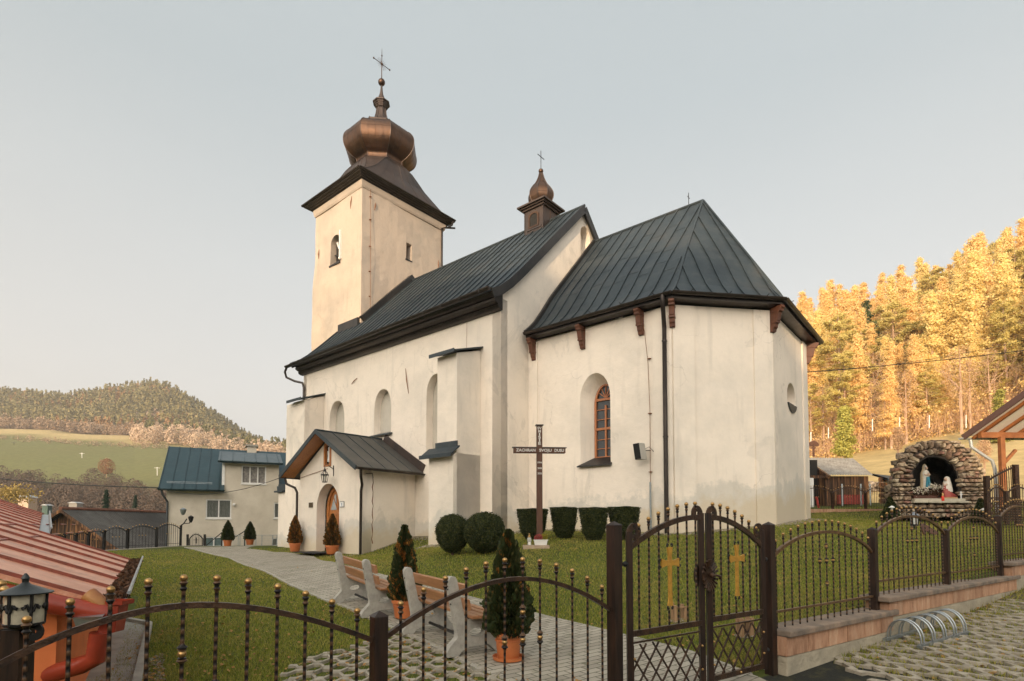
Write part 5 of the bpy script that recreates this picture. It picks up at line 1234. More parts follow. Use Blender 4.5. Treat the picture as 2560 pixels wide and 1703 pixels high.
# lock rosette with handle
tr = tu(1762); zc = zat(1762, 1438, tr)
b = MB(); P = lambda a, zz, o: Vector((LT(tr + a).x - FN.x * o, LT(tr + a).y - FN.y * o, zc + zz))
n = 22
for k in range(n):
    a = 2 * math.pi * k / n
    if abs(math.sin(a)) < .18: continue
    p0 = P(.045 * math.cos(a), .065 * math.sin(a), .035); p1 = P(.105 * math.cos(a), .135 * math.sin(a), .045); b.tube([p0, p1], [.007, .012], 5)
pr_ = [(.085 * math.cos(a), .115 * math.sin(a)) for a in np.linspace(0, 2 * math.pi, 25)[:-1]]; b.prism(pr_, lambda a, c, d: P(a, c, d), .024, .036)
pr_ = [(.085 * math.cos(a), .115 * math.sin(a)) for a in np.linspace(0, 2 * math.pi, 25)[:-1]]; b.prism([(a * .9 - .03, c * .9) for a, c in pr_], lambda a, c, d: P(a, c, d), -.045, -.03)
ro = b.build('lock_plate', M['iron_brown'], L1); b = MB(); b.ball(P(.005, .0, .06), .024, 10, 8); b.tube([P(.0, 0, .05), P(.05, .0, .075), P(.105, -.012, .07), P(.115, -.03, .06)], [.012, .010, .011, .014], 8); b.build('handle', M['iron_brown'], ro, 1)

# --- wall with fence on the right
M['wallblock'] = None
t = NT('split_block'); mp = t.coord((1, 1, 1)); n1 = t.noise(3, 6, .7, t.coord((3, 3, .8))); n2 = t.noise(22, 5, .7)
g = t.n('ShaderNodeNewGeometry'); c = t.ramp(n1, [(.3, lin(.30, .15, .085)), (.5, lin(.52, .29, .175)), (.72, lin(.62, .44, .30))])
hsv = t.n('ShaderNodeHueSaturation'); t.l(t.math('MULTIPLY_ADD', g.outputs['Random Per Island'], .35, .82), hsv.inputs['Value']); t.l(c, hsv.inputs['Color']); t.base(t.mix(t.math('MULTIPLY', n2, .4), hsv.outputs[0], lin(.12, .075, .05))); t.rough(.9); t.bump(t.math('ADD', n1, t.math('MULTIPLY', n2, .4)), .5, .015); M['wallblock'] = t.m
M['capstone'] = simple('weathered_cap', lin(.30, .22, .16), lin(.10, .085, .07), .92, 0, 5, .5, .015)
M['rawconc'] = simple('rough_concrete', lin(.48, .42, .31), lin(.27, .24, .18), .95, 0, 2.2, .8, .04)
t_a = 3.83; t_p1 = 5.98; t_p2 = 8.26; t_p3 = 10.6; t_p4 = 13.0; t_p5 = 15.4
wallr = empty('boundary_wall', 'low stepped wall of reddish blocks under the iron fence right of the gate', 'wall', (LT(6).x, LT(6).y, -1.4))
def wl(t, n_, z): p = LT(t); return Vector((p.x + FN.x * n_, p.y + FN.y * n_, z))
steps = [(t_a, 6.22, -.99), (6.06, 10.95, -.84), (10.72, 15.6, -.62)]
steps[0] = (t_a, 6.16, zat(1930, 1571, 3.9) )
for i, (t0_, t1_, zc_) in enumerate(steps):
    th_ = .06
    b = MB(); b.box((t0_ - (.0 if i == 0 else .08), -.17, zc_ - th_), (t1_ + .06, .17, zc_), wl); b.build('coping', M['capstone'], wallr, 0, .012)
    b = MB(); x = t0_; bl = .40
    while x < t1_ - .02:
        x2 = min(x + bl, t1_); b.box((x, -.13, zc_ - th_ - .18), (x2 - .013, .13, zc_ - th_ - .001), wl); x = x2
    b.build('block_course', M['wallblock'], wallr, 0, .006)
    b = MB(); b.box((t0_ + .01, -.125, -2.2), (t1_ - .005, .125, zc_ - th_ - .184), wl) if 1 else None; b.build('footing', M['rawconc'], wallr, 0, .01)
fr_r = empty('wall_fence', 'arched iron fence with brass balls standing on the stepped wall right of the gate', 'fence', (LT(6).x, LT(6).y, -.9))
H_ = lambda u, v, t: zat(u, v, t)
post(fr_r, LT(t_p1).x, LT(t_p1).y, -1.15, H_(2179, 1324, t_p1), .085); post(fr_r, LT(t_p2).x, LT(t_p2).y, -.86, H_(2360, 1326, t_p2), .085)
post(fr_r, LT(t_p3).x, LT(t_p3).y, -.86, H_(2494, 1291, t_p3), .085); post(fr_r, LT(t_p4).x, LT(t_p4).y, -.64, .15, .085); post(fr_r, LT(t_p5).x, LT(t_p5).y, -.64, .17, .085)
def panel_r(t0_, t1_, zs, zp, zr, zf, n): 
    fence_panel(fr_r, LT(t0_ + .045), LT(t1_ - .045), zr, zf, zp - zs, zs, n, .0150, .0078, .085, mats=(M['iron_lit'], M['twist'], M['brass']))
panel_r(tg1, t_p1, zat(1935, 1396, 3.83), zat(2062, 1330, tu(2062)), zat(1935, 1531, 3.83), steps[0][2] - .0, 15)
panel_r(t_p1, t_p2, zat(2190, 1340, 6.02), zat(2272, 1291, tu(2272)), zat(2190, 1454, 6.02), steps[1][2], 15)
panel_r(t_p2, t_p3, zat(2368, 1336, 8.3), zat(2428, 1293, tu(2428)), zat(2372, 1433, 8.3), steps[1][2], 15)
panel_r(t_p3, t_p4, zat(2502, 1300, 10.65), zat(2556, 1266, tu(2556)), zat(2502, 1388, 10.65), steps[2][2], 15)
panel_r(t_p4, t_p5, -.0, .34, -.44, -.62, 15)

# ------------------------------------------------------------------ bicycle racks
M['galv'] = simple('galvanised_steel', lin(.42, .46, .48), lin(.28, .31, .33), .38, .8, 14, .15)
def bike_rack(label, base, ang, n=5, f=sz, gap=.36):
    r_ = empty('bicycle_rack', label, 'bicycle rack', base, 'galvanised bicycle racks'); c, s_ = math.cos(ang), math.sin(ang)
    def fr(a, b, z):   # a along rack, b across (away)
        x, y = base[0] + a * c - b * s_, base[1] + a * s_ + b * c; return Vector((x, y, f(x, y) + z))
    L_ = gap * (n - 1)
    b = MB(); b.bar(fr(-.08, 0, .03), fr(L_ + .1, 0, .03), .035, .035); b.build('front_rail', M['galv'], r_)
    b = MB(); b.bar(fr(-.10, .33, .04), fr(L_ - .35, .33, .04), .035, .035); b.build('rear_rail', M['galv'], r_)
    for i in range(n):
        for dx in (-.032, .032):
            k = i * gap; pts = []
            for q in range(13):
                a = math.pi * q / 12; pts.append(fr(k + dx, .16 - .17 * math.cos(a), .05 + .235 * math.sin(a) ** .8 * (1)))
            pts = [fr(k + dx, -.01, .0)] + pts + [fr(k + dx, .33, .05)]
            b = MB(); b.tube(pts, .0095, 8); b.build('hoop', M['galv'], r_, 1)
    return r_
bx, by = ps_(2305, 1622); bx2, by2 = ps_(2448, 1578)
bike_rack('galvanised five hoop bicycle rack on the pavers below the stone wall', (bx, by, sz(bx, by)), math.atan2(by2 - by, bx2 - bx), 5, sz, .275)
q0 = gp(985, 1700); bike_rack('galvanised bicycle rack on the inner pavers, mostly below the picture edge', (-1.05, 4.1, gz(-1.05, 4.1)), R(-50), 3, gz)

# ------------------------------------------------------------------ benches
M['bench_conc'] = simple('bench_concrete', lin(.44, .42, .37), lin(.28, .27, .24), .9, 0, 10, .5, .006)
t = NT('bench_plank'); n1 = t.noise(3, 5, .6, t.coord((1, 10, 10))); c = t.ramp(n1, [(.3, lin(.27, .12, .055)), (.7, lin(.42, .21, .10))]); t.base(c); t.rough(.42); t.bump(n1, .1, .003); M['plank'] = t.m
def make_bench(label, loc, rot):
    """origin at the ground under the left concrete end; +x along the bench, +y towards the seat front"""
    r_ = bpy.data.objects.new('park_bench', None); COL.objects.link(r_); tag(r_, label, 'bench', 'concrete and timber benches beside the path')
    side = [(-.20, 0), (-.17, 0.0), (.0 - .20 + .14, 0)]
    prof_ = [(-.22, 0), (-.09, 0), (-.04, .06), (.10, .11), (.28, .10), (.36, .03), (.40, 0), (.50, 0), (.49, .06), (.42, .14), (.37, .24), (.38, .34), (.42, .395), (.42, .42), (.02, .40), (-.02, .44), (-.11, .84), (-.135, .875), (-.185, .875), (-.21, .84), (-.205, .78), (-.13, .42), (-.10, .26), (-.10, .20), (-.19, .11), (-.235, .04)]
    hole = [(.14 + .10 * math.cos(a), .245 + .05 * math.sin(a)) for a in np.linspace(0, 2 * math.pi, 17)[:-1]]
    for x in (0, 1.42):
        o = slab('end_frame', prof_, [hole], -.05, .05, lambda a, b, d, x=x: (x + d, a, b), M['bench_conc'], r_); 
        md = o.modifiers.new('b', 'BEVEL'); md.width = .008; md.segments = 2; md.limit_method = 'ANGLE'; md.angle_limit = R(50)
    for (y, z) in ((.345, .445), (.245, .44), (.145, .435), (.055, .435)):
        b = MB(); b.box((-.19, y - .043, z - .018), (1.61, y + .043, z + .018)); b.build('seat_plank', M['plank'], r_, 0, .006)
    for z in (.57, .735):
        yb = -.02 - (z - .44) * .225; b = MB(); fr = lambda a, b_, c: (a, yb + b_ - c * .225, z + c + b_ * .2); b.box((-.19, .0, -.062), (1.61, .04, .062), fr); b.build('back_plank', M['plank'], r_, 0, .006)
    b = MB(); b.tube([(0, .14, .13), (1.42, .14, .13)], .02, 8); b.build('tie_rod', M['black'], r_, 1)
    b = MB()
    for x in (0, 1.42):
        for z in (.57, .735): yb = -.14 - (z - .44) * .225; b.ball((x, yb + .008, z), .011, 6, 4)
    b.build('bolts', M['black'], r_); r_.location = loc; r_.rotation_euler = (0, 0, rot); return r_
gA = Vector((*gp(866, 1508), 0)); gB = Vector((*gp(1166, 1645), 0)); gM = Vector((*gp(940, 1546), 0)); gC = Vector((*gp(1046, 1586), 0))
dirb = (gM - gA).normalized(); ang = math.atan2(dirb.y, dirb.x)
# seat fronts face the path side (towards the far left), backs face the viewer
def bench_at(label, P, Q):
    d = (Q - P).normalized(); a = math.atan2(d.y, d.x); z0 = gz(P.x, P.y); z1 = gz(Q.x, Q.y); o = make_bench(label, (P.x, P.y, (z0 + z1) / 2 + .02), a); o.rotation_euler = (0, -math.atan2(z1 - z0, (Q - P).length), a); o.location.z = z0 + .02; return o
bench_at('concrete and timber bench standing farther up the path, partly behind the first potted conifer', gA, gM)
bench_at('concrete and timber bench nearest the gate, between the two dark potted conifers', gC, gB)

# ------------------------------------------------------------------ clipped shrubs and potted conifers
DARKLEAF = leaf_mat('dark_yew', lin(.010, .020, .006), lin(.024, .038, .011), lin(.13, .12, .032), .55, .15)
THUJA = leaf_mat('thuja_green', lin(.014, .026, .008), lin(.030, .045, .012), lin(.075, .060, .016), .65, .15)
THUJA_B = leaf_mat('thuja_browned', lin(.022, .032, .009), lin(.13, .062, .014), lin(.045, .045, .014), .7, .15)
DRYLEAF = leaf_mat('browned_sprays', lin(.34, .13, .02), lin(.22, .08, .015), lin(.42, .20, .04), .7, .15)
TERRA = simple('terracotta', lin(.56, .175, .055), lin(.44, .13, .04), .55, 0, 5, .15, .004)
BARK = simple('bark', lin(.13, .085, .055), lin(.06, .04, .028), .95, 0, 12, .8, .02, stretch=(1, 1, .3))
SOILM = simple('pot_soil', lin(.035, .022, .014), None, .95, 0, 20, .8, .01)
def shell(n, fn, jit, g=rng):
    """points on and just inside a surface of revolution r(z01)->(r,z)"""
    pass
def foliage(C, N_, size, mat_, name, parent, aspect=.6, mix=.5, two=None):
    nr = N_ * mix + rnd_dirs(len(C)); nr /= np.linalg.norm(nr, axis=1, keepdims=True); V, Fq = quads(C, size, nr, aspect)
    Mx = ORG.get(parent.as_pointer()) if parent else None
    if Mx is not None: V = V + np.array(Mx.translation)
    return link_mesh(mesh_np(name, V, Fq), name, mat_, parent)
def clipped(label, base, kind, rx, h, n=9000, group=None, cat='shrub', sq=0):
    r_ = empty('clipped_shrub', label, cat, base, group); x0, y0, z0 = base
    m = int(n * 1.8); u = rng.random(m); th = rng.random(m) * 2 * np.pi
    bump_ = 1 + .03 * np.sin(th * 5 + u * 7) + .025 * np.sin(th * 9 - u * 13) + .025 * np.sin(th * 21 + u * 31) + rng.normal(size=m) * .012
    if kind == 'ball':
        cz = 2 * u - 1; rr_ = np.sqrt(1 - np.abs(cz) ** 2.6) ; pr_ = np.where(cz < 0, rr_ * (1 - .12 * (-cz)), rr_)
        R_ = rx * pr_ * bump_; Z = h / 2 * (1 + cz * bump_)
        # area weighting
        keep = rng.random(m) < .25 + .75 * pr_; 
        N_ = np.stack([np.cos(th) * pr_, np.sin(th) * pr_, cz], 1)
    else:      # vase: narrow foot, flat top
        top = rng.random(m) < .30; z01 = np.where(top, 1, u); wr = np.where(z01 < .25, .42 + z01 * 1.35, .757 + (z01 - .25) * .32)
        q = (np.abs(np.cos(th)) ** 4 + np.abs(np.sin(th)) ** 4) ** -.25
        R_ = rx * wr * q * bump_ * np.where(top, np.sqrt(rng.random(m)), 1); Z = h * z01 + np.where(top, .02 * np.sin(th * 3), 0); N_ = np.stack([np.cos(th), np.sin(th), np.where(top, 2., .1)], 1); keep = np.ones(m, bool)
    inset = np.abs(rng.normal(size=m)) * .045; R_ = np.maximum(R_ - inset + .05 * rng.random(m) * (rng.random(m) < .12), .01)
    C = np.stack([x0 + R_ * np.cos(th), y0 + R_ * np.sin(th), z0 + Z], 1)[keep]
    foliage(C, N_[keep], rng.uniform(.008, .018, keep.sum()), DARKLEAF, 'foliage', r_, 1.3, .8)
    k = 20; tt_ = np.linspace(0, 1, k); b = MB()
    if kind == 'ball': b.lathe([(max(rx * .86 * math.sqrt(max(1 - abs(2 * q - 1) ** 2.6, 0)) * (1 - .12 * max(1 - 2 * q, 0)), .01), h * (.03 + .92 * q)) for q in tt_], base, 16)
    else: b.lathe([(rx * .84 * (.42 + q * 1.35 if q < .25 else .757 + (q - .25) * .32) * 1.02, h * (.02 + .94 * q)) for q in tt_], base, 16)
    b.build('inner_growth', DARKLEAF, r_); MB().tube([(x0, y0, z0 - .1), (x0, y0, z0 + .2)], .04, 6).build('stem', BARK, r_); return r_
def gpt(u, v): P = GP(u, v); return (P.x, P.y, P.z)
b1 = at_y(1133, 1381, 14.2); b2 = at_y(1212, 1381, 13.9)
def shrub_px(label, kind, uc, v0, v1, wpx, Y, group, n=9000):
    lo = at_y(uc, v0, Y); hi = at_y(uc, v1, Y); clipped(label, (lo.x, lo.y, lo.z), kind, wpx / 2 / FPX * Y, hi.z - lo.z, n, group)
GB = 'dark clipped shrubs on the lawn'
shrub_px('dark green shrub clipped to a ball, left of the pair before the buttress', 'ball', 1131, 1381, 1287, 80, 14.3, GB, 13000)
shrub_px('larger dark green ball shrub, right of the pair, overlapping its neighbour', 'ball', 1212, 1381, 1282, 100, 14.0, GB, 15000)
shrub_px('vase shaped clipped yew directly behind the tall wooden cross', 'vase', 1331, 1347, 1274, 76, 16.0, GB)
shrub_px('flat topped vase shaped yew right of the wooden cross', 'vase', 1410, 1347, 1270, 66, 16.2, GB)
shrub_px('vase shaped yew below the church window, third from the cross', 'vase', 1484, 1350, 1271, 70, 15.6, GB)
shrub_px('wide flat topped yew next to the rain pipe, end of the clipped row', 'vase', 1560, 1349, 1269, 76, 15.6, GB)

def potted(label, base, pot_r, pot_h, h, r, brown=0, saucer=False, n=8000):
    r_ = empty('potted_conifer', label, 'potted plant', base, 'conifers in terracotta pots'); x0, y0, z0 = base
    b = MB(); b.lathe([(pot_r * .70, 0), (pot_r * .74, .01), (pot_r * .90, pot_h * .80), (pot_r * 1.0, pot_h * .81), (pot_r * 1.02, pot_h * .97), (pot_r * .97, pot_h), (pot_r * .90, pot_h * .99), (pot_r * .88, pot_h * .9)], (x0, y0, z0 + .015), 28); po = b.build('pot', TERRA, r_, 1)
    b = MB(); b.lathe([(pot_r * .905, pot_h * .66), (pot_r * .93, pot_h * .68), (pot_r * .925, pot_h * .70)], (x0, y0, z0 + .015), 28); b.build('pot_band', TERRA, po, 1)
    MB().lathe([(pot_r * .88, pot_h * .9), (pot_r * .01, pot_h * .93)], (x0, y0, z0 + .015), 20).build('soil', SOILM, po)
    if saucer: MB().lathe([(pot_r * .80, 0), (pot_r * 1.05, .01), (pot_r * 1.10, .045), (pot_r * 1.06, .045), (pot_r * 1.0, .015), (.01, .014)], (x0, y0, z0), 28).build('saucer', TERRA, r_, 1)
    m = int(n * 1.5); u = rng.random(m) ** .75; th = rng.random(m) * 2 * np.pi; prof_ = np.interp(u, [0, .08, .3, .6, .85, 1], [.72, .95, 1.0, .66, .34, .06])
    lob = 1 + .13 * np.sin(th * 4 + u * 9) + .09 * np.sin(th * 7 - u * 23) + .06 * np.sin(u * 60 + th)
    R_ = r * prof_ * lob * (.55 + .45 * rng.random(m) ** .4) + (rng.random(m) < .04) * .02; Z = z0 + pot_h * .93 + h * u
    C = np.stack([x0 + R_ * np.cos(th), y0 + R_ * np.sin(th), Z], 1)
    # upright fans: normals roughly horizontal and tangential
    nr = np.stack([-np.sin(th), np.cos(th), 0 * th], 1) + rnd_dirs(m) * .55; nr /= np.linalg.norm(nr, axis=1, keepdims=True)
    up_ = np.stack([np.cos(th) * .35, np.sin(th) * .35, np.ones(m)], 1) + rnd_dirs(m) * .3; up_ -= nr * (up_ * nr).sum(1, keepdims=True)
    sz_ = rng.uniform(.010, .022, m) * (r / .25) ** .3
    isb = (nz(C[:, 0] * 31 + C[:, 2] * 23, C[:, 1] * 34 - C[:, 2] * 27, 1.0) > (1 - brown * 1.1)) & (rng.random(m) < .55 + brown * .4) if brown else np.zeros(m, bool)
    for sel, mt, nm in ((~isb, THUJA_B if brown > .3 else THUJA, 'foliage'), (isb, DRYLEAF, 'browned_foliage')):
        if sel.sum() < 5: continue
        V, Fq = quads(C[sel], sz_[sel], nr[sel], 1.7, up_[sel]); V = V - np.array(base); link_mesh(mesh_np(nm, V, Fq), nm, mt, r_)
    b = MB(); b.lathe([(max(r * .55 * float(np.interp(q, [0, .08, .3, .6, .85, 1], [.72, .95, 1.0, .66, .34, .06])), .01), h * q * .93) for q in np.linspace(0, 1, 12)], (x0, y0, z0 + pot_h * .93), 12); b.build('inner_growth', THUJA, r_)
    MB().tube([(x0, y0, z0 + pot_h * .85), (x0, y0, z0 + pot_h + h * .4)], [.022, .012], 6).build('stem', BARK, r_); return r_
def potted_px(label, uc, vb, vr, vt, potw, folw, brown=0, saucer=False, n=8000, z=None, Y=None):
    if Y is None: P = GP(uc, vb); Y = P.y; base = (P.x, P.y, P.z + .022)
    else: P = at_y(uc, vb, Y); base = tuple(P)
    k = Y / FPX; ph = (vb - vr) * k; hh = (vr - vt) * k
    return potted(label, base, potw / 2 * k, ph, hh, folw / 2 * k, brown, saucer, n)
potted_px('big dark potted conifer in front of the nearer bench, pot on a saucer', 1271, 1655, 1588, 1333, 72, 108, .10, True, 16000)
potted_px('potted conifer between the two benches with brown flecked foliage', 1010, 1550, 1505, 1318, 61, 70, .28, False, 12000)
potted_px('rusty brown potted conifer left of the church door', 737, 1381, 1360, 1290, 29, 33, .5, False, 7000)
potted_px('rusty brown potted conifer right of the church door', 830, 1388, 1366, 1286, 34, 38, .42, False, 7000)
potted_px('slim green potted conifer on the paving before the house wall, near the iron gate', 569, 1366, 1351, 1301, 21, 29, .0, False, 5000, Y=28.6)
potted_px('slim green potted conifer on the paving before the house, nearer the church', 624.5, 1363, 1349, 1304, 20, 27, .0, False, 5000, Y=29.4)

# ------------------------------------------------------------------ mission cross with its lettering
Yc = 15.0; ct_ = at_y(1348.5, 1063, Yc); cb = at_y(1348.5, 1338, Yc)
mc = empty('mission_cross', 'tall brown wooden cross with white carved lettering on the lawn', 'cross', (cb.x, cb.y, cb.z))
WOODC = simple('brown_beam', lin(.115, .045, .020), lin(.05, .02, .010), .6, 0, 6, .4, .008, stretch=(6, 6, .5))
LET = simple('white_lettering', lin(.75, .73, .68), None, .6)
cx, cy = (ct_.x + cb.x) / 2, cb.y; ry = R(4); cax = Vector((math.cos(ry), math.sin(ry), 0)); cay = Vector((-math.sin(ry), math.cos(ry), 0))
def fc(a, b_, z): return Vector((cx, cy, z)) + cax * a + cay * b_
hw = .077; zt = ct_.z; zb = cb.z
MB().box((-hw, -.06, zb - .3), (hw, .06, zt - .02), fc).build('upright', WOODC, mc, 0, .005)
za = at_y(1348, 1127, Yc).z; hl = .70
MB().box((-hl, -.082, za - .068), (hl, -.0605, za + .068), fc).box((-hl, .0605, za - .068), (hl, .075, za + .068), fc).build('crossbeam', WOODC, mc, 0, .004)
MB().box((-.105, -.09, zt - .02), (.105, .09, zt + .005), fc).box((-hl - .04, -.10, za + .0685), (-.078, .09, za + .088), fc).box((.078, -.10, za + .0685), (hl + .03, .09, za + .088), fc).build('cover_strip', M['gutter'], mc)
fl = lambda x, y, z: fc(x, -.084 - z, za + y)
for txt, x, s_, w_ in (('ZACHRAN', -.375, .108, .52), ('SVOJU', .155, .108, .33), ('DUSU', .53, .108, .255)): text_mesh(txt, s_, .006, lambda a, b_, c, x=x: fc(x + a, -.085 - c, za - .002 + b_), 'lettering', LET, mc, bold=.002, width=w_)
# caron over the N of ZACHRAN is not readable in the photograph and is left as painted there
for ch, k in zip(['SV', 'M', 'I', 'S', 'I', 'E'], range(6)):
    z_ = zt - .095 - k * .083 ; text_mesh(ch, .105 if k else .095, .006, lambda a, b_, c, z_=z_: fc(a, -.064 - c, z_ + b_), 'lettering', LET, mc, bold=.002, width=(.115 if k == 0 else .03 if ch == 'I' else .07))
for txt, v in (('1994', 1157.5), ('2008', 1171.5), ('2020', 1184.5)):
    z_ = at_y(1348, v, Yc).z; text_mesh(txt, .068, .006, lambda a, b_, c, z_=z_: fc(a, -.064 - c, z_ + b_), 'lettering', LET, mc, bold=.001, width=.115)
Ys = 14.35; sb = at_y(1340, 1370, Ys); zs_ = gz(sb.x, sb.y)
o = MB().box((sb.x - .34, sb.y - .16, zs_ - .05), (sb.x + .34, sb.y + .16, zs_ + .065)).build('stone_slab', simple('sandstone', lin(.45, .35, .25), lin(.28, .2, .14), .9, 0, 8, .5, .01), None, 0, .01); tag(o, 'flat sandstone slab lying at the foot of the wooden cross', 'slab')
fb = empty('flower_trough', 'white trough of pink heather on the slab below the cross', 'flower box', (sb.x + .12, sb.y, zs_ + .066)); x0, y0, z0 = sb.x + .12, sb.y, zs_ + .067
b = MB(); b.add([(x0 - .15, y0 - .06, z0), (x0 + .15, y0 - .06, z0), (x0 + .15, y0 + .06, z0), (x0 - .15, y0 + .06, z0), (x0 - .175, y0 - .08, z0 + .13), (x0 + .175, y0 - .08, z0 + .13), (x0 + .175, y0 + .08, z0 + .13), (x0 - .175, y0 + .08, z0 + .13)], [(3, 2, 1, 0), (0, 1, 5, 4), (1, 2, 6, 5), (2, 3, 7, 6), (3, 0, 4, 7), (4, 5, 6, 7)]); b.box((x0 - .185, y0 - .09, z0 + .12), (x0 + .185, y0 - .075, z0 + .14)); b.build('trough', M['white'], fb, 0, .005)
m = 500; X = x0 + rng.uniform(-.16, .05, m); C = np.stack([X, y0 + rng.uniform(-.07, .07, m), z0 + .13 + rng.random(m) * .15 * (1 - ((X - x0 + .05) / .14) ** 2 * .6)], 1); foliage(C, rnd_dirs(m), rng.uniform(.006, .014, m), leaf_mat('heather', lin(.48, .10, .08), lin(.35, .06, .08), lin(.5, .2, .1)), 'heather', fb, 1.5)
m = 260; C = np.stack([x0 + rng.uniform(.03, .17, m), y0 + rng.uniform(-.07, .07, m), z0 + .12 + rng.random(m) * .17], 1); foliage(C, rnd_dirs(m), rng.uniform(.006, .014, m), leaf_mat('yellow_sprigs', lin(.20, .22, .03), lin(.38, .30, .04), lin(.1, .12, .03)), 'sprigs', fb, 1.8)
gl = empty('grave_candle', 'clear glass grave lantern standing on the slab left of the heather', 'candle', (sb.x - .17, sb.y, zs_ + .066)); x1 = sb.x - .17
GLASS = simple('cloudy_glass', lin(.55, .55, .50), lin(.35, .35, .33), .15, 0, 10, 0)
MB().lathe([(.05, 0), (.055, .02), (.04, .06), (.06, .12), (.05, .18), (.03, .2)], (x1, y0, z0), 12).build('glass', GLASS, gl, 1); MB().lathe([(.055, .2), (.03, .23), (.015, .26), (.025, .28), (.01, .30)], (x1, y0, z0), 10).build('lid', M['brass'], gl, 1); MB().lathe([(.035, .005), (.035, .08)], (x1, y0 - .03, z0), 10).build('label', M['white'], gl)

# young tree guards of wooden stakes on the lawn
GUARDW = simple('raw_stake_wood', lin(.38, .24, .13), lin(.22, .13, .07), .85, 0, 9, .4, .006, stretch=(4, 4, .5))
def guard(label, u, v, vt, wpx):
    P = GP(u, v); k = P.y / FPX; h = (v - vt) * k; w_ = wpx * k / 2; r_ = empty('tree_guard', label, 'tree guard', tuple(P), 'wooden stake guards on the lawn')
    for (a, b_) in ((-w_, -w_), (w_, -w_), (w_, w_), (-w_, w_)):
        MB().box((P.x + a - .022, P.y + b_ - .018, P.z - .05), (P.x + a + .022, P.y + b_ + .018, P.z + h + random.uniform(-.02, .02))).build('stake', GUARDW, r_, 0, .003)
    b = MB(); b.box((P.x - w_, P.y - w_ - .035, P.z + h * .86), (P.x + w_, P.y - w_ - .019, P.z + h * .95)); b.box((P.x + w_ * .5, P.y - w_, P.z + h * .8), (P.x + w_ * .58, P.y + w_, P.z + h * .9)); b.build('slat', GUARDW, r_)
    MB().tube([(P.x, P.y, P.z), (P.x + .01, P.y, P.z + h * .9)], .008, 5).build('sapling', BARK, r_)
    n = 260; th = rng.random(n) * 6.28; q = np.sqrt(rng.random(n)) * w_ * 1.9; o = pebbles(P.x + q * np.cos(th), P.y + q * np.sin(th), ground, .008, .02, 'gravel', 'pale stones around ' + ('the left' if u < 1750 else 'the right') + ' stake guard')
guard('wooden stake guard around a sapling behind the left gate leaf', 1697, 1552, 1512, 24)
guard('wooden stake guard around a sapling low behind the right gate leaf', 1862, 1590, 1545, 24)
# ------------------------------------------------------------------ house beyond the church door
HX = Vector((.896, .444, 0)); HN = Vector((-.444, .896, 0)); H0 = Vector((-19.22, 31, 0))
def fH(a, b_, z): return H0 + HX * a + HN * b_ + Vector((0, 0, z))
def hp(u, v, b_=0):
    r = ray(u, v); k = (H0.dot(HN) + b_) / r.dot(HN); P = r * k; return ((P - H0).dot(HX), P.z)
RENDER_ = simple('roughcast', lin(.66, .60, .50), lin(.54, .48, .39), .95, 0, 1.2, 1.0, .03)
TEAL = metal_roof('teal_sheet', lin(.022, .050, .060), lin(.028, .062, .074), lin(.035, .072, .085), .35, .35)
house = empty('village_house', 'beige roughcast house with teal sheet metal roof and a wide dormer, left of the church', 'house', tuple(fH(5, 3, -1.2)))
a_d0 = hp(557, 1145)[0]; a_d1 = hp(698, 1150)[0]; z_e = hp(415, 1222, -.5)[1]; z_de = hp(600, 1156, -.3)[1]
w1 = (hp(514, 1296), hp(579, 1249)); w2 = (hp(603, 1209), hp(666, 1166)); w3 = (hp(684, 1296), hp(716, 1257)); wb = (hp(508, 1368), hp(560, 1342)); wb2 = (hp(680, 1366), hp(696, 1345))
rect = lambda w_: [(w_[0][0], w_[0][1]), (w_[1][0], w_[0][1]), (w_[1][0], w_[1][1]), (w_[0][0], w_[1][1])]
hw_ = slab('front_wall', [(0, -3), (12, -3), (12, z_e + .3), (a_d1, z_e + .3), (a_d1, z_de), (a_d0, z_de), (a_d0, z_e + .2), (0, z_e + .2)], [rect(w) for w in (w1, w2, w3, wb, wb2)], 0, .3, lambda a, z, d: fH(a, d, z), RENDER_, house)
MB().box((0, .3, -3), (.3, 8, z_e + .2), fH).box((11.7, .3, -3), (12, 8, z_e + .2), fH).box((a_d0, .3, z_e), (a_d0 + .15, 3, z_de), fH).box((a_d1 - .15, .3, z_e), (a_d1, 3, z_de), fH).build('side_wall', RENDER_, house)
b = MB(); zr_ = hp(437, 1117, 4.2)[1]
b.add([fH(0.05, 0.3, z_e), fH(.05, 8, z_e), fH(.05, 4.2, zr_ - .2)], [(0, 1, 2)]); b.build('gable', RENDER_, house)
CURT = NT('curtain'); wv = CURT.n('ShaderNodeTexWave', wave_type='BANDS', bands_direction='X'); wv.inputs['Scale'].default_value = 5; wv.inputs['Distortion'].default_value = 3; CURT.l(CURT.tc.outputs['Object'], wv.inputs['Vector'])
CURT.base(CURT.mix(CURT.math('MULTIPLY', CURT.noise(6, 5, .7), .8), CURT.ramp(wv.outputs['Fac'], [(.3, lin(.05, .06, .05)), (.7, lin(.26, .27, .24))]), lin(.02, .025, .02))); CURT.b.inputs['Coat Weight'].default_value = .6; CURT = CURT.m
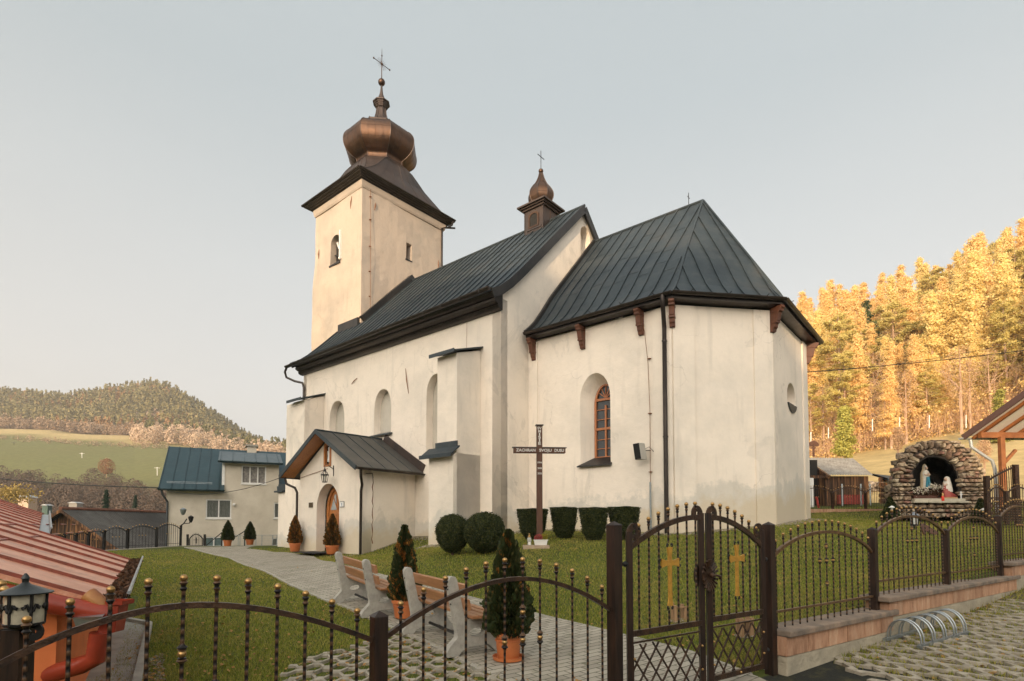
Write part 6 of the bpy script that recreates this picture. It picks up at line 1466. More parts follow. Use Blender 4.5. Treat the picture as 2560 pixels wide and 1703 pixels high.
def hwin(w_, nsash, cm=CURT):
    (a0, z0), (a1, z1) = w_; fw = .07
    o = slab('window', rect(w_), [[(a0 + fw + (a1 - a0 - fw) * k / nsash, z0 + fw), (a0 + (a1 - a0 - fw) * (k + 1) / nsash, z0 + fw), (a0 + (a1 - a0 - fw) * (k + 1) / nsash, z1 - fw), (a0 + fw + (a1 - a0 - fw) * k / nsash, z1 - fw)] for k in range(nsash)], .04, .12, lambda a, z, d: fH(a, d, z), M['white'], house)
    MB().add([fH(a0, .1, z0), fH(a1, .1, z0), fH(a1, .1, z1), fH(a0, .1, z1)], [(0, 1, 2, 3)]).build('pane', cm, o); MB().box((a0 - .04, -.05, z0 - .06), (a1 + .04, .1, z0 - .002), fH).build('sill', M['white'], o); return o
hwin(w1, 2); hwin(w2, 3, simple('mottled_curtain', lin(.30, .27, .24), lin(.10, .10, .10), .5, 0, 9, 0)); hwin(w3, 1); hwin(wb, 2, simple('cellar_pane', lin(.16, .22, .22), lin(.09, .13, .13), .15, 0, 4, 0)); hwin(wb2, 1)  # dormer curtain colour mottled from beige to grey
b = MB(); ze = z_e; e_l = -.35
P = [fH(e_l, -.55, ze), fH(12.3, -.55, ze), fH(12.3, 4.2, zr_), fH(e_l + .0, 4.2, zr_)]; Q = [fH(e_l, 4.2, zr_), fH(12.3, 4.2, zr_), fH(12.3, 9, ze), fH(e_l, 9, ze)]; dn = Vector((0, 0, -.1))
Pl = [fH(e_l, -.55, ze), fH(a_d0 + .12, -.55, ze), fH(a_d0 + .12, 4.2, zr_), fH(e_l, 4.2, zr_)]; Pr = [fH(a_d1 - .1, -.55, ze), fH(12.3, -.55, ze), fH(12.3, 4.2, zr_), fH(a_d1 - .1, 4.2, zr_)]
zq = lambda y: ze + (zr_ - ze) * (y + .55) / 4.75
Pm = [fH(a_d0, 2.2, zq(2.2)), fH(a_d1, 2.2, zq(2.2)), fH(a_d1, 4.2, zr_ + .001), fH(a_d0, 4.2, zr_ + .001)]
for X_ in (Pl, Pr, Q, Pm): b.add(X_ + [p + dn for p in X_], [(0, 1, 2, 3), (7, 6, 5, 4), (0, 4, 5, 1), (1, 5, 6, 2), (2, 6, 7, 3), (3, 7, 4, 0)])
hr = b.build('main_roof', TEAL, house); b = MB(); nr_ = Vector((0, 0, 1))
for a in list(np.arange(e_l + .02, a_d0 + .1, .58)) + list(np.arange(a_d1 + .1, 12.3, .58)): b.bar(fH(a, -.55, ze + .02), fH(a, 4.2, zr_ + .02), .035, .05)
b.build('standing_seams', TEAL, hr)
dz1 = hp(570, 1128, 1.9)[1]; dz0 = hp(560, 1151, -.45)[1]; b = MB(); D4 = [fH(a_d0 - .22, -.45, dz0), fH(a_d1 + .18, -.45, dz0), fH(a_d1 + .18, 2.1, dz1), fH(a_d0 - .22, 2.1, dz1)]
b.add(D4 + [p + Vector((0, 0, -.14)) for p in D4], [(0, 1, 2, 3), (7, 6, 5, 4), (0, 4, 5, 1), (1, 5, 6, 2), (2, 6, 7, 3), (3, 7, 4, 0)]); dr = b.build('dormer_roof', metal_roof('grey_teal_sheet', lin(.06, .085, .095), lin(.08, .11, .12), lin(.10, .13, .14), .35, .4), house); b = MB()
for a in np.arange(a_d0 - .1, a_d1 + .2, .62): b.bar(fH(a, -.45, dz0 + .02), fH(a, 2.1, dz1 + .02), .03, .04)
b.build('standing_seams', TEAL, dr)
g0 = MB(); gutter(g0, fH(e_l - .05, -.62, ze), fH(a_d0 + .15, -.62, ze), .07); g0.build('gutter', TEAL, house, 1); g0 = MB(); gutter(g0, fH(a_d0 - .25, -.52, dz0 - .04), fH(a_d1 + .2, -.52, dz0 - .04), .06); g0.build('gutter', TEAL, house, 1)
b = MB()
for dz_ in (.10, .17): b.bar(fH(.0, -.12, zq(-.12) + dz_), fH(a_d0 - .5, -.12, zq(-.12) + dz_), .02, .02)
b.build('snow_guard', M['galv'], hr); MB().box((a_d0 - .02, -.03, z_e + .02), (a_d0 + .12, -.003, z_de - .05), fH).build('dormer_corner_board', M['white'], house)
MB().tube([fH(-.2, -.5, ze - .05), fH(-.15, -.45, ze - .3), fH(.06, -.08, ze - .7), fH(.06, -.08, -1.9)], .055, 8).build('rain_pipe', simple('slate_pipe', lin(.05, .06, .07), None, .5), house, 1)
ca, cz = hp(629, 1130, 4.4); ch = MB().box((ca - .28, 3.9, cz - .6), (ca + .28, 4.7, hp(629, 1119, 4.4)[1]), fH).build('chimney', RENDER_, house); MB().box((ca - .38, 3.8, hp(629, 1119, 4.4)[1]), (ca + .38, 4.8, hp(629, 1114, 4.4)[1]), fH).build('chimney_cap', M['concrete'], ch)
la, lz = hp(585, 1262, -.1); MB().ball(fH(la, -.12, lz), .08, 10, 8).build('globe_lamp', M['white'], house, 1)
# handrails, steps rail and mesh fence before the house
hrp = empty('stair_handrail', 'dark pipe handrails of a cellar stair below the house window', 'handrail', tuple(fH(2.8, -1.5, -1.2)))
for (u0, v0, u1, v1) in ((513, 1366, 555, 1331), (583, 1346, 612, 1328)):
    p, q = at_y(u0, v0, 31), at_y(u1, v1, 31.6); b = MB(); b.tube([p, q], .025, 6); b.tube([q, (q.x, q.y, -1.25)], .04, 6); b.ball(q + Vector((.05, 0, .05)), .04, 6, 5); b.build('rail', M['black'], hrp)
ms = empty('mesh_fence', 'low grey wire mesh fence in front of the house basement', 'fence', (XY(650, 31)[0], 31, -1.2)); b = MB()
for u in (640, 655, 682, 692, 596, 600): p = at_y(u, 1338, 31); b.tube([(p.x, 31, -1.3), (p.x, 31, p.z)], .02, 5)
b.build('post', M['galv'], ms); b = MB(); pa_, pb_ = at_y(583, 1338, 31), at_y(705, 1338, 31)
b.tube([pa_, pb_], .012, 4)
for k in range(46): x = pa_.x + (pb_.x - pa_.x) * k / 45; b.bar((x, 31, -1.2), (x, 31, pa_.z), .006)
for k in range(6): z = -1.15 + (pa_.z + 1.15) * k / 6; b.bar((pa_.x, 31, z), (pb_.x, 31, z), .006)
b.build('wire_mesh', M['galv'], ms)
# side fence along the churchyard edge
YF = [(-60, 1400), (20, 1396), (70, 1393), (105, 1391), (133, 1389), (160, 1387), (189, 1384), (220, 1381.5), (259, 1378), (318, 1374), (391, 1370), (451, 1366)]
yp = [at_y(u, v, y_) for (u, v), y_ in zip(YF, (23, 23.5, 23.8, 24, 24.2, 24.6, 25, 25.5, 26, 27, 28, 29.5))]
fy = empty('yard_fence', 'black arched iron fence with small brass balls along the far edge of the left lawn', 'fence', tuple(yp[-3])); mt = (M['black'], M['black'], M['brass'])
for i, p in enumerate(yp):
    k = p.y / FPX; h = 52 * k; b = MB(); b.bar(p, p + Vector((0, 0, h)), .09); b.build('post', M['black'], fy)
    if i: q = yp[i - 1]; ph = 46 * k; o = fence_panel(fy, (q.x, q.y), (p.x, p.y), p.z + .16, p.z + .03, min((p - q).length * .32, 14 * k), p.z + 40 * k, max(6, int((p - q).length / .135)), .026, .011, .06, True, mt, detail=False)
b = MB(); b.strip([p + Vector((0, 0, -.06)) for p in yp] + [at_y(520, 1367, 29.8) + Vector((0, 0, -.06))], .30, .2); o = b.build('kerb', M['concrete'], None); ORG[o.as_pointer()] = None; tag(o, kind='structure')
# lantern post and small gate by the house
pp_ = yp[-1]; lp = empty('post_lanterns', 'two black lanterns on curled arms on the end post of the yard fence', 'lantern', tuple(pp_ + Vector((0, 0, 1)))); k = pp_.y / FPX; T = pp_ + Vector((0, 0, 52 * k))
b = MB(); b.tube([T, T + Vector((.15, 0, .1)), T + Vector((.30, 0, .35))], .03, 6); b.tube([T + Vector((.15, 0, .1)), T + Vector((.45, 0, .12)), T + Vector((.5, 0, .3))], .025, 6); b.build('arm', M['black'], lp)
for dx, dz, s_ in ((.10, .95, 1.2), (.52, .55, 1.0)):
    c = T + Vector((dx, 0, dz - .5)); b = MB(); b.lathe([(.05 * s_, .1), (.10 * s_, .22), (.13 * s_, .36), (.14 * s_, .40), (.02, .48)], tuple(c), 8); b.build('lantern_head', M['galv'] if s_ > 1 else M['black'], lp)
sg_ = empty('small_gate', 'small black iron gate with a cross, beside the house wall', 'gate', tuple(at_y(490, 1366, 30.3))); Yg = 30.3
for u in (469, 512): p = at_y(u, 1366, Yg); q = at_y(u, 1336, Yg); b = MB(); b.bar(p, q, .14, .06); b.build('post', M['black'], sg_)
b = MB(); pts = []
for f in np.linspace(0, 1, 13): p = at_y(474 + 33 * f, 1347 - 11 * (1 - (2 * f - 1) ** 2), Yg); pts.append(p)
b.strip(pts, .04, .04); b.bar(at_y(474, 1364, Yg), at_y(507, 1364, Yg), .03); b.bar(at_y(474, 1364, Yg), pts[0], .04); b.bar(at_y(507, 1364, Yg), pts[-1], .04); b.build('arch_rail', M['black'], sg_); b = MB()
for k in range(1, 9): f = k / 9; p = at_y(474 + 33 * f, 1364, Yg); q = at_y(474 + 33 * f, 1343 - 11 * (1 - (2 * f - 1) ** 2), Yg); b.tube([p, q], .010, 4)
b.bar(at_y(490.5, 1359, Yg), at_y(490.5, 1344, Yg), .05, .02).bar(at_y(484, 1350, Yg), at_y(497, 1350, Yg), .05, .02); b.build('bars', M['black'], sg_)

# ------------------------------------------------------------------ dark timber barn with corrugated roof
def corr_mat(name, c1, c2, dirv, sc):
    t = NT(name); wv = t.n('ShaderNodeTexWave', wave_type='BANDS', bands_direction=dirv); wv.inputs['Scale'].default_value = sc; wv.inputs['Distortion'].default_value = .3; t.l(t.tc.outputs['Object'], wv.inputs['Vector'])
    c = t.ramp(t.noise(1.5, 6, .7), [(.3, c1), (.7, c2)]); c = t.mix(t.math('MULTIPLY', wv.outputs['Fac'], .8), c, tuple(x * .35 for x in c1[:3]) + (1,)); t.base(c); t.rough(.85); t.bump(wv.outputs['Fac'], .9, .05); return t.m
def plank_mat(name, c1, c2, c3, sc=(5, 5, .35)):
    t = NT(name); co_ = t.coord(sc); v = t.n('ShaderNodeTexNoise'); v.inputs['Scale'].default_value = 1.6; v.inputs['Detail'].default_value = 3; t.l(co_, v.inputs['Vector'])
    t.base(t.ramp(v.outputs['Fac'], [(.32, c1), (.5, c2), (.7, c3)])); t.rough(.9); t.bump(v.outputs['Fac'], .8, .03); return t.m
OLDWOOD = plank_mat('old_planks', lin(.02, .012, .008), lin(.085, .042, .022), lin(.34, .16, .065))
barn = empty('timber_barn', 'dark weathered plank barn with a mossy corrugated roof and rusty ridge', 'barn', (-31.9, 45, -5)); zr = at_y(168, 1273, 40).z
bf = lambda x, y, z: Vector((-31.9 + x, 40 + y, z))
b = MB(); b.prism([(-4.7, -8), (4.7, -8), (4.7, zr - 3.3), (0, zr - .25), (-4.7, zr - 3.3)], lambda a, z, d: bf(a, d, z), 0, .2); b.prism([(-4.7, -8), (4.7, -8), (4.7, zr - 3.3), (0, zr - .25), (-4.7, zr - 3.3)], lambda a, z, d: bf(a, d, z), 10.6, 10.8); b.box((4.5, .2, -8), (4.7, 10.6, zr - 3.3), bf); b.box((-4.7, .2, -8), (-4.5, 10.6, zr - 3.3), bf); b.build('plank_wall', OLDWOOD, barn)
b = MB(); nw = 90
for sg in (1, -1):
    V = []
    for k in range(nw + 1):
        y = -.6 + 12 * k / nw; dz = .035 * math.sin(k * math.pi / 1.0 * .999) + (.03 if k % 2 else -.03); V += [bf(0, y, zr + dz), bf(sg * 5.3, y, zr - 3.55 + dz)]
    b.add(V, [(2 * k, 2 * k + 1, 2 * k + 3, 2 * k + 2) for k in range(nw)])
br_ = b.build('corrugated_roof', corr_mat('eternit', lin(.055, .05, .045), lin(.13, .125, .115), 'Y', 1.2), barn); b = MB(); b.tube([bf(0, -.6, zr + .05), bf(0, 11.4, zr + .05)], .13, 6); b.build('ridge_cap', simple('rusty_ridge', lin(.24, .10, .06), lin(.14, .06, .04), .9, 0, 3), br_)
b = MB(); b.bar(bf(0, -.6, zr - .12), bf(5.3, -.6, zr - 3.68), .05, .2).bar(bf(0, -.6, zr - .12), bf(-5.3, -.6, zr - 3.68), .05, .2); b.build('barge_board', OLDWOOD, br_)

# ------------------------------------------------------------------ red roofed house at the lower left
Pq = Vector(ray(260, 1504)); Pq = Pq * (-.50 / Pq.z); ra = Vector((-.537, .84, 0)).normalized(); rb = Vector((-.84, -.537, .40))
rn = ra.cross(rb).normalized(); rn = rn if rn.z > 0 else -rn
def on_roof(u, v): r = ray(u, v); return r * (Pq.dot(rn) / r.dot(rn))
def rf(a, b_, h=0): return Pq + ra * a + rb * b_ + rn * h
t = NT('faded_red_sheet'); n1 = t.noise(2.0, 6, .7); n2 = t.noise(9, 6, .75, t.coord((1, .3, 1), (0, 0, R(57)))); c = t.ramp(n1, [(.3, lin(.44, .17, .095)), (.6, lin(.66, .32, .20))]); c = t.mix(t.ramp(n2, [(.55, lin(0, 0, 0)), (.72, lin(1, 1, 1))]), c, lin(.72, .44, .31)); c = t.mix(t.ramp(n2, [(.22, lin(1, 1, 1)), (.33, lin(0, 0, 0))]), c, lin(.28, .06, .035)); c = t.mix(t.math('MULTIPLY', t.ramp(t.noise(5, 7, .75, t.coord((1, .35, 1), (0, 0, R(57)))), [(.52, lin(0, 0, 0)), (.62, lin(1, 1, 1))]), .55), c, lin(.25, .12, .085)); t.base(c); t.rough(.4); t.bump(n2, .25, .01); REDS = t.m
REDP = simple('red_pipe_paint', lin(.33, .045, .02), lin(.20, .028, .014), .35, 0, 6, .2); ORANGE = simple('orange_render', lin(.72, .20, .06), lin(.60, .16, .05), .9, 0, 3, .5, .01)
rh = empty('red_roofed_house', 'low orange house with a faded red sheet metal roof at the lower left', 'house', (Pq.x - 1, Pq.y, -1.5))
def rc(P): d = P - Pq; return (d.dot(ra), d.dot(Vector((rb.x, rb.y, 0)).normalized()) / Vector((rb.x, rb.y, 0)).length)
A1 = rc(on_roof(331, 1401))[0]; q1 = rc(on_roof(128, 1327)); q2 = rc(on_roof(106, 1282)); BM = 3.4
b = MB(); th_ = .03
def rquad(a0, b0, a1, b1, a2, b2, a3, b3):
    P = [rf(a0, b0), rf(a1, b1), rf(a2, b2), rf(a3, b3)]; b.add(P + [p - rn * th_ for p in P], [(0, 1, 2, 3), (7, 6, 5, 4), (0, 4, 5, 1), (1, 5, 6, 2), (2, 6, 7, 3), (3, 7, 4, 0)])
rquad(0, 0, A1, 0, A1, BM, 0, BM); bs = q1[1]
rquad(A1, bs, q2[0], q2[1], q2[0], BM, A1, BM)
rr_o = b.build('sheet_roof', REDS, rh); b = MB(); c_ = MB()
for k, a in enumerate(np.arange(.02, q2[0], .82)):
    b0_ = 0 if a < A1 else bs + (q2[1] - bs) * (a - A1) / (q2[0] - A1); b.strip([rf(a, x_, .010) for x_ in np.linspace(b0_, BM, 6)], .018, .026, tuple(rn)); 
    for q in (.9 + .35 * (k % 2), 2.1 + .4 * (k % 3)): c_.bar(rf(a + .02, q, .006), rf(a + .80, q, .006), .02, .012, tuple(rn))
b.build('standing_seams', simple('seam_rust', lin(.30, .07, .04), lin(.12, .035, .022), .5, 0, 9), rr_o); c_.build('sheet_laps', REDP, rr_o)
b = MB(); d = rf(0, BM) ; b.add([rf(0, BM), rf(q2[0], BM), rf(q2[0], BM) + Vector((-3, -1.9, -1.2)), rf(0, BM) + Vector((-3, -1.9, -1.2))], [(0, 1, 2, 3)]); b.build('rear_slope', REDS, rh)
# flat gutters filled with debris, big red half-round along the near edge
b = MB(); gdir = -Vector((rb.x, rb.y, 0)).normalized(); gw = .13
for (a0, a1, b0_) in ((0.05, A1 + .05, 0), (A1, q2[0], bs)):
    o_ = rf(a0, b0_, -.05); o2 = rf(a1, b0_ if b0_ == 0 else q2[1], -.05); up = Vector((0, 0, .09))
    b.add([o_, o2, o2 + gdir * gw, o_ + gdir * gw, o_ + gdir * (gw + .02) + up, o2 + gdir * (gw + .02) + up], [(0, 1, 2, 3), (3, 2, 5, 4)]); b.tube([o_ + gdir * (gw + .02) + up, o2 + gdir * (gw + .02) + up], .012, 6)
b.build('eave_gutter', M['galv'], rh)
m = 1500; aa = rng.uniform(.1, A1, m); C = np.array([tuple(rf(x, 0, -.02) + gdir * (gw * random.random())) for x in aa]); C[:, 2] += rng.random(m) * .045; V, Fq = quads(C, rng.uniform(.008, .028, m), None, .7); o = link_mesh(mesh_np('gutter_leaves', V, Fq), 'gutter_leaves', leaf_mat('wet_leaves', lin(.035, .02, .012), lin(.10, .045, .02), lin(.02, .014, .01), .7, .05)); tag(o, 'dark wet leaves filling the gutter of the red roof', 'leaves', kind='stuff')
e_ = Vector((0, 0, -.075)); MB().tube([rf(0, -.02) + e_ + ra * -.02, rf(0, 1.2) + e_ + Vector((0, 0, -.10)), rf(0, BM) + e_ + Vector((0, 0, -.35))], .062, 16).build('near_gutter', REDP, rh, 1)
b = MB(); wi = .22; b.add([rf(.12, .25) + Vector((0, 0, -.05)), rf(.12, BM) + Vector((0, 0, -.2)), rf(.12, BM) * 1 + Vector((0, 0, -3.5)), rf(.12, .25) + Vector((0, 0, -3))], [(0, 1, 2, 3)]); b.add([rf(.12, .25) + Vector((0, 0, -.05)), rf(A1, .25) + Vector((0, 0, -.05)), rf(A1, .25) + Vector((0, 0, -3)), rf(.12, .25) + Vector((0, 0, -3))], [(3, 2, 1, 0)]); b.build('orange_wall', ORANGE, rh)
b = MB(); b.box((-.055, -.055, -2.2), (.055, .055, -.55), lambda x, y, z: rf(.05, 1.55) * 1 + Vector((x, y, 0)) + Vector((0, 0, z - rf(.05, 1.55).z + 0))); b.build('salmon_corner_strip', simple('salmon', lin(.70, .30, .20), None, .9), rh)
Yh = Pq.y - .02; p_ = lambda z3x, z3y, Y=Yh: at_y(z3x / 3.117, 1200 + z3y / 3.117, Y)
b = MB(); tl, tr_, bl, br2 = p_(795, 945), p_(955, 945), p_(640, 1210), p_(850, 1210); dpt = Vector((0, .12, 0)); tl2, tr2 = p_(800, 980), p_(950, 980)
b.add([tl, tr_, tr2, tl2, tl + dpt, tr_ + dpt, tr2 + dpt, tl2 + dpt], [(0, 3, 2, 1), (4, 5, 6, 7), (0, 4, 7, 3), (1, 2, 6, 5), (3, 7, 6, 2)]); ml, mr = p_(835, 985), p_(925, 985); q_ = .018; b.add([ml, mr, p_(890, 1190), p_(740, 1215), ml + dpt * .8, mr + dpt * .8, p_(890, 1190) + dpt * .8, p_(740, 1215) + dpt * .8], [(0, 3, 2, 1), (4, 5, 6, 7), (0, 4, 7, 3), (1, 2, 6, 5), (3, 7, 6, 2)])
b.build('rain_hopper', REDP, rh, 0, .004)
b = MB(); zc_ = [p_(565, 1075, Yh - .12), p_(800, 1065, Yh - .12), p_(845, 1005, Yh + .1), p_(640, 1010, Yh + .15), p_(590, 1145, Yh - .1), p_(760, 1100, Yh - .1)]; b.add(zc_, [(0, 1, 5, 4), (1, 2, 5), (0, 3, 2, 1), (0, 4, 3)]); b.build('zinc_spout', M['galv'], rh)
MB().tube([p_(780, 1190), p_(745, 1390), p_(640, 1440), p_(400, 1510), p_(60, 1610, Yh + .1)], .058, 14).build('rain_pipe', REDP, rh, 1)
MB().tube([p_(690, 900), p_(760, 950), p_(800, 1010)], [.055, .05, .03], 12).build('gutter_elbow', simple('ochre_rust', lin(.42, .2, .06), lin(.25, .07, .03), .5, .1, 8), rh, 1)
SLP = [gp(288, 1553), gp(372, 1570), gp(345, 1703), gp(330, 1790), gp(100, 1790), gp(170, 1640)]
b = MB(); n = len(SLP); zf = [gz(*p) + .03 for p in SLP]; b.add([(p[0], p[1], z) for p, z in zip(SLP, zf)] + [(p[0], p[1], z - .2) for p, z in zip(SLP, zf)], [tuple(range(n))[::-1]] + [(i, (i + 1) % n, n + (i + 1) % n, n + i) for i in range(n)]); o = b.build('drain_slab', M['concrete'], None); ORG[o.as_pointer()] = None; tag(o, kind='structure')
kerb('kerb', [Vector((*gp(288, 1551), 0)), Vector((*gp(374, 1568), 0)), Vector((*gp(345, 1703), 0)), Vector((*gp(330, 1790), 0))], .07, .08)
GRP = [gp(374, 1570), gp(404, 1568), gp(414, 1790), gp(334, 1790)]
X = rng.uniform(-4, 0, 30000); Y = rng.uniform(2, 9, 30000); k = inpoly(X, Y, GRP); pebbles(X[k], Y[k], ground, .010, .03, 'gravel', 'gravel strip beside the concrete drain slab'); k2 = k & (rng.random(len(X)) < .25); litter(X[k2], Y[k2], ground, .012, .03, 'fallen_leaves', 'brown leaves lying on the gravel strip by the drain slab', .03)
# post lantern by the red house and the side fence it stands on
Yl = 2.55; lc = at_y(62, 1500, Yl); lk = Yl / FPX
lt = empty('post_lantern', 'large black garden lantern with a conical cap on the fence post at the lower left', 'lantern', tuple(lc)); cz = lambda v: at_y(62, v, Yl).z; cx_, cy_ = at_y(62, 1500, Yl).x, Yl; rp = lambda px_: px_ * lk
b = MB(); b.lathe([(rp(56), cz(1484)), (rp(57), cz(1481)), (rp(45), cz(1476)), (rp(12), cz(1461)), (rp(7), cz(1456)), (rp(7), cz(1450)), (rp(9), cz(1446)), (rp(6.5), cz(1440)), (rp(2), cz(1433))], (cx_, cy_, 0), 20); b.build('cap', simple('lantern_green_black', lin(.035, .04, .04), lin(.02, .024, .024), .35, .3, 14, .1), lt, 1)
b = MB(); b.lathe([(rp(37), cz(1558)), (rp(40), cz(1556)), (rp(41), cz(1486))], (cx_, cy_, 0), 16); b.build('glass', simple('lantern_glass', lin(.55, .50, .38), lin(.30, .27, .2), .12, 0, 12, .1), lt, 1)
b = MB()
for k in range(6):
    a = k * math.pi / 3 + .5; p = lambda r, v, aa=a: Vector((cx_ + rp(r) * math.cos(aa), cy_ + rp(r) * math.sin(aa), cz(v))); b.tube([p(39, 1560), p(43, 1484)], .007, 6)
    for sg in (1, -1):
        pts = [Vector((cx_ + rp(43) * math.cos(a + sg * f * .42), cy_ + rp(43) * math.sin(a + sg * f * .42), cz(1522 + (8 * math.sin(f * 9) - 12 * f)))) for f in np.linspace(.0, 1, 9)]; b.tube(pts, .0055, 5)
b.lathe([(rp(41), cz(1562)), (rp(42), cz(1557)), (rp(38), cz(1554))], (cx_, cy_, 0), 18); b.lathe([(rp(20), cz(1572)), (rp(34), cz(1563))], (cx_, cy_, 0), 14); b.build('cage', M['black'], lt)
b = MB(); s0 = at_y(14, 1578, Yl); s1_ = at_y(80, 1572, Yl); b.strip([at_y(-20, 1600, Yl), at_y(10, 1580, Yl), s1_], .03, .016, (0, 1, 0))
pts = [at_y(84 + 17 * math.cos(a), 1578 - 16 * math.sin(a), Yl) for a in np.linspace(math.pi * .6, -math.pi * 1.0, 14)]; b.strip(pts, .03, .010, (0, 1, 0)); b.build('scroll_arm', M['black'], lt)
sf = empty('side_fence', 'iron fence post and bars with brass balls cut off by the left picture edge', 'fence', (at_y(35, 1600, Yl).x, Yl, -1.5)); p = at_y(36, 1575, Yl); b = MB(); b.bar((p.x, Yl + .02, -1.6), (p.x, Yl + .02, p.z), .085); b.build('post', M['post'], sf)
for u, v in ((4, 1460), (11, 1475), (16, 1492)):
    p = at_y(u, v, 2.75 - u * .008); b = MB(); b.tube([(p.x, p.y, -1.5), (p.x, p.y, p.z - .03)], .0085, 6); b.lathe([(.009, -.05), (.016, -.04), (.009, -.02)], tuple(p), 8); bo = b.build('bar', M['twist'], sf, 1); q = MB(); q.ball(p, .0205, 12, 8); q.build('ball', M['brass'], bo, 1)
# ------------------------------------------------------------------ stone grotto with its figures
YG = 20.4; gfx = lambda u, v, d=0: at_y(u, v, YG) + Vector((0, d, 0))
D2 = 1.0861
gout = [(2048, 1192), (2049, 1150), (2052, 1110), (2062, 1070), (2085, 1034), (2110, 1021), (2140, 1014), (2180, 1013), (2212, 1022), (2235, 1044), (2252, 1072), (2262, 1110), (2270, 1150), (2272, 1192)]
gopn = [(2104, 1152), (2103, 1105), (2108, 1082), (2120, 1064), (2136, 1053), (2152, 1051), (2172, 1057), (2188, 1070), (2197, 1090), (2203, 1152)]
go_ = [(at_y(u * D2, v * D2, YG).x, at_y(u * D2, v * D2, YG).z) for u, v in gout]; gi_ = [(at_y((2153 + (u - 2153) * 1.12) * D2, v * D2, YG).x, at_y(u * D2, v * D2, YG).z) for u, v in gopn]
gc = (sum(p[0] for p in go_) / len(go_), 0); grotto = empty('stone_grotto', 'rough stone grotto with an arched cave opening on the lawn at right', 'grotto', (gc[0], YG + .8, .1))
t = NT('field_stone'); g = t.n('ShaderNodeNewGeometry'); n1 = t.noise(5, 6, .7); c = t.ramp(g.outputs['Random Per Island'], [(0, lin(.22, .145, .09)), (.3, lin(.42, .32, .21)), (.5, lin(.24, .12, .085)), (.7, lin(.52, .43, .30)), (1, lin(.15, .11, .08))])
t.base(t.mix(t.ramp(n1, [(.45, lin(0, 0, 0)), (.65, lin(.8, .8, .8))]), c, lin(.10, .07, .05))); t.rough(.9); t.bump(n1, .8, .03); FST = t.m
slab('mortar_front', go_, [gi_], 0, .5, lambda a, z, d: (a + .69 * d, YG + d, z), simple('dark_mortar', lin(.07, .055, .042), lin(.04, .03, .024), .95), grotto)
b = MB(); sc = lambda p, k, dz: (gc[0] + (p[0] - gc[0]) * k, .1 + (p[1] - .1) * k + dz); n = len(go_); rings = [(.5, 1.0), (1.2, .96), (1.9, .82), (2.3, .55)]; gsk = lambda d: d * .764
V = []
for d, k in rings: V += [(sc(p, k, 0)[0] + gsk(d) * .9, YG + d, sc(p, k, 0)[1]) for p in go_]
b.add(V, [(i * n + k, i * n + k + 1, (i + 1) * n + k + 1, (i + 1) * n + k) for i in range(len(rings) - 1) for k in range(n - 1)] + [tuple((len(rings) - 1) * n + k for k in range(n))]); b.build('rear_mound', FST, grotto)
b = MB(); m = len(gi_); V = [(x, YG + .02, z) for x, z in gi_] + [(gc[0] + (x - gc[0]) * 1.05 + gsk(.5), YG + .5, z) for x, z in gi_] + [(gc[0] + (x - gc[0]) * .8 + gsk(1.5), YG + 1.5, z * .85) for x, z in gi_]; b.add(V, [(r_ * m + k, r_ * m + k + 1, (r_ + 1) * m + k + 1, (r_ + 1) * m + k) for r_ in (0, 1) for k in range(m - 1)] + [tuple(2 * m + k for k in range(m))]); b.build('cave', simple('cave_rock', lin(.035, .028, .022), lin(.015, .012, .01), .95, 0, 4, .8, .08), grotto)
import bmesh as _bm
_b = _bm.new(); _bm.ops.create_icosphere(_b, subdivisions=1, radius=1); ICV = np.array([v.co[:] for v in _b.verts]); ICF = [tuple(v.index for v in f.verts) for f in _b.faces]; _b.free()
b = MB()
def rock(x, y, z, w_, h_, d_, rot=0):
    V = np.sign(ICV) * np.abs(ICV) ** .55 * (1 + rng.normal(size=ICV.shape) * .17); V = V * np.array([w_, d_, h_]) / 2; c, s_ = math.cos(rot), math.sin(rot)
    b.add([(x + p[0] * c - p[2] * s_, y + p[1], z + p[0] * s_ + p[2] * c) for p in V], ICF)
z = go_[0][1]; zt_ = max(p[1] for p in go_); cxo = sum(p[0] for p in gi_) / len(gi_); czo = gi_[1][1]
while z < zt_:
    h_ = random.uniform(.08, .18) if z > .7 else random.uniform(.14, .26); x = go_[0][0] - .2
    while x < go_[-1][0] + .1:
        w_ = random.uniform(.11, .36) * (1 if z > .7 else 1.2); xm = x + w_ / 2; zm = z + h_ / 2
        rr2 = math.hypot((xm - cxo) / 1.0, (zm - czo) / 1.08)
        if inpoly(xm, zm, go_) and not inpoly(xm, zm, gi_) and not (rr2 < 1.28 and zm > czo + .25): rock(xm, YG - random.uniform(-.02, .06), zm, w_ * .97, h_ * .95, .34, random.uniform(-.08, .08))
        x += w_
    z += h_
for ring_, (kx, kz, nn) in enumerate(((1.05, 1.04, 25), (1.30, 1.30, 28))):
    for k in range(nn):
        a = math.pi * (k + .5) / nn + random.uniform(-.03, .03)
        if math.sin(a) > .12: rock(cxo + kx * math.cos(a) + random.uniform(-.03, .03), YG - random.uniform(-.04, .07), czo + kz * math.sin(a) + random.uniform(-.03, .03), random.uniform(.18, .34), random.uniform(.08, .14), .34, a + random.uniform(-.4, .4))
for (d, k) in ((.3, .985), (.6, .975), (.95, .96), (1.35, .92), (1.8, .82)):
    for i in range(len(go_) - 1):
        p, q = sc(go_[i], k, 0), sc(go_[i + 1], k, 0); L_ = math.hypot(q[0] - p[0], q[1] - p[1]); 
        for j in range(max(1, int(L_ / .28))): f = (j + .5) / max(1, int(L_ / .28)); rock(p[0] + (q[0] - p[0]) * f + gsk(d) * .9, YG + d + random.uniform(-.1, .1), p[1] + (q[1] - p[1]) * f, .34, .24, .44, random.uniform(-.3, .3))
b.build('field_stones', FST, grotto)
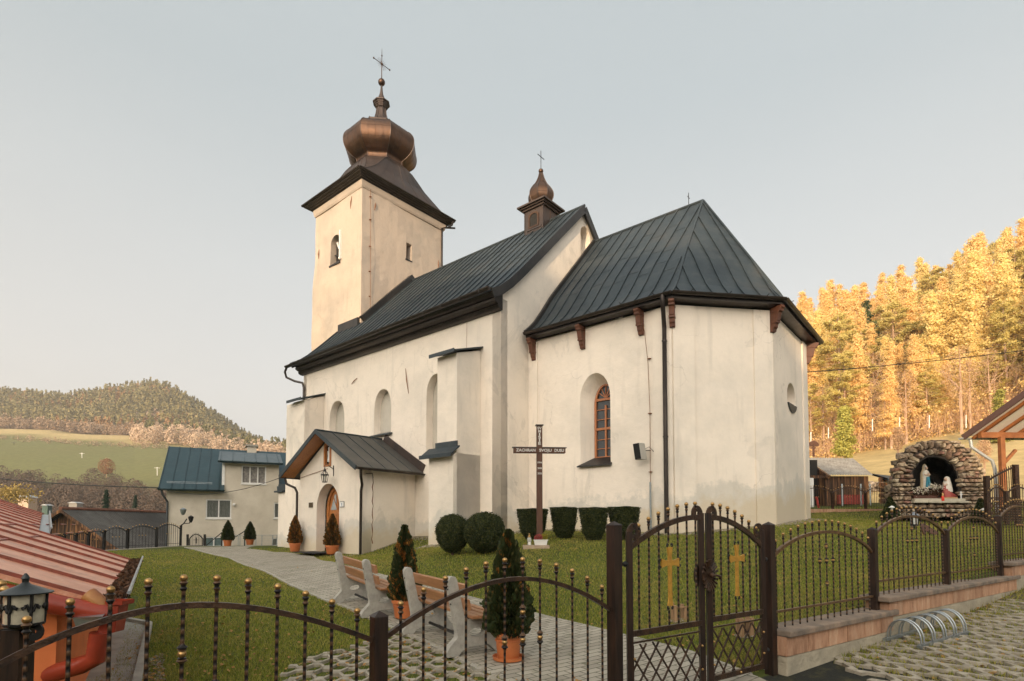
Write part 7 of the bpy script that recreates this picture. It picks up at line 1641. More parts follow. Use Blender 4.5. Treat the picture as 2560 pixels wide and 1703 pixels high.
zs = gi_[0][1] ; b = MB(); x = gi_[0][0] - .1
while x < gi_[-1][0] + .1: b.box((x, YG - .28, zs - .10), (min(x + .52, gi_[-1][0] + .12) - .01, YG + .1, zs - .03)); x += .53
b.box((gi_[0][0] - .02, YG - .2, zs - .03), (gi_[-1][0] + .06, YG + .9, zs + .06)); b.build('sill_stone', simple('dressed_sandstone', lin(.50, .46, .36), lin(.36, .32, .25), .9, 0, 6, .4), grotto, 0, .01)
zs += .06; gx = lambda z6: at_y(2200 + z6 / 6.533, 1240, YG).x
# standing statue
WH = simple('statue_white', lin(.70, .66, .58), lin(.50, .46, .38), .6, 0, 8, .2); SKIN = simple('statue_face', lin(.62, .42, .30), None, .6)
x0 = gx(752) + .27; st = empty('standing_statue', 'painted statue in white robe with a blue sash, standing inside the grotto among flowers', 'statue', (x0, YG + .35, zs)); zb_ = zs + .22
b = MB(); b.lathe([(.16, 0), (.15, .05), (.13, .3), (.115, .55), (.13, .75), (.10, .82), (.045, .86), (.055, .93), (.06, .97), (.04, 1.03), (.01, 1.05)], (x0, YG + .35, zb_), 18, sy=.75); b.build('robe', WH, st, 1)
b = MB(); b.lathe([(.175, .12), (.16, .5), (.155, .75), (.09, .88), (.085, .98), (.05, 1.07), (.01, 1.10)], (x0, YG + .40, zb_), 16, sy=.7); b.build('veil', simple('statue_cream', lin(.62, .50, .32), lin(.48, .36, .22), .6, 0, 9), st, 1)
b = MB(); b.prism([(-.05, .60), (.05, .60), (.10, .12), (.03, .10), (0, .5), (-.04, .08), (-.10, .14)], lambda a, z, d: (x0 + a, YG + .22 + d, zb_ + z), 0, .03); b.build('sash', simple('statue_blue', lin(.03, .22, .30), lin(.02, .15, .2), .5), st)
b = MB(); b.ball((x0, YG + .31, zb_ + .93), .048, 10, 8, 1.2); b.tube([(x0 - .09, YG + .28, zb_ + .70), (x0 - .03, YG + .22, zb_ + .66), (x0, YG + .2, zb_ + .76)], [.03, .025, .014], 7); b.tube([(x0 + .09, YG + .28, zb_ + .70), (x0 + .03, YG + .22, zb_ + .66), (x0, YG + .2, zb_ + .76)], [.03, .025, .014], 7); b.build('face_and_hands', SKIN, st, 1)
# kneeling statue
x0 = gx(1100) + .13; kn = empty('kneeling_statue', 'kneeling statue with white veil and red skirt at the right of the cave', 'statue', (x0, YG + .15, zs)); c0_ = (x0, YG + .18, zs + .06)
b = MB(); b.lathe([(.18, 0), (.19, .06), (.15, .28), (.12, .42), (.10, .5)], c0_, 16, sx=1.0, sy=.8); b.tube([(x0 + .05, YG + .2, zs + .12), (x0 + .25, YG + .2, zs + .10), (x0 + .38, YG + .2, zs + .08)], [.14, .10, .05], 10); b.build('skirt', simple('statue_red', lin(.42, .09, .075), lin(.30, .06, .05), .6, 0, 14), kn, 1)
b = MB(); b.lathe([(.17, .26), (.165, .38), (.14, .52), (.12, .62), (.10, .70), (.095, .76), (.06, .82), (.01, .84)], (x0 + .03, YG + .2, zs), 16, sx=1.05, sy=.9); b.build('veil', WH, kn, 1)
b = MB(); b.ball((x0 - .06, YG + .15, zs + .72), .055, 10, 8, 1.2); b.tube([(x0 - .05, YG + .1, zs + .54), (x0 - .15, YG + .12, zs + .50), (x0 - .17, YG + .14, zs + .60)], [.04, .03, .015], 7); b.build('face_and_hands', SKIN, kn, 1)
MB().box((gx(1010), YG - .05, zs - .0), (gx(1250), YG + .4, zs + .06)).build('wooden_base', simple('pale_board', lin(.45, .28, .14), lin(.3, .18, .09), .8), kn)
# flowers
fb_ = empty('flower_bed', 'trough of white chrysanthemums and dark leaves inside the grotto', 'flowers', (gx(720), YG, zs)); MB().box((gx(525), YG - .1, zs), (gx(915), YG + .12, zs + .12)).build('trough', simple('brown_trough', lin(.09, .035, .02), None, .8), fb_)
m = 1500; X = rng.uniform(gx(515), gx(1010), m); C = np.stack([X, YG + rng.uniform(-.12, .2, m), zs + .1 + rng.random(m) * .28], 1); foliage(C, rnd_dirs(m), rng.uniform(.012, .03, m), leaf_mat('bed_leaves', lin(.02, .03, .012), lin(.10, .03, .018), lin(.05, .06, .02)), 'leaves', fb_, 1.3)
m = 420; X = np.concatenate([rng.normal(gx(590), .12, m // 3), rng.normal(gx(700), .15, m // 3), rng.normal(gx(900), .14, m // 3)]); C = np.stack([X, YG + rng.uniform(-.18, .05, len(X)), zs + .30 + rng.normal(size=len(X)) * .07 + (X > gx(800)) * .12], 1); foliage(C, np.tile([0., -1, .3], (len(X), 1)), rng.uniform(.015, .03, len(X)), leaf_mat('white_blooms', lin(.70, .66, .52), lin(.6, .55, .4), lin(.75, .6, .6)), 'blooms', fb_, 1)
cd = empty('red_candle', 'small red grave candle standing on the grotto sill', 'candle', (gx(955), YG - .2, zs - .03)); MB().lathe([(.045, 0), (.05, .03), (.05, .15), (.03, .18)], (gx(955), YG - .2, zs - .09), 12).build('jar', simple('red_jar', lin(.75, .035, .01), None, .3), cd, 1); MB().lathe([(.04, .18), (.03, .22), (.035, .26), (.01, .3)], (gx(955), YG - .2, zs - .09), 10).build('lid', M['brass'], cd, 1)
wc = empty('white_cross', 'tiny white standing cross at the right end of the grotto sill', 'cross', (gx(1270), YG - .15, zs)); b = MB(); b.box((gx(1270) - .015, YG - .16, zs - .02), (gx(1270) + .015, YG - .13, zs + .26)).box((gx(1270) - .06, YG - .165, zs + .14), (gx(1270) + .06, YG - .125, zs + .17)).box((gx(1270) - .05, YG - .18, zs - .03), (gx(1270) + .05, YG - .1, zs)); b.build('cross', M['white'], wc)
# conical shrubs with white lamps
def cone_shrub(label, u, v0, v1, wpx, Y):
    p = at_y(u, v0, Y); h = at_y(u, v1, Y).z - p.z; r_ = empty('conical_shrub', label, 'shrub', tuple(p), 'conical shrubs beside the grotto'); m = 5000; q = rng.random(m) ** .7; th = rng.random(m) * 6.28; R_ = wpx / 2 * Y / FPX * np.interp(q, [0, .15, 1], [.8, 1, .08]) * (.6 + .4 * rng.random(m)) * (1 + .12 * np.sin(th * 5 + q * 8))
    C = np.stack([p.x + R_ * np.cos(th), p.y + R_ * np.sin(th), p.z + h * q], 1); foliage(C, np.stack([np.cos(th), np.sin(th), .3 + 0 * th], 1), rng.uniform(.02, .045, m), DARKLEAF, 'foliage', r_, 1.4, .6); MB().tube([tuple(p), (p.x, p.y, p.z + h * .7)], .03, 6).build('stem', BARK, r_)
cone_shrub('dark conical shrub at the left foot of the grotto', 2227, 1300, 1245, 44, 19.7); cone_shrub('dark conical shrub at the right foot of the grotto', 2453, 1306, 1248, 44, 19.5)
for lab, u, v in (('small white hat garden lamp in front of the left conical shrub', 2229.5, 1268), ('small white hat garden lamp in front of the right conical shrub', 2458, 1274)):
    p = at_y(u, v, 19.3); l_ = empty('garden_lamp', lab, 'lamp', tuple(p), 'white garden lamps by the grotto'); g0_ = gz(p.x, p.y); b = MB(); b.lathe([(.09, -.02), (.085, 0), (.03, .035), (.01, .05)], tuple(p), 12); b.build('hat', M['white'], l_); b = MB(); b.lathe([(.035, -.10), (.04, -.02)], tuple(p), 8); b.build('glass', GLASS, l_); MB().tube([(p.x, p.y, g0_ - .05), (p.x, p.y, p.z - .1)], .012, 6).build('stem', M['black'], l_)
Y5 = 15.0; p = at_y(2286, 1320, Y5); lg = empty('lawn_lantern', 'grey roofed lantern with white panes standing on the lawn before the grotto', 'lantern', tuple(p)); k = Y5 / FPX
z0 = at_y(2286, 1311, Y5).z; z1_ = at_y(2286, 1290, Y5).z; z2_ = at_y(2286, 1280, Y5).z; MB().lathe([(11.5 * k, z1_), (11 * k, z1_ + .02), (3 * k, z2_)], (p.x, p.y, 0), 4, rot=.6).build('roof', simple('grey_roof', lin(.17, .19, .22), None, .6), lg); MB().lathe([(8 * k, z0), (9 * k, z1_)], (p.x, p.y, 0), 4, rot=.6).build('pane', GLASS, lg); b = MB()
for q in range(4): a = q * math.pi / 2 + .6; b.tube([(p.x + 8.3 * k * math.cos(a), p.y + 8.3 * k * math.sin(a), z0 - .02), (p.x + 9.3 * k * math.cos(a), p.y + 9.3 * k * math.sin(a), z1_)], .012, 5)
b.lathe([(.02, gz(p.x, p.y) - .1 - z0), (.02, -.06), (.1, -.04), (.1, 0)], (p.x, p.y, z0), 8); b.build('frame', M['black'], lg)
p = at_y(2328, 1337, 13.5); o = empty('leaning_board', 'dark brown slatted wooden board lying on the lawn behind the arched fence', 'board', tuple(p)); k = 13.5 / FPX; b = MB(); b.prism([(-20 * k, 26 * k), (-10 * k, 28 * k), (18 * k, 8 * k), (18 * k, -2 * k), (2 * k, 2 * k), (-8 * k, 10 * k), (-16 * k, -4 * k)], lambda a, z, d: (p.x + a, p.y + d + z * .3, p.z + z), 0, .05); b.build('board', WOODC, o)

# ------------------------------------------------------------------ rear fence, sheds, shelter
fb2 = empty('rear_fence', 'arched iron fence on a brick base behind the church, in front of the dark shed', 'fence', (13.5, 24, .5)); us = [2000, 2080.5, 2163, 2218]; YR = 24
MB().box((at_y(1985, 1280, YR).x, YR - .1, .2), (at_y(2225, 1280, YR).x, YR + .1, at_y(2100, 1273, YR).z)).build('block_base', M['wallblock'], fb2)
for i, u in enumerate(us):
    p = at_y(u, 1232, YR); b = MB(); b.bar((p.x, YR, .5), (p.x, YR, p.z), .09); b.build('post', M['iron_brown'], fb2)
    if i: q = at_y(us[i - 1], 1232, YR); fence_panel(fb2, (q.x, YR), (p.x, YR), .80, .66, .24, at_y(u, 1234, YR).z, 13, .024, .010, .07, True, (M['iron_brown'], M['iron_brown'], M['brass']), detail=False)
sh = empty('timber_shed', 'dark timber shed with a grey corrugated roof behind the rear fence', 'shed', (17.5, 29, 1)); zg_ = .8
CORR = simple('grey_corrugated', lin(.40, .38, .34), lin(.22, .20, .18), .85, 0, 3, .4, .02); r0, r1, f0_, f1_ = at_y(2012, 1144, 31), at_y(2134, 1146, 31), at_y(2076, 1187, 28.2), at_y(2185, 1188, 28.2)
b = MB(); nw = 34; V = []
for k in range(nw + 1): dz = .03 if k % 2 else -.03; p = r0.lerp(r1, k / nw); q = f0_.lerp(f1_, k / nw); V += [p + Vector((0, 0, dz)), q + Vector((0, 0, dz))]
b.add(V, [(2 * k, 2 * k + 1, 2 * k + 3, 2 * k + 2) for k in range(nw)]); b.build('corrugated_roof', CORR, sh)
b = MB(); b.box((f0_.x - .1, 28.5, zg_), (f1_.x - .1, 31, f0_.z - .05)); b.add([(f0_.x - .1, 28.5, f0_.z - .05), (f0_.x - .1, 31, f0_.z - .05), (r0.x, 31, r0.z - .1)], [(0, 1, 2)]); b.bar(r0 + Vector((-.1, 0, -.12)), f0_ + Vector((-.1, -.05, -.12)), .12, .16); b.bar((f0_.x - 1.6, 28.6, 2.45), (f0_.x + .2, 28.6, 2.45), .15); b.build('timber_wall', OLDWOOD, sh)
b = MB(); b.box((f0_.x - 2.4, 29.2, zg_), (f0_.x - .1, 29.3, 3.4)); b.build('dark_bay', M['dark'], sh); p = at_y(2029, 1260, 27.6); MB().box((p.x - .25, 27.6, zg_), (p.x + .13, 27.75, at_y(2029, 1195, 27.6).z)).build('white_panel', M['white'], sh)
pa_, pb_ = at_y(2096, 1260, 27.9), at_y(2159, 1237, 27.9); b = MB(); nn = 5
for k in range(nn): b.box((pa_.x + (pb_.x - pa_.x) * k / nn, 27.9, pa_.z), (pa_.x + (pb_.x - pa_.x) * (k + .95) / nn, 28, pb_.z))
b.build('red_panels', simple('red_boards', lin(.30, .045, .03), lin(.2, .03, .02), .7), sh)
b = MB(); 
for u in (2153, 2106, 2176): p = at_y(u, 1255, 27.5); b.tube([(p.x, 27.5, zg_), (p.x, 27.5, at_y(u, 1210, 27.5).z)], .04, 6)
b.build('pale_post', M['galv'], sh); o = MB().tube([at_y(2040, 1242, 26), at_y(2044, 1255, 26), at_y(2047, 1270, 26)], .05, 6).build('red_hose', simple('red_rubber', lin(.5, .04, .03), None, .5), None, 1); ORG[o.as_pointer()] = None; tag(o, 'curved red hose hanging near the white panel behind the rear fence', 'hose')
ls_ = empty('lean_to', 'low dark log lean-to between the shed and the grotto', 'shed', tuple(at_y(2205, 1270, 28))); q0, q1 = at_y(2180, 1184, 29), at_y(2240, 1191, 29); b = MB(); b.add([q0, q1, q1 + Vector((0, -1.2, -.35)), q0 + Vector((0, -1.2, -.35)), q0 - Vector((0, 0, .1)), q1 - Vector((0, 0, .1)), q1 + Vector((0, -1.2, -.45)), q0 + Vector((0, -1.2, -.45))], [(0, 1, 2, 3), (7, 6, 5, 4), (3, 2, 6, 7), (0, 4, 5, 1)]); b.build('roof', M['roof'], ls_); b = MB()
for k in range(6): b.tube([(q0.x, 28.4, zg_ + .15 + k * .27), (q1.x, 28.4, zg_ + .15 + k * .27)], .13, 8)
b.build('log_wall', OLDWOOD, ls_)
# shelter with striped soffit at the right edge
sp = empty('timber_shelter', 'open timber shelter with brown roof edge and white boards between orange rafters, right picture edge', 'shelter', (19, 21, .4)); e0 = at_y(2419, 1097, 22); gdir2 = Vector((.30, -.954, .60)); RAFT = simple('orange_timber', lin(.34, .13, .04), lin(.20, .07, .022), .6, 0, 4, .2)
pr3 = lambda a, s_, h=0: e0 + Vector((a, a * .05, 0)) + gdir2 * s_ + Vector((0, 0, h))
b = MB(); P = [pr3(0, 0, .12), pr3(9, 0, .12), pr3(9, 4.3, .12), pr3(0, 4.3, .12)]; b.add(P, [(0, 1, 2, 3)]); b.build('board_soffit', simple('white_boards', lin(.86, .84, .80), lin(.8, .78, .74), .6, 0, 5, .1), sp); b = MB(); P = [pr3(-.1, -.1, .24), pr3(9, -.1, .24), pr3(9, 4.4, .24), pr3(-.1, 4.4, .24)]; b.add(P + [p - Vector((0, 0, .05)) for p in P], [(0, 1, 2, 3), (7, 6, 5, 4), (0, 4, 5, 1), (2, 6, 7, 3), (3, 7, 4, 0)]); b.bar(pr3(-.08, -.1, .12), pr3(-.08, 4.4, .12), .05, .22); b.build('roof_sheet', simple('brown_sheet', lin(.10, .055, .045), lin(.08, .045, .04), .5), sp)
for k in range(9): MB().bar(pr3(.25 + k * .78, 0, .02), pr3(.25 + k * .78, 4.3, .02), .13, .10).build('rafter', RAFT, sp)
MB().bar(pr3(.1, .35, -.12), pr3(9, .35, -.12), .16, .22).build('eave_beam', RAFT, sp)
px1 = at_y(2495, 1200, 21.8); MB().box((px1.x - .085, 21.5, .2), (px1.x + .085, 21.67, pr3(0, .35, -.2).z)).build('post', RAFT, sp, 0, .01); MB().bar((px1.x, 21.6, 2.3), (px1.x + .55, 21.6, 2.9), .1).build('brace', RAFT, sp)
b = MB(); gutter(b, pr3(-.2, -.12, .12), pr3(9, -.12, .12), .07); w0 = pr3(.25, -.12, .05); b.tube([w0, w0 + Vector((.02, -.02, -.3)), w0 + Vector((.45, -.05, -.62)), w0 + Vector((.75, -.1, -.85)), w0 + Vector((.85, -.1, -1.2)), w0 + Vector((.88, -.1, -3.6))], .06, 8); b.build('gutter_and_pipe', simple('pale_zinc', lin(.50, .54, .56), lin(.4, .43, .45), .45, .3), sp, 1)
# gates and posts beside the shelter
fg = empty('lane_gate', 'tall dark iron gate with a rising arch between the grotto and the shelter', 'gate', tuple(at_y(2500, 1300, 18))); YQ = 18.3
for u, v in ((2466, 1190), (2538, 1162)): p = at_y(u, v, YQ); MB().bar((p.x, YQ, -.1), p, .13).build('post', M['iron_brown'], fg)
b = MB(); pts = [at_y(2470 + 66 * f, 1203 - 36 * f ** .8, YQ) for f in np.linspace(0, 1, 10)]; b.strip(pts, .05, .05)
for f in np.linspace(.06, .94, 12): p = at_y(2470 + 66 * f, 1203 - 36 * f ** .8, YQ); b.tube([(p.x, YQ, .1), (p.x, YQ, p.z + .1)], .012, 5)
b.bar(at_y(2470, 1245, YQ), at_y(2536, 1245, YQ), .04).bar(at_y(2470, 1285, YQ), at_y(2536, 1285, YQ), .04); 
for k in range(-4, 9): p0_, p1_ = 2470 + k * 8, 2470 + k * 8 + 26; b.bar(at_y(min(max(p0_, 2470), 2536), 1285 - 40 * (max(2470 - p0_, 0)) / 26, YQ), at_y(min(p1_, 2536), 1285 - 40 * (min(p1_, 2536) - p0_) / 26, YQ), .014); b.bar(at_y(min(max(p0_, 2470), 2536), 1245 + 40 * (max(2470 - p0_, 0)) / 26, YQ), at_y(min(p1_, 2536), 1245 + 40 * (min(p1_, 2536) - p0_) / 26, YQ), .014)
b.build('gate_leaf', M['iron_brown'], fg); ff = empty('lane_fence', 'arched iron fence in front of the shelter at the right edge', 'fence', tuple(at_y(2540, 1300, 17)))
for i, (u0, u1) in enumerate(((2470, 2515), (2515, 2580), (2580, 2650))): fence_panel(ff, (at_y(u0, 1250, 17).x, 17), (at_y(u1, 1250, 17).x, 17), at_y(2500, 1293, 17).z, at_y(2500, 1303, 17).z, .26, at_y(2500, 1240, 17).z, 10, .024, .011, .07, True, (M['iron_brown'], M['iron_brown'], M['brass']), detail=False); p = at_y(u1, 1228, 17); MB().bar((p.x, 17, 0), p, .09).build('post', M['iron_brown'], ff)
sc_ = empty('roadside_cross', 'small wayside cross under a curved hood on the slope', 'cross', tuple(at_y(2034, 1142, 42))); b = MB(); p = at_y(2034, 1142, 42); q = at_y(2034, 1110, 42); b.bar(p, q, .12); b.bar(at_y(2029, 1120, 42), at_y(2039, 1120, 42), .1); b.strip([at_y(2034 + 9 * math.cos(a), 1116 - 9 * math.sin(a), 42) for a in np.linspace(0, math.pi, 9)], .3, .05, (0, 1, 0)); b.build('cross', WOODC, sc_)
for k, (u, v0, v1) in enumerate(((2027, 1100, 1080), (2071, 1090, 1069), (2181, 1072, 1048), (2249, 1066, 1043), (2323, 1064, 1038), (2415, 1064, 1038))):
    p, q = at_y(u, v0 + 6, 74), at_y(u, v1, 74); o = MB().bar(p, q, .085).build('fence_post', M['white'], None); ORG[o.as_pointer()] = None; tag(o, 'white wooden pasture fence post at the foot of the golden wood', 'post', 'white pasture posts on the slope')
X = rng.uniform(16.5 * 45 / 28, 31, 700); k = rng.random(700); X = at_y(2130, 1130, 43).x + (at_y(2225, 1130, 43).x - at_y(2130, 1130, 43).x) * k; Yp = 43 + rng.normal(size=700) * .5; Yp2 = Yp
b = MB()
for x, y in zip(X[:260], Yp[:260]): rock(x, y, gz(x, y) + random.random() * (.2 + .5 * math.sin((x - X.min()) / (X.max() - X.min()) * 3)), random.uniform(.1, .35), random.uniform(.1, .25), .25)
o = b.build('stone_heap', simple('rubble', lin(.45, .38, .30), lin(.16, .12, .09), .9, 0, 4, isl=.8), None); ORG[o.as_pointer()] = None; tag(o, 'low heap of rubble and stones on the sunny meadow', 'stones', kind='stuff')
# overhead cables
def cable(label, P, Q, sag, r):
    b = MB(); P, Q = Vector(P), Vector(Q); b.tube([P.lerp(Q, f) - Vector((0, 0, sag * 4 * f * (1 - f))) for f in np.linspace(0, 1, 25)], r, 5); o = b.build('overhead_cable', M['black'], None); ORG[o.as_pointer()] = None; tag(o, label, 'cable')
cable('thick black cable crossing the wood on the right, lower of two', at_y(1990, 932, 34), at_y(2700, 858, 30), .15, .022); cable('thinner overhead cable just above the thick one before the golden trees', at_y(1990, 932, 34), at_y(2700, 815, 30), .5, .012)
cable('black cable running from the left picture edge to the eave of the house', at_y(-60, 1190, 40), fH(-.3, -.5, ze + .05), .15, .03); cable('thin black wire from the house eave across its wall to the church', fH(-.3, -.5, ze + .0), W(10.5, -2.3, 2.05), .5, .013)

# ------------------------------------------------------------------ trees
LARCH = leaf_mat('larch_gold', lin(.90, .64, .26), lin(.93, .73, .36), lin(.86, .54, .18), .7, .45); LARCH2 = leaf_mat('larch_yellow', lin(.90, .74, .34), lin(.86, .70, .30), lin(.92, .68, .27), .7, .45)
PINE = leaf_mat('pine_needles', lin(.58, .48, .15), lin(.74, .60, .22), lin(.42, .37, .10), .7, .35); SPR = leaf_mat('spruce_needles', lin(.055, .085, .03), lin(.10, .13, .04), lin(.03, .05, .02), .7, .15); TWIG = leaf_mat('bare_twigs', lin(.56, .36, .22), lin(.68, .46, .28), lin(.40, .24, .14), .9, .2)
TRK = simple('pale_bark', lin(.55, .38, .26), lin(.30, .18, .11), .95, 0, 2, .6, .05, stretch=(1, 1, .3))
def tree(name, kind, h, g, label='tree'):
    """prototype at the origin: trunk with limbs, and a crown of many small leaf faces"""
    r_ = bpy.data.objects.new(name, None); COL.objects.link(r_); tb = MB(); bend = [Vector((math.sin(q * 3 + h) * .12 * q, math.cos(q * 2 + h) * .12 * q, h * q)) for q in np.linspace(0, 1, 8)]
    tb.tube(bend, [h * .014 * (1 - q) ** .8 + .02 for q in np.linspace(0, 1, 8)], 7); C = []; Nn = []; Sz = []; Up = []
    def along(p, q, n, spread, size, flat=0.0):
        f = g.random(n); c = np.array(p)[None] * (1 - f[:, None]) + np.array(q)[None] * f[:, None] + g.normal(size=(n, 3)) * spread * np.array([1, 1, .45 if flat else .8]); C.append(c); nn = rnd_dirs(n, g); rad = c * np.array([1, 1, 0]); nn = nn * .75 + rad / np.maximum(np.linalg.norm(rad, axis=1, keepdims=True), .1) * .75; nn[:, 2] = nn[:, 2] * (1 + flat * 2) + flat; Nn.append(nn); Sz.append(g.uniform(.55, 1.3, n) * size)
    if kind in ('larch', 'spruce'):
        nb = 90 if kind == 'larch' else 100
        for k in range(nb):
            q = (.16 if kind == 'larch' else .05) + (1 - (.16 if kind == 'larch' else .05)) * (k / nb) ** .9; a = g.random() * 6.28; L_ = (h * (.15 if kind == 'larch' else .20)) * (1 - q) ** .75 * g.uniform(.6, 1.2) + .15; z = h * q; dr = g.uniform(-.35, .1) if kind == 'larch' else -.25
            p = (0, 0, z); e = (L_ * math.cos(a), L_ * math.sin(a), z + L_ * dr); 
            if k % 2 == 0: tb.tube([p, e], [.03, .01], 4, False)
            along(p, e, int(60 + 40 * L_), .20 + .05 * L_, .085 if kind == 'larch' else .09, .0 if kind == 'larch' else .5)
    elif kind == 'pine':
        for k in range(46):
            q = .40 + .60 * (k / 46) ** .85; a = g.random() * 6.28; L_ = h * .17 * (1.15 - abs(q - .62) * 1.9) * g.uniform(.55, 1.2); L_ = max(L_, .3); z = h * q; e = Vector((L_ * math.cos(a), L_ * math.sin(a), z + L_ * g.uniform(-.05, .35)))
            tb.tube([(0, 0, z - .2), tuple(e)], [.05, .015], 4, False); ncl = int(2 + L_ * 1.3)
            for j in range(ncl): c = Vector((0, 0, z)).lerp(e, g.uniform(.5, 1.1)); along(tuple(c), tuple(c + Vector((.1, .1, .1))), 75, .30, .085, .45)
    else:    # bare broadleaf
        def grow(p, d, L_, r, lev):
            e = p + d * L_; tb.tube([tuple(p), tuple(p.lerp(e, .5) + Vector(g.normal(size=3)) * L_ * .04), tuple(e)], [r, r * .8, r * .55], 5 if lev < 2 else 3, False)
            if lev >= 4: return
            for k in range(3 if lev < 3 else 4): nd = (d + Vector(g.normal(size=3)) * .45 + Vector((0, 0, .12))).normalized(); grow(p.lerp(e, g.uniform(.55, 1)), nd, L_ * g.uniform(.5, .75), r * .5, lev + 1)
        grow(Vector((0, 0, h * .2)), Vector((0, 0, 1)), h * .33, h * (.010 if h > 9 else .028), 0)
        n = 900; q = g.random(n); th = g.random(n) * 6.28; R_ = h * .17 * np.sqrt(g.random(n)) * np.interp(q, [0, .4, 1], [.5, 1, .5]); C.append(np.stack([R_ * np.cos(th), R_ * np.sin(th), h * (.42 + .58 * q)], 1)); Nn.append(rnd_dirs(n, g)); Sz.append(np.full(n, .028))
    tb.build('trunk', TRK, r_); C = np.concatenate(C); Nn = np.concatenate(Nn); Nn /= np.linalg.norm(Nn, axis=1, keepdims=True); Sz = np.concatenate(Sz)
    V, Fq = quads(C, Sz, Nn, 1.5 if kind != 'bare' else 7.0, None, g); mt = {'larch': LARCH if name != 'yellow_larch' else LARCH2, 'spruce': SPR, 'pine': PINE, 'bare': TWIG}[kind]; link_mesh(mesh_np('crown', V, Fq), 'crown', mt, r_); return r_
PROTO = []
for nm, kd, hh, lab in (('larch', 'larch', 17, 'golden autumn larch in the sunlit wood on the right slope'), ('larch', 'larch', 17, 'golden autumn larch in the sunlit wood on the right slope'), ('yellow_larch', 'larch', 16, 'pale yellow larch in the sunlit wood on the right slope'), ('pine_tree', 'pine', 18, 'green pine with layered boughs in the sunlit wood'), ('pine_tree', 'pine', 18, 'green pine with layered boughs in the sunlit wood'), ('bare_tree', 'bare', 12, 'leafless tree with pale branches at the foot of the sunlit wood'), ('spruce_tree', 'spruce', 15, 'dark narrow spruce among the golden trees')):
    g = np.random.default_rng(len(PROTO) + 40); o = tree(nm, kd, hh, g); tag(o, lab, 'tree', {'larch': 'golden larches on the slope', 'pine': 'pines on the slope', 'bare': 'bare trees on the slope', 'spruce': 'spruces on the slope'}[kd] if nm != 'yellow_larch' else 'yellow larches on the slope'); PROTO.append(o)
used = [False] * len(PROTO)
def plant(i, x, y, s_, lab=None, z=None):
    o = PROTO[i] if not used[i] else copy_tree(PROTO[i]); used[i] = True; o.location = (x, y, (gz(x, y) if z is None else z) - .1); o.scale = (s_ * random.uniform(.9, 1.15), s_ * random.uniform(.9, 1.15), s_); o.rotation_euler = (0, 0, random.uniform(0, 6.28)); return o
rt = random.Random(11)
def slope_pos(p, a): Y = p / (.6 * a + .8); return a * Y, Y
for rowp, n_, lo_ in ((101, 28, .53), (108, 30, .52), (117, 32, .51), (127, 34, .50), (139, 36, .50), (152, 36, .50), (168, 36, .5)):
    for k in range(n_):
        a = lo_ + (1.12 - lo_) * (k + rt.uniform(.1, .9)) / n_; x, y = slope_pos(rowp + rt.uniform(-3.5, 3.5), a)
        if rowp < 105: i = rt.choice([5, 5, 3, 0, 2, 5, 4])
        else: i = rt.choice([0, 1, 2, 0, 3, 2, 5, 3, 4, 0, 2, 1, 4, 1] if a > .66 else [0, 0, 1, 2, 5, 1, 3, 0, 6])
        plant(i, x, y, rt.uniform(.72, 1.38) * (.8 if rowp < 105 else 1.12) * (.85 if i in (3, 4) else 1))
def single(kind, name, label, u, v0, v1, Y, hproto, g, matover=None):
    o = tree(name, kind, hproto, g); tag(o, label, 'tree'); p = at_y(u, v0, Y); h = at_y(u, v1, Y).z - p.z; o.location = p; o.scale = (h / hproto,) * 3
    if matover:
        for c in o.children:
            if c.name.startswith('crown'): c.data.materials[0] = matover
    return o
single('spruce', 'spruce_tree', 'yellow green spruce standing alone on the sunny meadow behind the shed', 2113, 1142, 1018, 50, 6, np.random.default_rng(3), leaf_mat('sunny_spruce', lin(.42, .42, .09), lin(.60, .54, .15), lin(.28, .28, .07)))
single('bare', 'bare_tree', 'small leafless fruit tree beside the grotto', 2247, 1165, 1068, 27, 5, np.random.default_rng(4)); single('bare', 'bare_tree', 'thin leafless sapling under the shelter eave', 2462, 1200, 1095, 40, 5, np.random.default_rng(5))
single('spruce', 'spruce_tree', 'pale green young spruce above the shelter roof', 2505, 1125, 975, 62, 9, np.random.default_rng(6), leaf_mat('pale_spruce', lin(.34, .33, .07), lin(.42, .38, .10), lin(.2, .2, .05)))
# sapling undergrowth at the foot of the wood
def twigs(n, pos, h, name, label, mat_, wd=.03, sp=.25):
    X, Y = pos; Z = ground(X, Y); n = len(X); hh = h * rng.uniform(.4, 1.2, n); d = rng.normal(size=(n, 2)) * hh[:, None] * sp; th = rng.random(n) * 6.28; s_ = np.stack([np.cos(th), np.sin(th), 0 * th], 1) * wd; b = np.stack([X, Y, Z + rng.random(n) * h * .5 * (sp > .3)], 1); V = np.stack([b - s_, b + s_, b + np.stack([d[:, 0], d[:, 1], hh], 1)], 1).reshape(-1, 3)
    return tag(link_mesh(mesh_np(name, V, np.arange(n * 3).reshape(n, 3)), name, mat_), label, 'undergrowth', kind='stuff')
n = 12000; a = rng.uniform(.5, 1.0, n); p = 99 + rng.random(n) ** 1.4 * 60; Y = p / (.6 * a + .8); twigs(n, (a * Y, Y), 3.4, 'undergrowth', 'tangle of bare saplings and golden brush under the slope trees', TWIG, .03, .40)
n = 70000; a = rng.uniform(.5, 1.0, n); p = 99 + rng.random(n) * 75; Y = p / (.6 * a + .8); X = a * Y; C = np.stack([X, Y, ground(X, Y) + rng.random(n) ** 1.6 * 5], 1); V, Fq = quads(C, rng.uniform(.05, .15, n), None, 1.6); tag(link_mesh(mesh_np('brushwood', V, Fq), 'brushwood', LARCH), 'golden brushwood filling the gaps between the slope trees', 'undergrowth', kind='stuff')

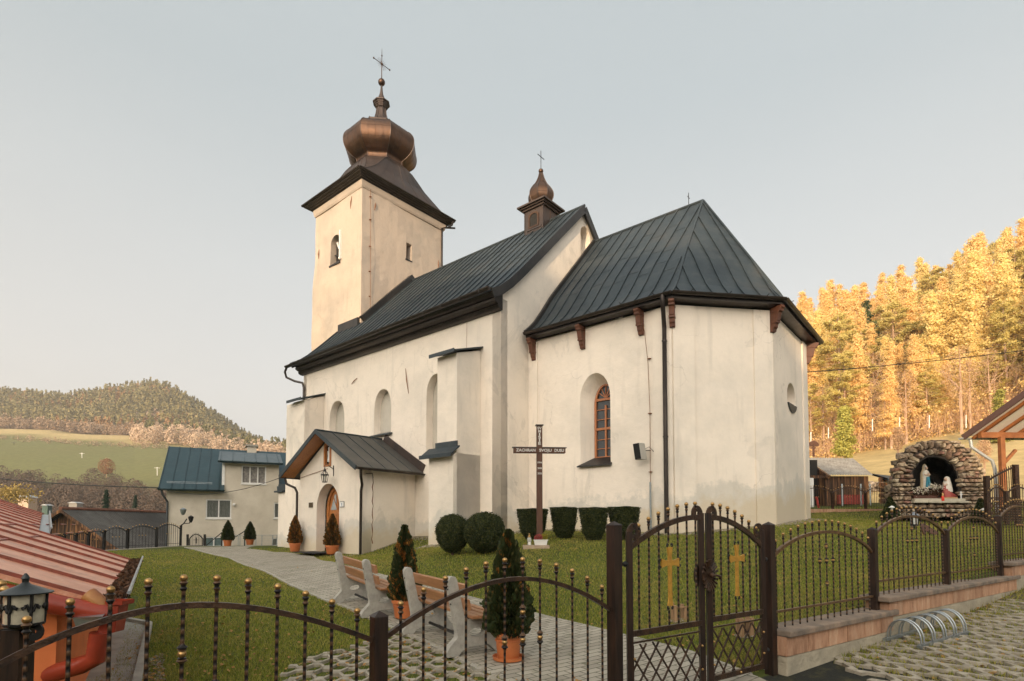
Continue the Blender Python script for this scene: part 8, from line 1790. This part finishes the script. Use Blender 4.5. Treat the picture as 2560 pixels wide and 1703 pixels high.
# ------------------------------------------------------------------ far valley: scrub, meadow trees, wooded hill
def far_u(u, Y): return (u - 1280) / FPX * Y
def blob_wood(P, hs, rs, kind, mat_, name, label, nf, fs):
    """many small trees in one mesh: leaf faces in cone or ball crowns"""
    n = len(P); N_ = n * nf; q = rng.random((n, nf)); th = rng.random((n, nf)) * 6.28; 
    if kind == 'cone': R_ = rs[:, None] * (1 - q) ** .8 * (.55 + .45 * rng.random((n, nf))) + .1; Z = P[:, 2:3] + hs[:, None] * (.08 + .95 * q)
    else: R_ = rs[:, None] * np.sqrt(np.clip(1 - (2 * q - 1) ** 2, 0, 1)) * (.5 + .5 * rng.random((n, nf))) * (1 + .2 * np.sin(th * 3)); Z = P[:, 2:3] + hs[:, None] * (.12 + .9 * q)
    C = np.stack([P[:, 0:1] + R_ * np.cos(th), P[:, 1:2] + R_ * np.sin(th), Z], -1).reshape(-1, 3); s_ = np.repeat(fs * hs, nf) * rng.uniform(.6, 1.4, N_)
    nn = np.stack([np.cos(th), np.sin(th), .5 + 0 * th], -1).reshape(-1, 3) + rnd_dirs(N_) * .8; nn /= np.linalg.norm(nn, axis=1, keepdims=True); V, Fq = quads(C, s_, nn, 1.0)
    tag(link_mesh(mesh_np(name, V, Fq), name, mat_), label, 'wood', kind='stuff')
def spots(n, ulo, uhi, ylo, yhi, cond=None):
    u = rng.uniform(ulo, uhi, n); Y = rng.uniform(ylo, yhi, n); X = far_u(u, Y); Z = far(X, Y)
    k = np.ones(n, bool) if cond is None else cond(u, Y, X); return np.stack([X, Y, Z - .5], 1)[k]
FSPR = leaf_mat('far_spruce', lin(.20, .19, .085), lin(.33, .26, .11), lin(.12, .13, .065), .9, .05); FORG = leaf_mat('far_larch', lin(.42, .22, .09), lin(.34, .20, .09), lin(.48, .28, .12), .9, .1); FBRN = leaf_mat('far_bare', lin(.32, .23, .16), lin(.42, .29, .19), lin(.24, .17, .12), .9, .1); FPNK = leaf_mat('far_pink', lin(.60, .45, .32), lin(.52, .38, .27), lin(.66, .48, .32), .9, .1)
SCRB = leaf_mat('valley_scrub', lin(.095, .070, .055), lin(.14, .10, .075), lin(.05, .042, .034), .95, .05)
P = spots(3600, -260, 760, 500, 730, lambda u, Y, X: (nz(X, Y, .03) > .25) | (Y > 610)); blob_wood(P, rng.uniform(11, 20, len(P)), rng.uniform(2.2, 3.6, len(P)), 'cone', FSPR, 'far_spruce_wood', 'dark spruce wood covering the distant hill on the left', 46, .055)
P = spots(1100, -260, 620, 470, 660, lambda u, Y, X: nz(X + 40, Y, .022) > .45); blob_wood(P, rng.uniform(10, 17, len(P)), rng.uniform(3, 4.4, len(P)), 'cone', FORG, 'far_larch_wood', 'orange larches scattered through the distant hill wood', 50, .06)
P = spots(1000, -260, 520, 452, 560); blob_wood(P, rng.uniform(7, 12, len(P)), rng.uniform(3, 4.6, len(P)), 'ball', FBRN, 'far_bare_wood', 'brown leafless trees along the upper edge of the far meadow', 90, .05)
P = spots(620, 330, 800, 380, 560); blob_wood(P, rng.uniform(8, 13, len(P)), rng.uniform(3.4, 5, len(P)), 'ball', FPNK, 'far_pink_wood', 'pinkish bare trees on the sunny shoulder of the far hill', 130, .045)
P = spots(130, 330, 760, 400, 520); blob_wood(P, rng.uniform(12, 16, len(P)), rng.uniform(3, 4, len(P)), 'cone', leaf_mat('far_pine', lin(.14, .14, .05), lin(.2, .18, .07)), 'far_pines', 'olive pines among the pinkish trees of the far hill', 60, .06)
P = spots(1100, -260, 620, 95, 225, lambda u, Y, X: Y < 232 - .10 * (u - 60) + 15 * np.sin(u * .03)); blob_wood(P, rng.uniform(3.5, 7.5, len(P)), rng.uniform(2, 3.8, len(P)), 'ball', SCRB, 'valley_scrub', 'brown leafless scrub filling the valley bottom', 260, .026)
P = spots(90, -200, 480, 356, 372, lambda u, Y, X: u < 420); blob_wood(P, rng.uniform(2, 3.5, len(P)), rng.uniform(2, 4, len(P)), 'ball', FBRN, 'field_hedge', 'low brown hedge line across the far meadow', 40, .09)
rt_ = single('bare', 'round_tree', 'round reddish brown tree standing at the lower edge of the far meadow', 266, 1195, 1145, 215, 9, np.random.default_rng(8))
m = 2600; th = rng.random(m) * 6.28; q = rng.random(m); cc = rng.random(m) ** .4; C = np.stack([3.5 * cc * np.cos(th) * np.sqrt(1 - (2 * q - 1) ** 2), 3.5 * cc * np.sin(th) * np.sqrt(1 - (2 * q - 1) ** 2), 5.2 + 3.4 * (2 * q - 1)], 1); V, Fq = quads(C, rng.uniform(.07, .13, m), None, 1.5); link_mesh(mesh_np('leaves', V, Fq), 'leaves', leaf_mat('rust_leaves', lin(.24, .09, .045), lin(.30, .13, .06), lin(.17, .07, .04)), rt_)
single('spruce', 'spruce_tree', 'dark green spruce standing in the valley scrub above the barn roof', 265, 1273, 1225, 80, 8, np.random.default_rng(9), leaf_mat('valley_spruce', lin(.015, .04, .025), lin(.025, .055, .03), lin(.01, .025, .016))); single('spruce', 'spruce_tree', 'small dark spruce in the valley near the smoke', 338, 1271, 1238, 85, 8, np.random.default_rng(10), leaf_mat('valley_spruce_small', lin(.02, .045, .03), lin(.03, .06, .035)))
for k, (u, v0, v1, Y, lab) in enumerate(((205, 1152, 1132, 300, 'white ski lift pylon in the middle of the far meadow'), (393, 1186, 1168, 250, 'white ski lift pylon near the house roof'), (35, 1120, 1104, 340, 'dark thin pylon at the left of the far meadow'))):
    o = empty('lift_pylon', lab, 'pylon', tuple(at_y(u, v0, Y))); p, q = at_y(u, v0 + 3, Y), at_y(u, v1, Y); mt_ = M['white'] if k < 2 else M['black']; MB().tube([p, q], .14 if k < 2 else .12, 6).build('mast', mt_, o); MB().bar(at_y(u - 7, v1 + 2, Y), at_y(u + 7, v1 + 2, Y), .12).build('crossarm', mt_, o)
for k, (u, v, wpx, hpx, Y, lab, c) in enumerate(((58, 1252, 26, 12, 110, 'cream cottage with a pale roof at the far end of the red roof', lin(.62, .46, .33)), (112, 1268, 14, 6, 120, 'tiny green garden hut above the red roof', lin(.08, .13, .11)), (182, 1262, 20, 6, 130, 'tiny grey allotment shed left of the barn ridge', lin(.3, .28, .25)))):
    o = empty('distant_hut', lab, 'hut', tuple(at_y(u, v, Y))); kk = Y / FPX; p = at_y(u, v, Y); w_, h_ = wpx * kk, hpx * kk; MB().box((p.x - w_ / 2, Y, p.z - 3), (p.x + w_ / 2, Y + w_, p.z + h_ * .7)).build('wall', simple('hut_wall', c, None, .9), o)
    MB().prism([(-w_ * .58, h_ * .68), (w_ * .58, h_ * .68), (w_ * .5, h_ * .8), (0, h_ * 1.25), (-w_ * .5, h_ * .8)], lambda a, z, d: (p.x + a, Y + d, p.z + z), -.3, w_ + .3).build('roof', simple('hut_roof', lin(.45, .47, .48), None, .6), o)
m = 1200; u0 = at_y(33, 1235, 95); C = np.stack([u0.x + rng.normal(size=m) * 1.6, u0.y + rng.normal(size=m) * 1.2, u0.z + rng.normal(size=m) * .7], 1); yb = empty('yellow_bush', 'yellow leaved bush beside the cream cottage', 'bush', (u0.x, u0.y, u0.z - 1)); foliage(C, rnd_dirs(m), rng.uniform(.1, .2, m), leaf_mat('yellow_leaves', lin(.34, .24, .06), lin(.4, .3, .1)), 'foliage', yb, 1)
# ------------------------------------------------------------------ air: thin autumn haze over the valley
hb = MB().box((-1500, -160, -60), (1500, 1650, 330)).build('haze', None, None); tag(hb, 'pale valley haze', 'haze', kind='stuff'); hmat = bpy.data.materials.new('haze_air'); hmat.use_nodes = True; hn_ = hmat.node_tree; hn_.nodes.clear()
pv = hn_.nodes.new('ShaderNodeVolumePrincipled'); pv.inputs['Color'].default_value = (.93, .90, .86, 1); pv.inputs['Density'].default_value = .0004; pv.inputs['Anisotropy'].default_value = .2; ho = hn_.nodes.new('ShaderNodeOutputMaterial'); hn_.links.new(pv.outputs[0], ho.inputs['Volume']); hb.data.materials.append(hmat)
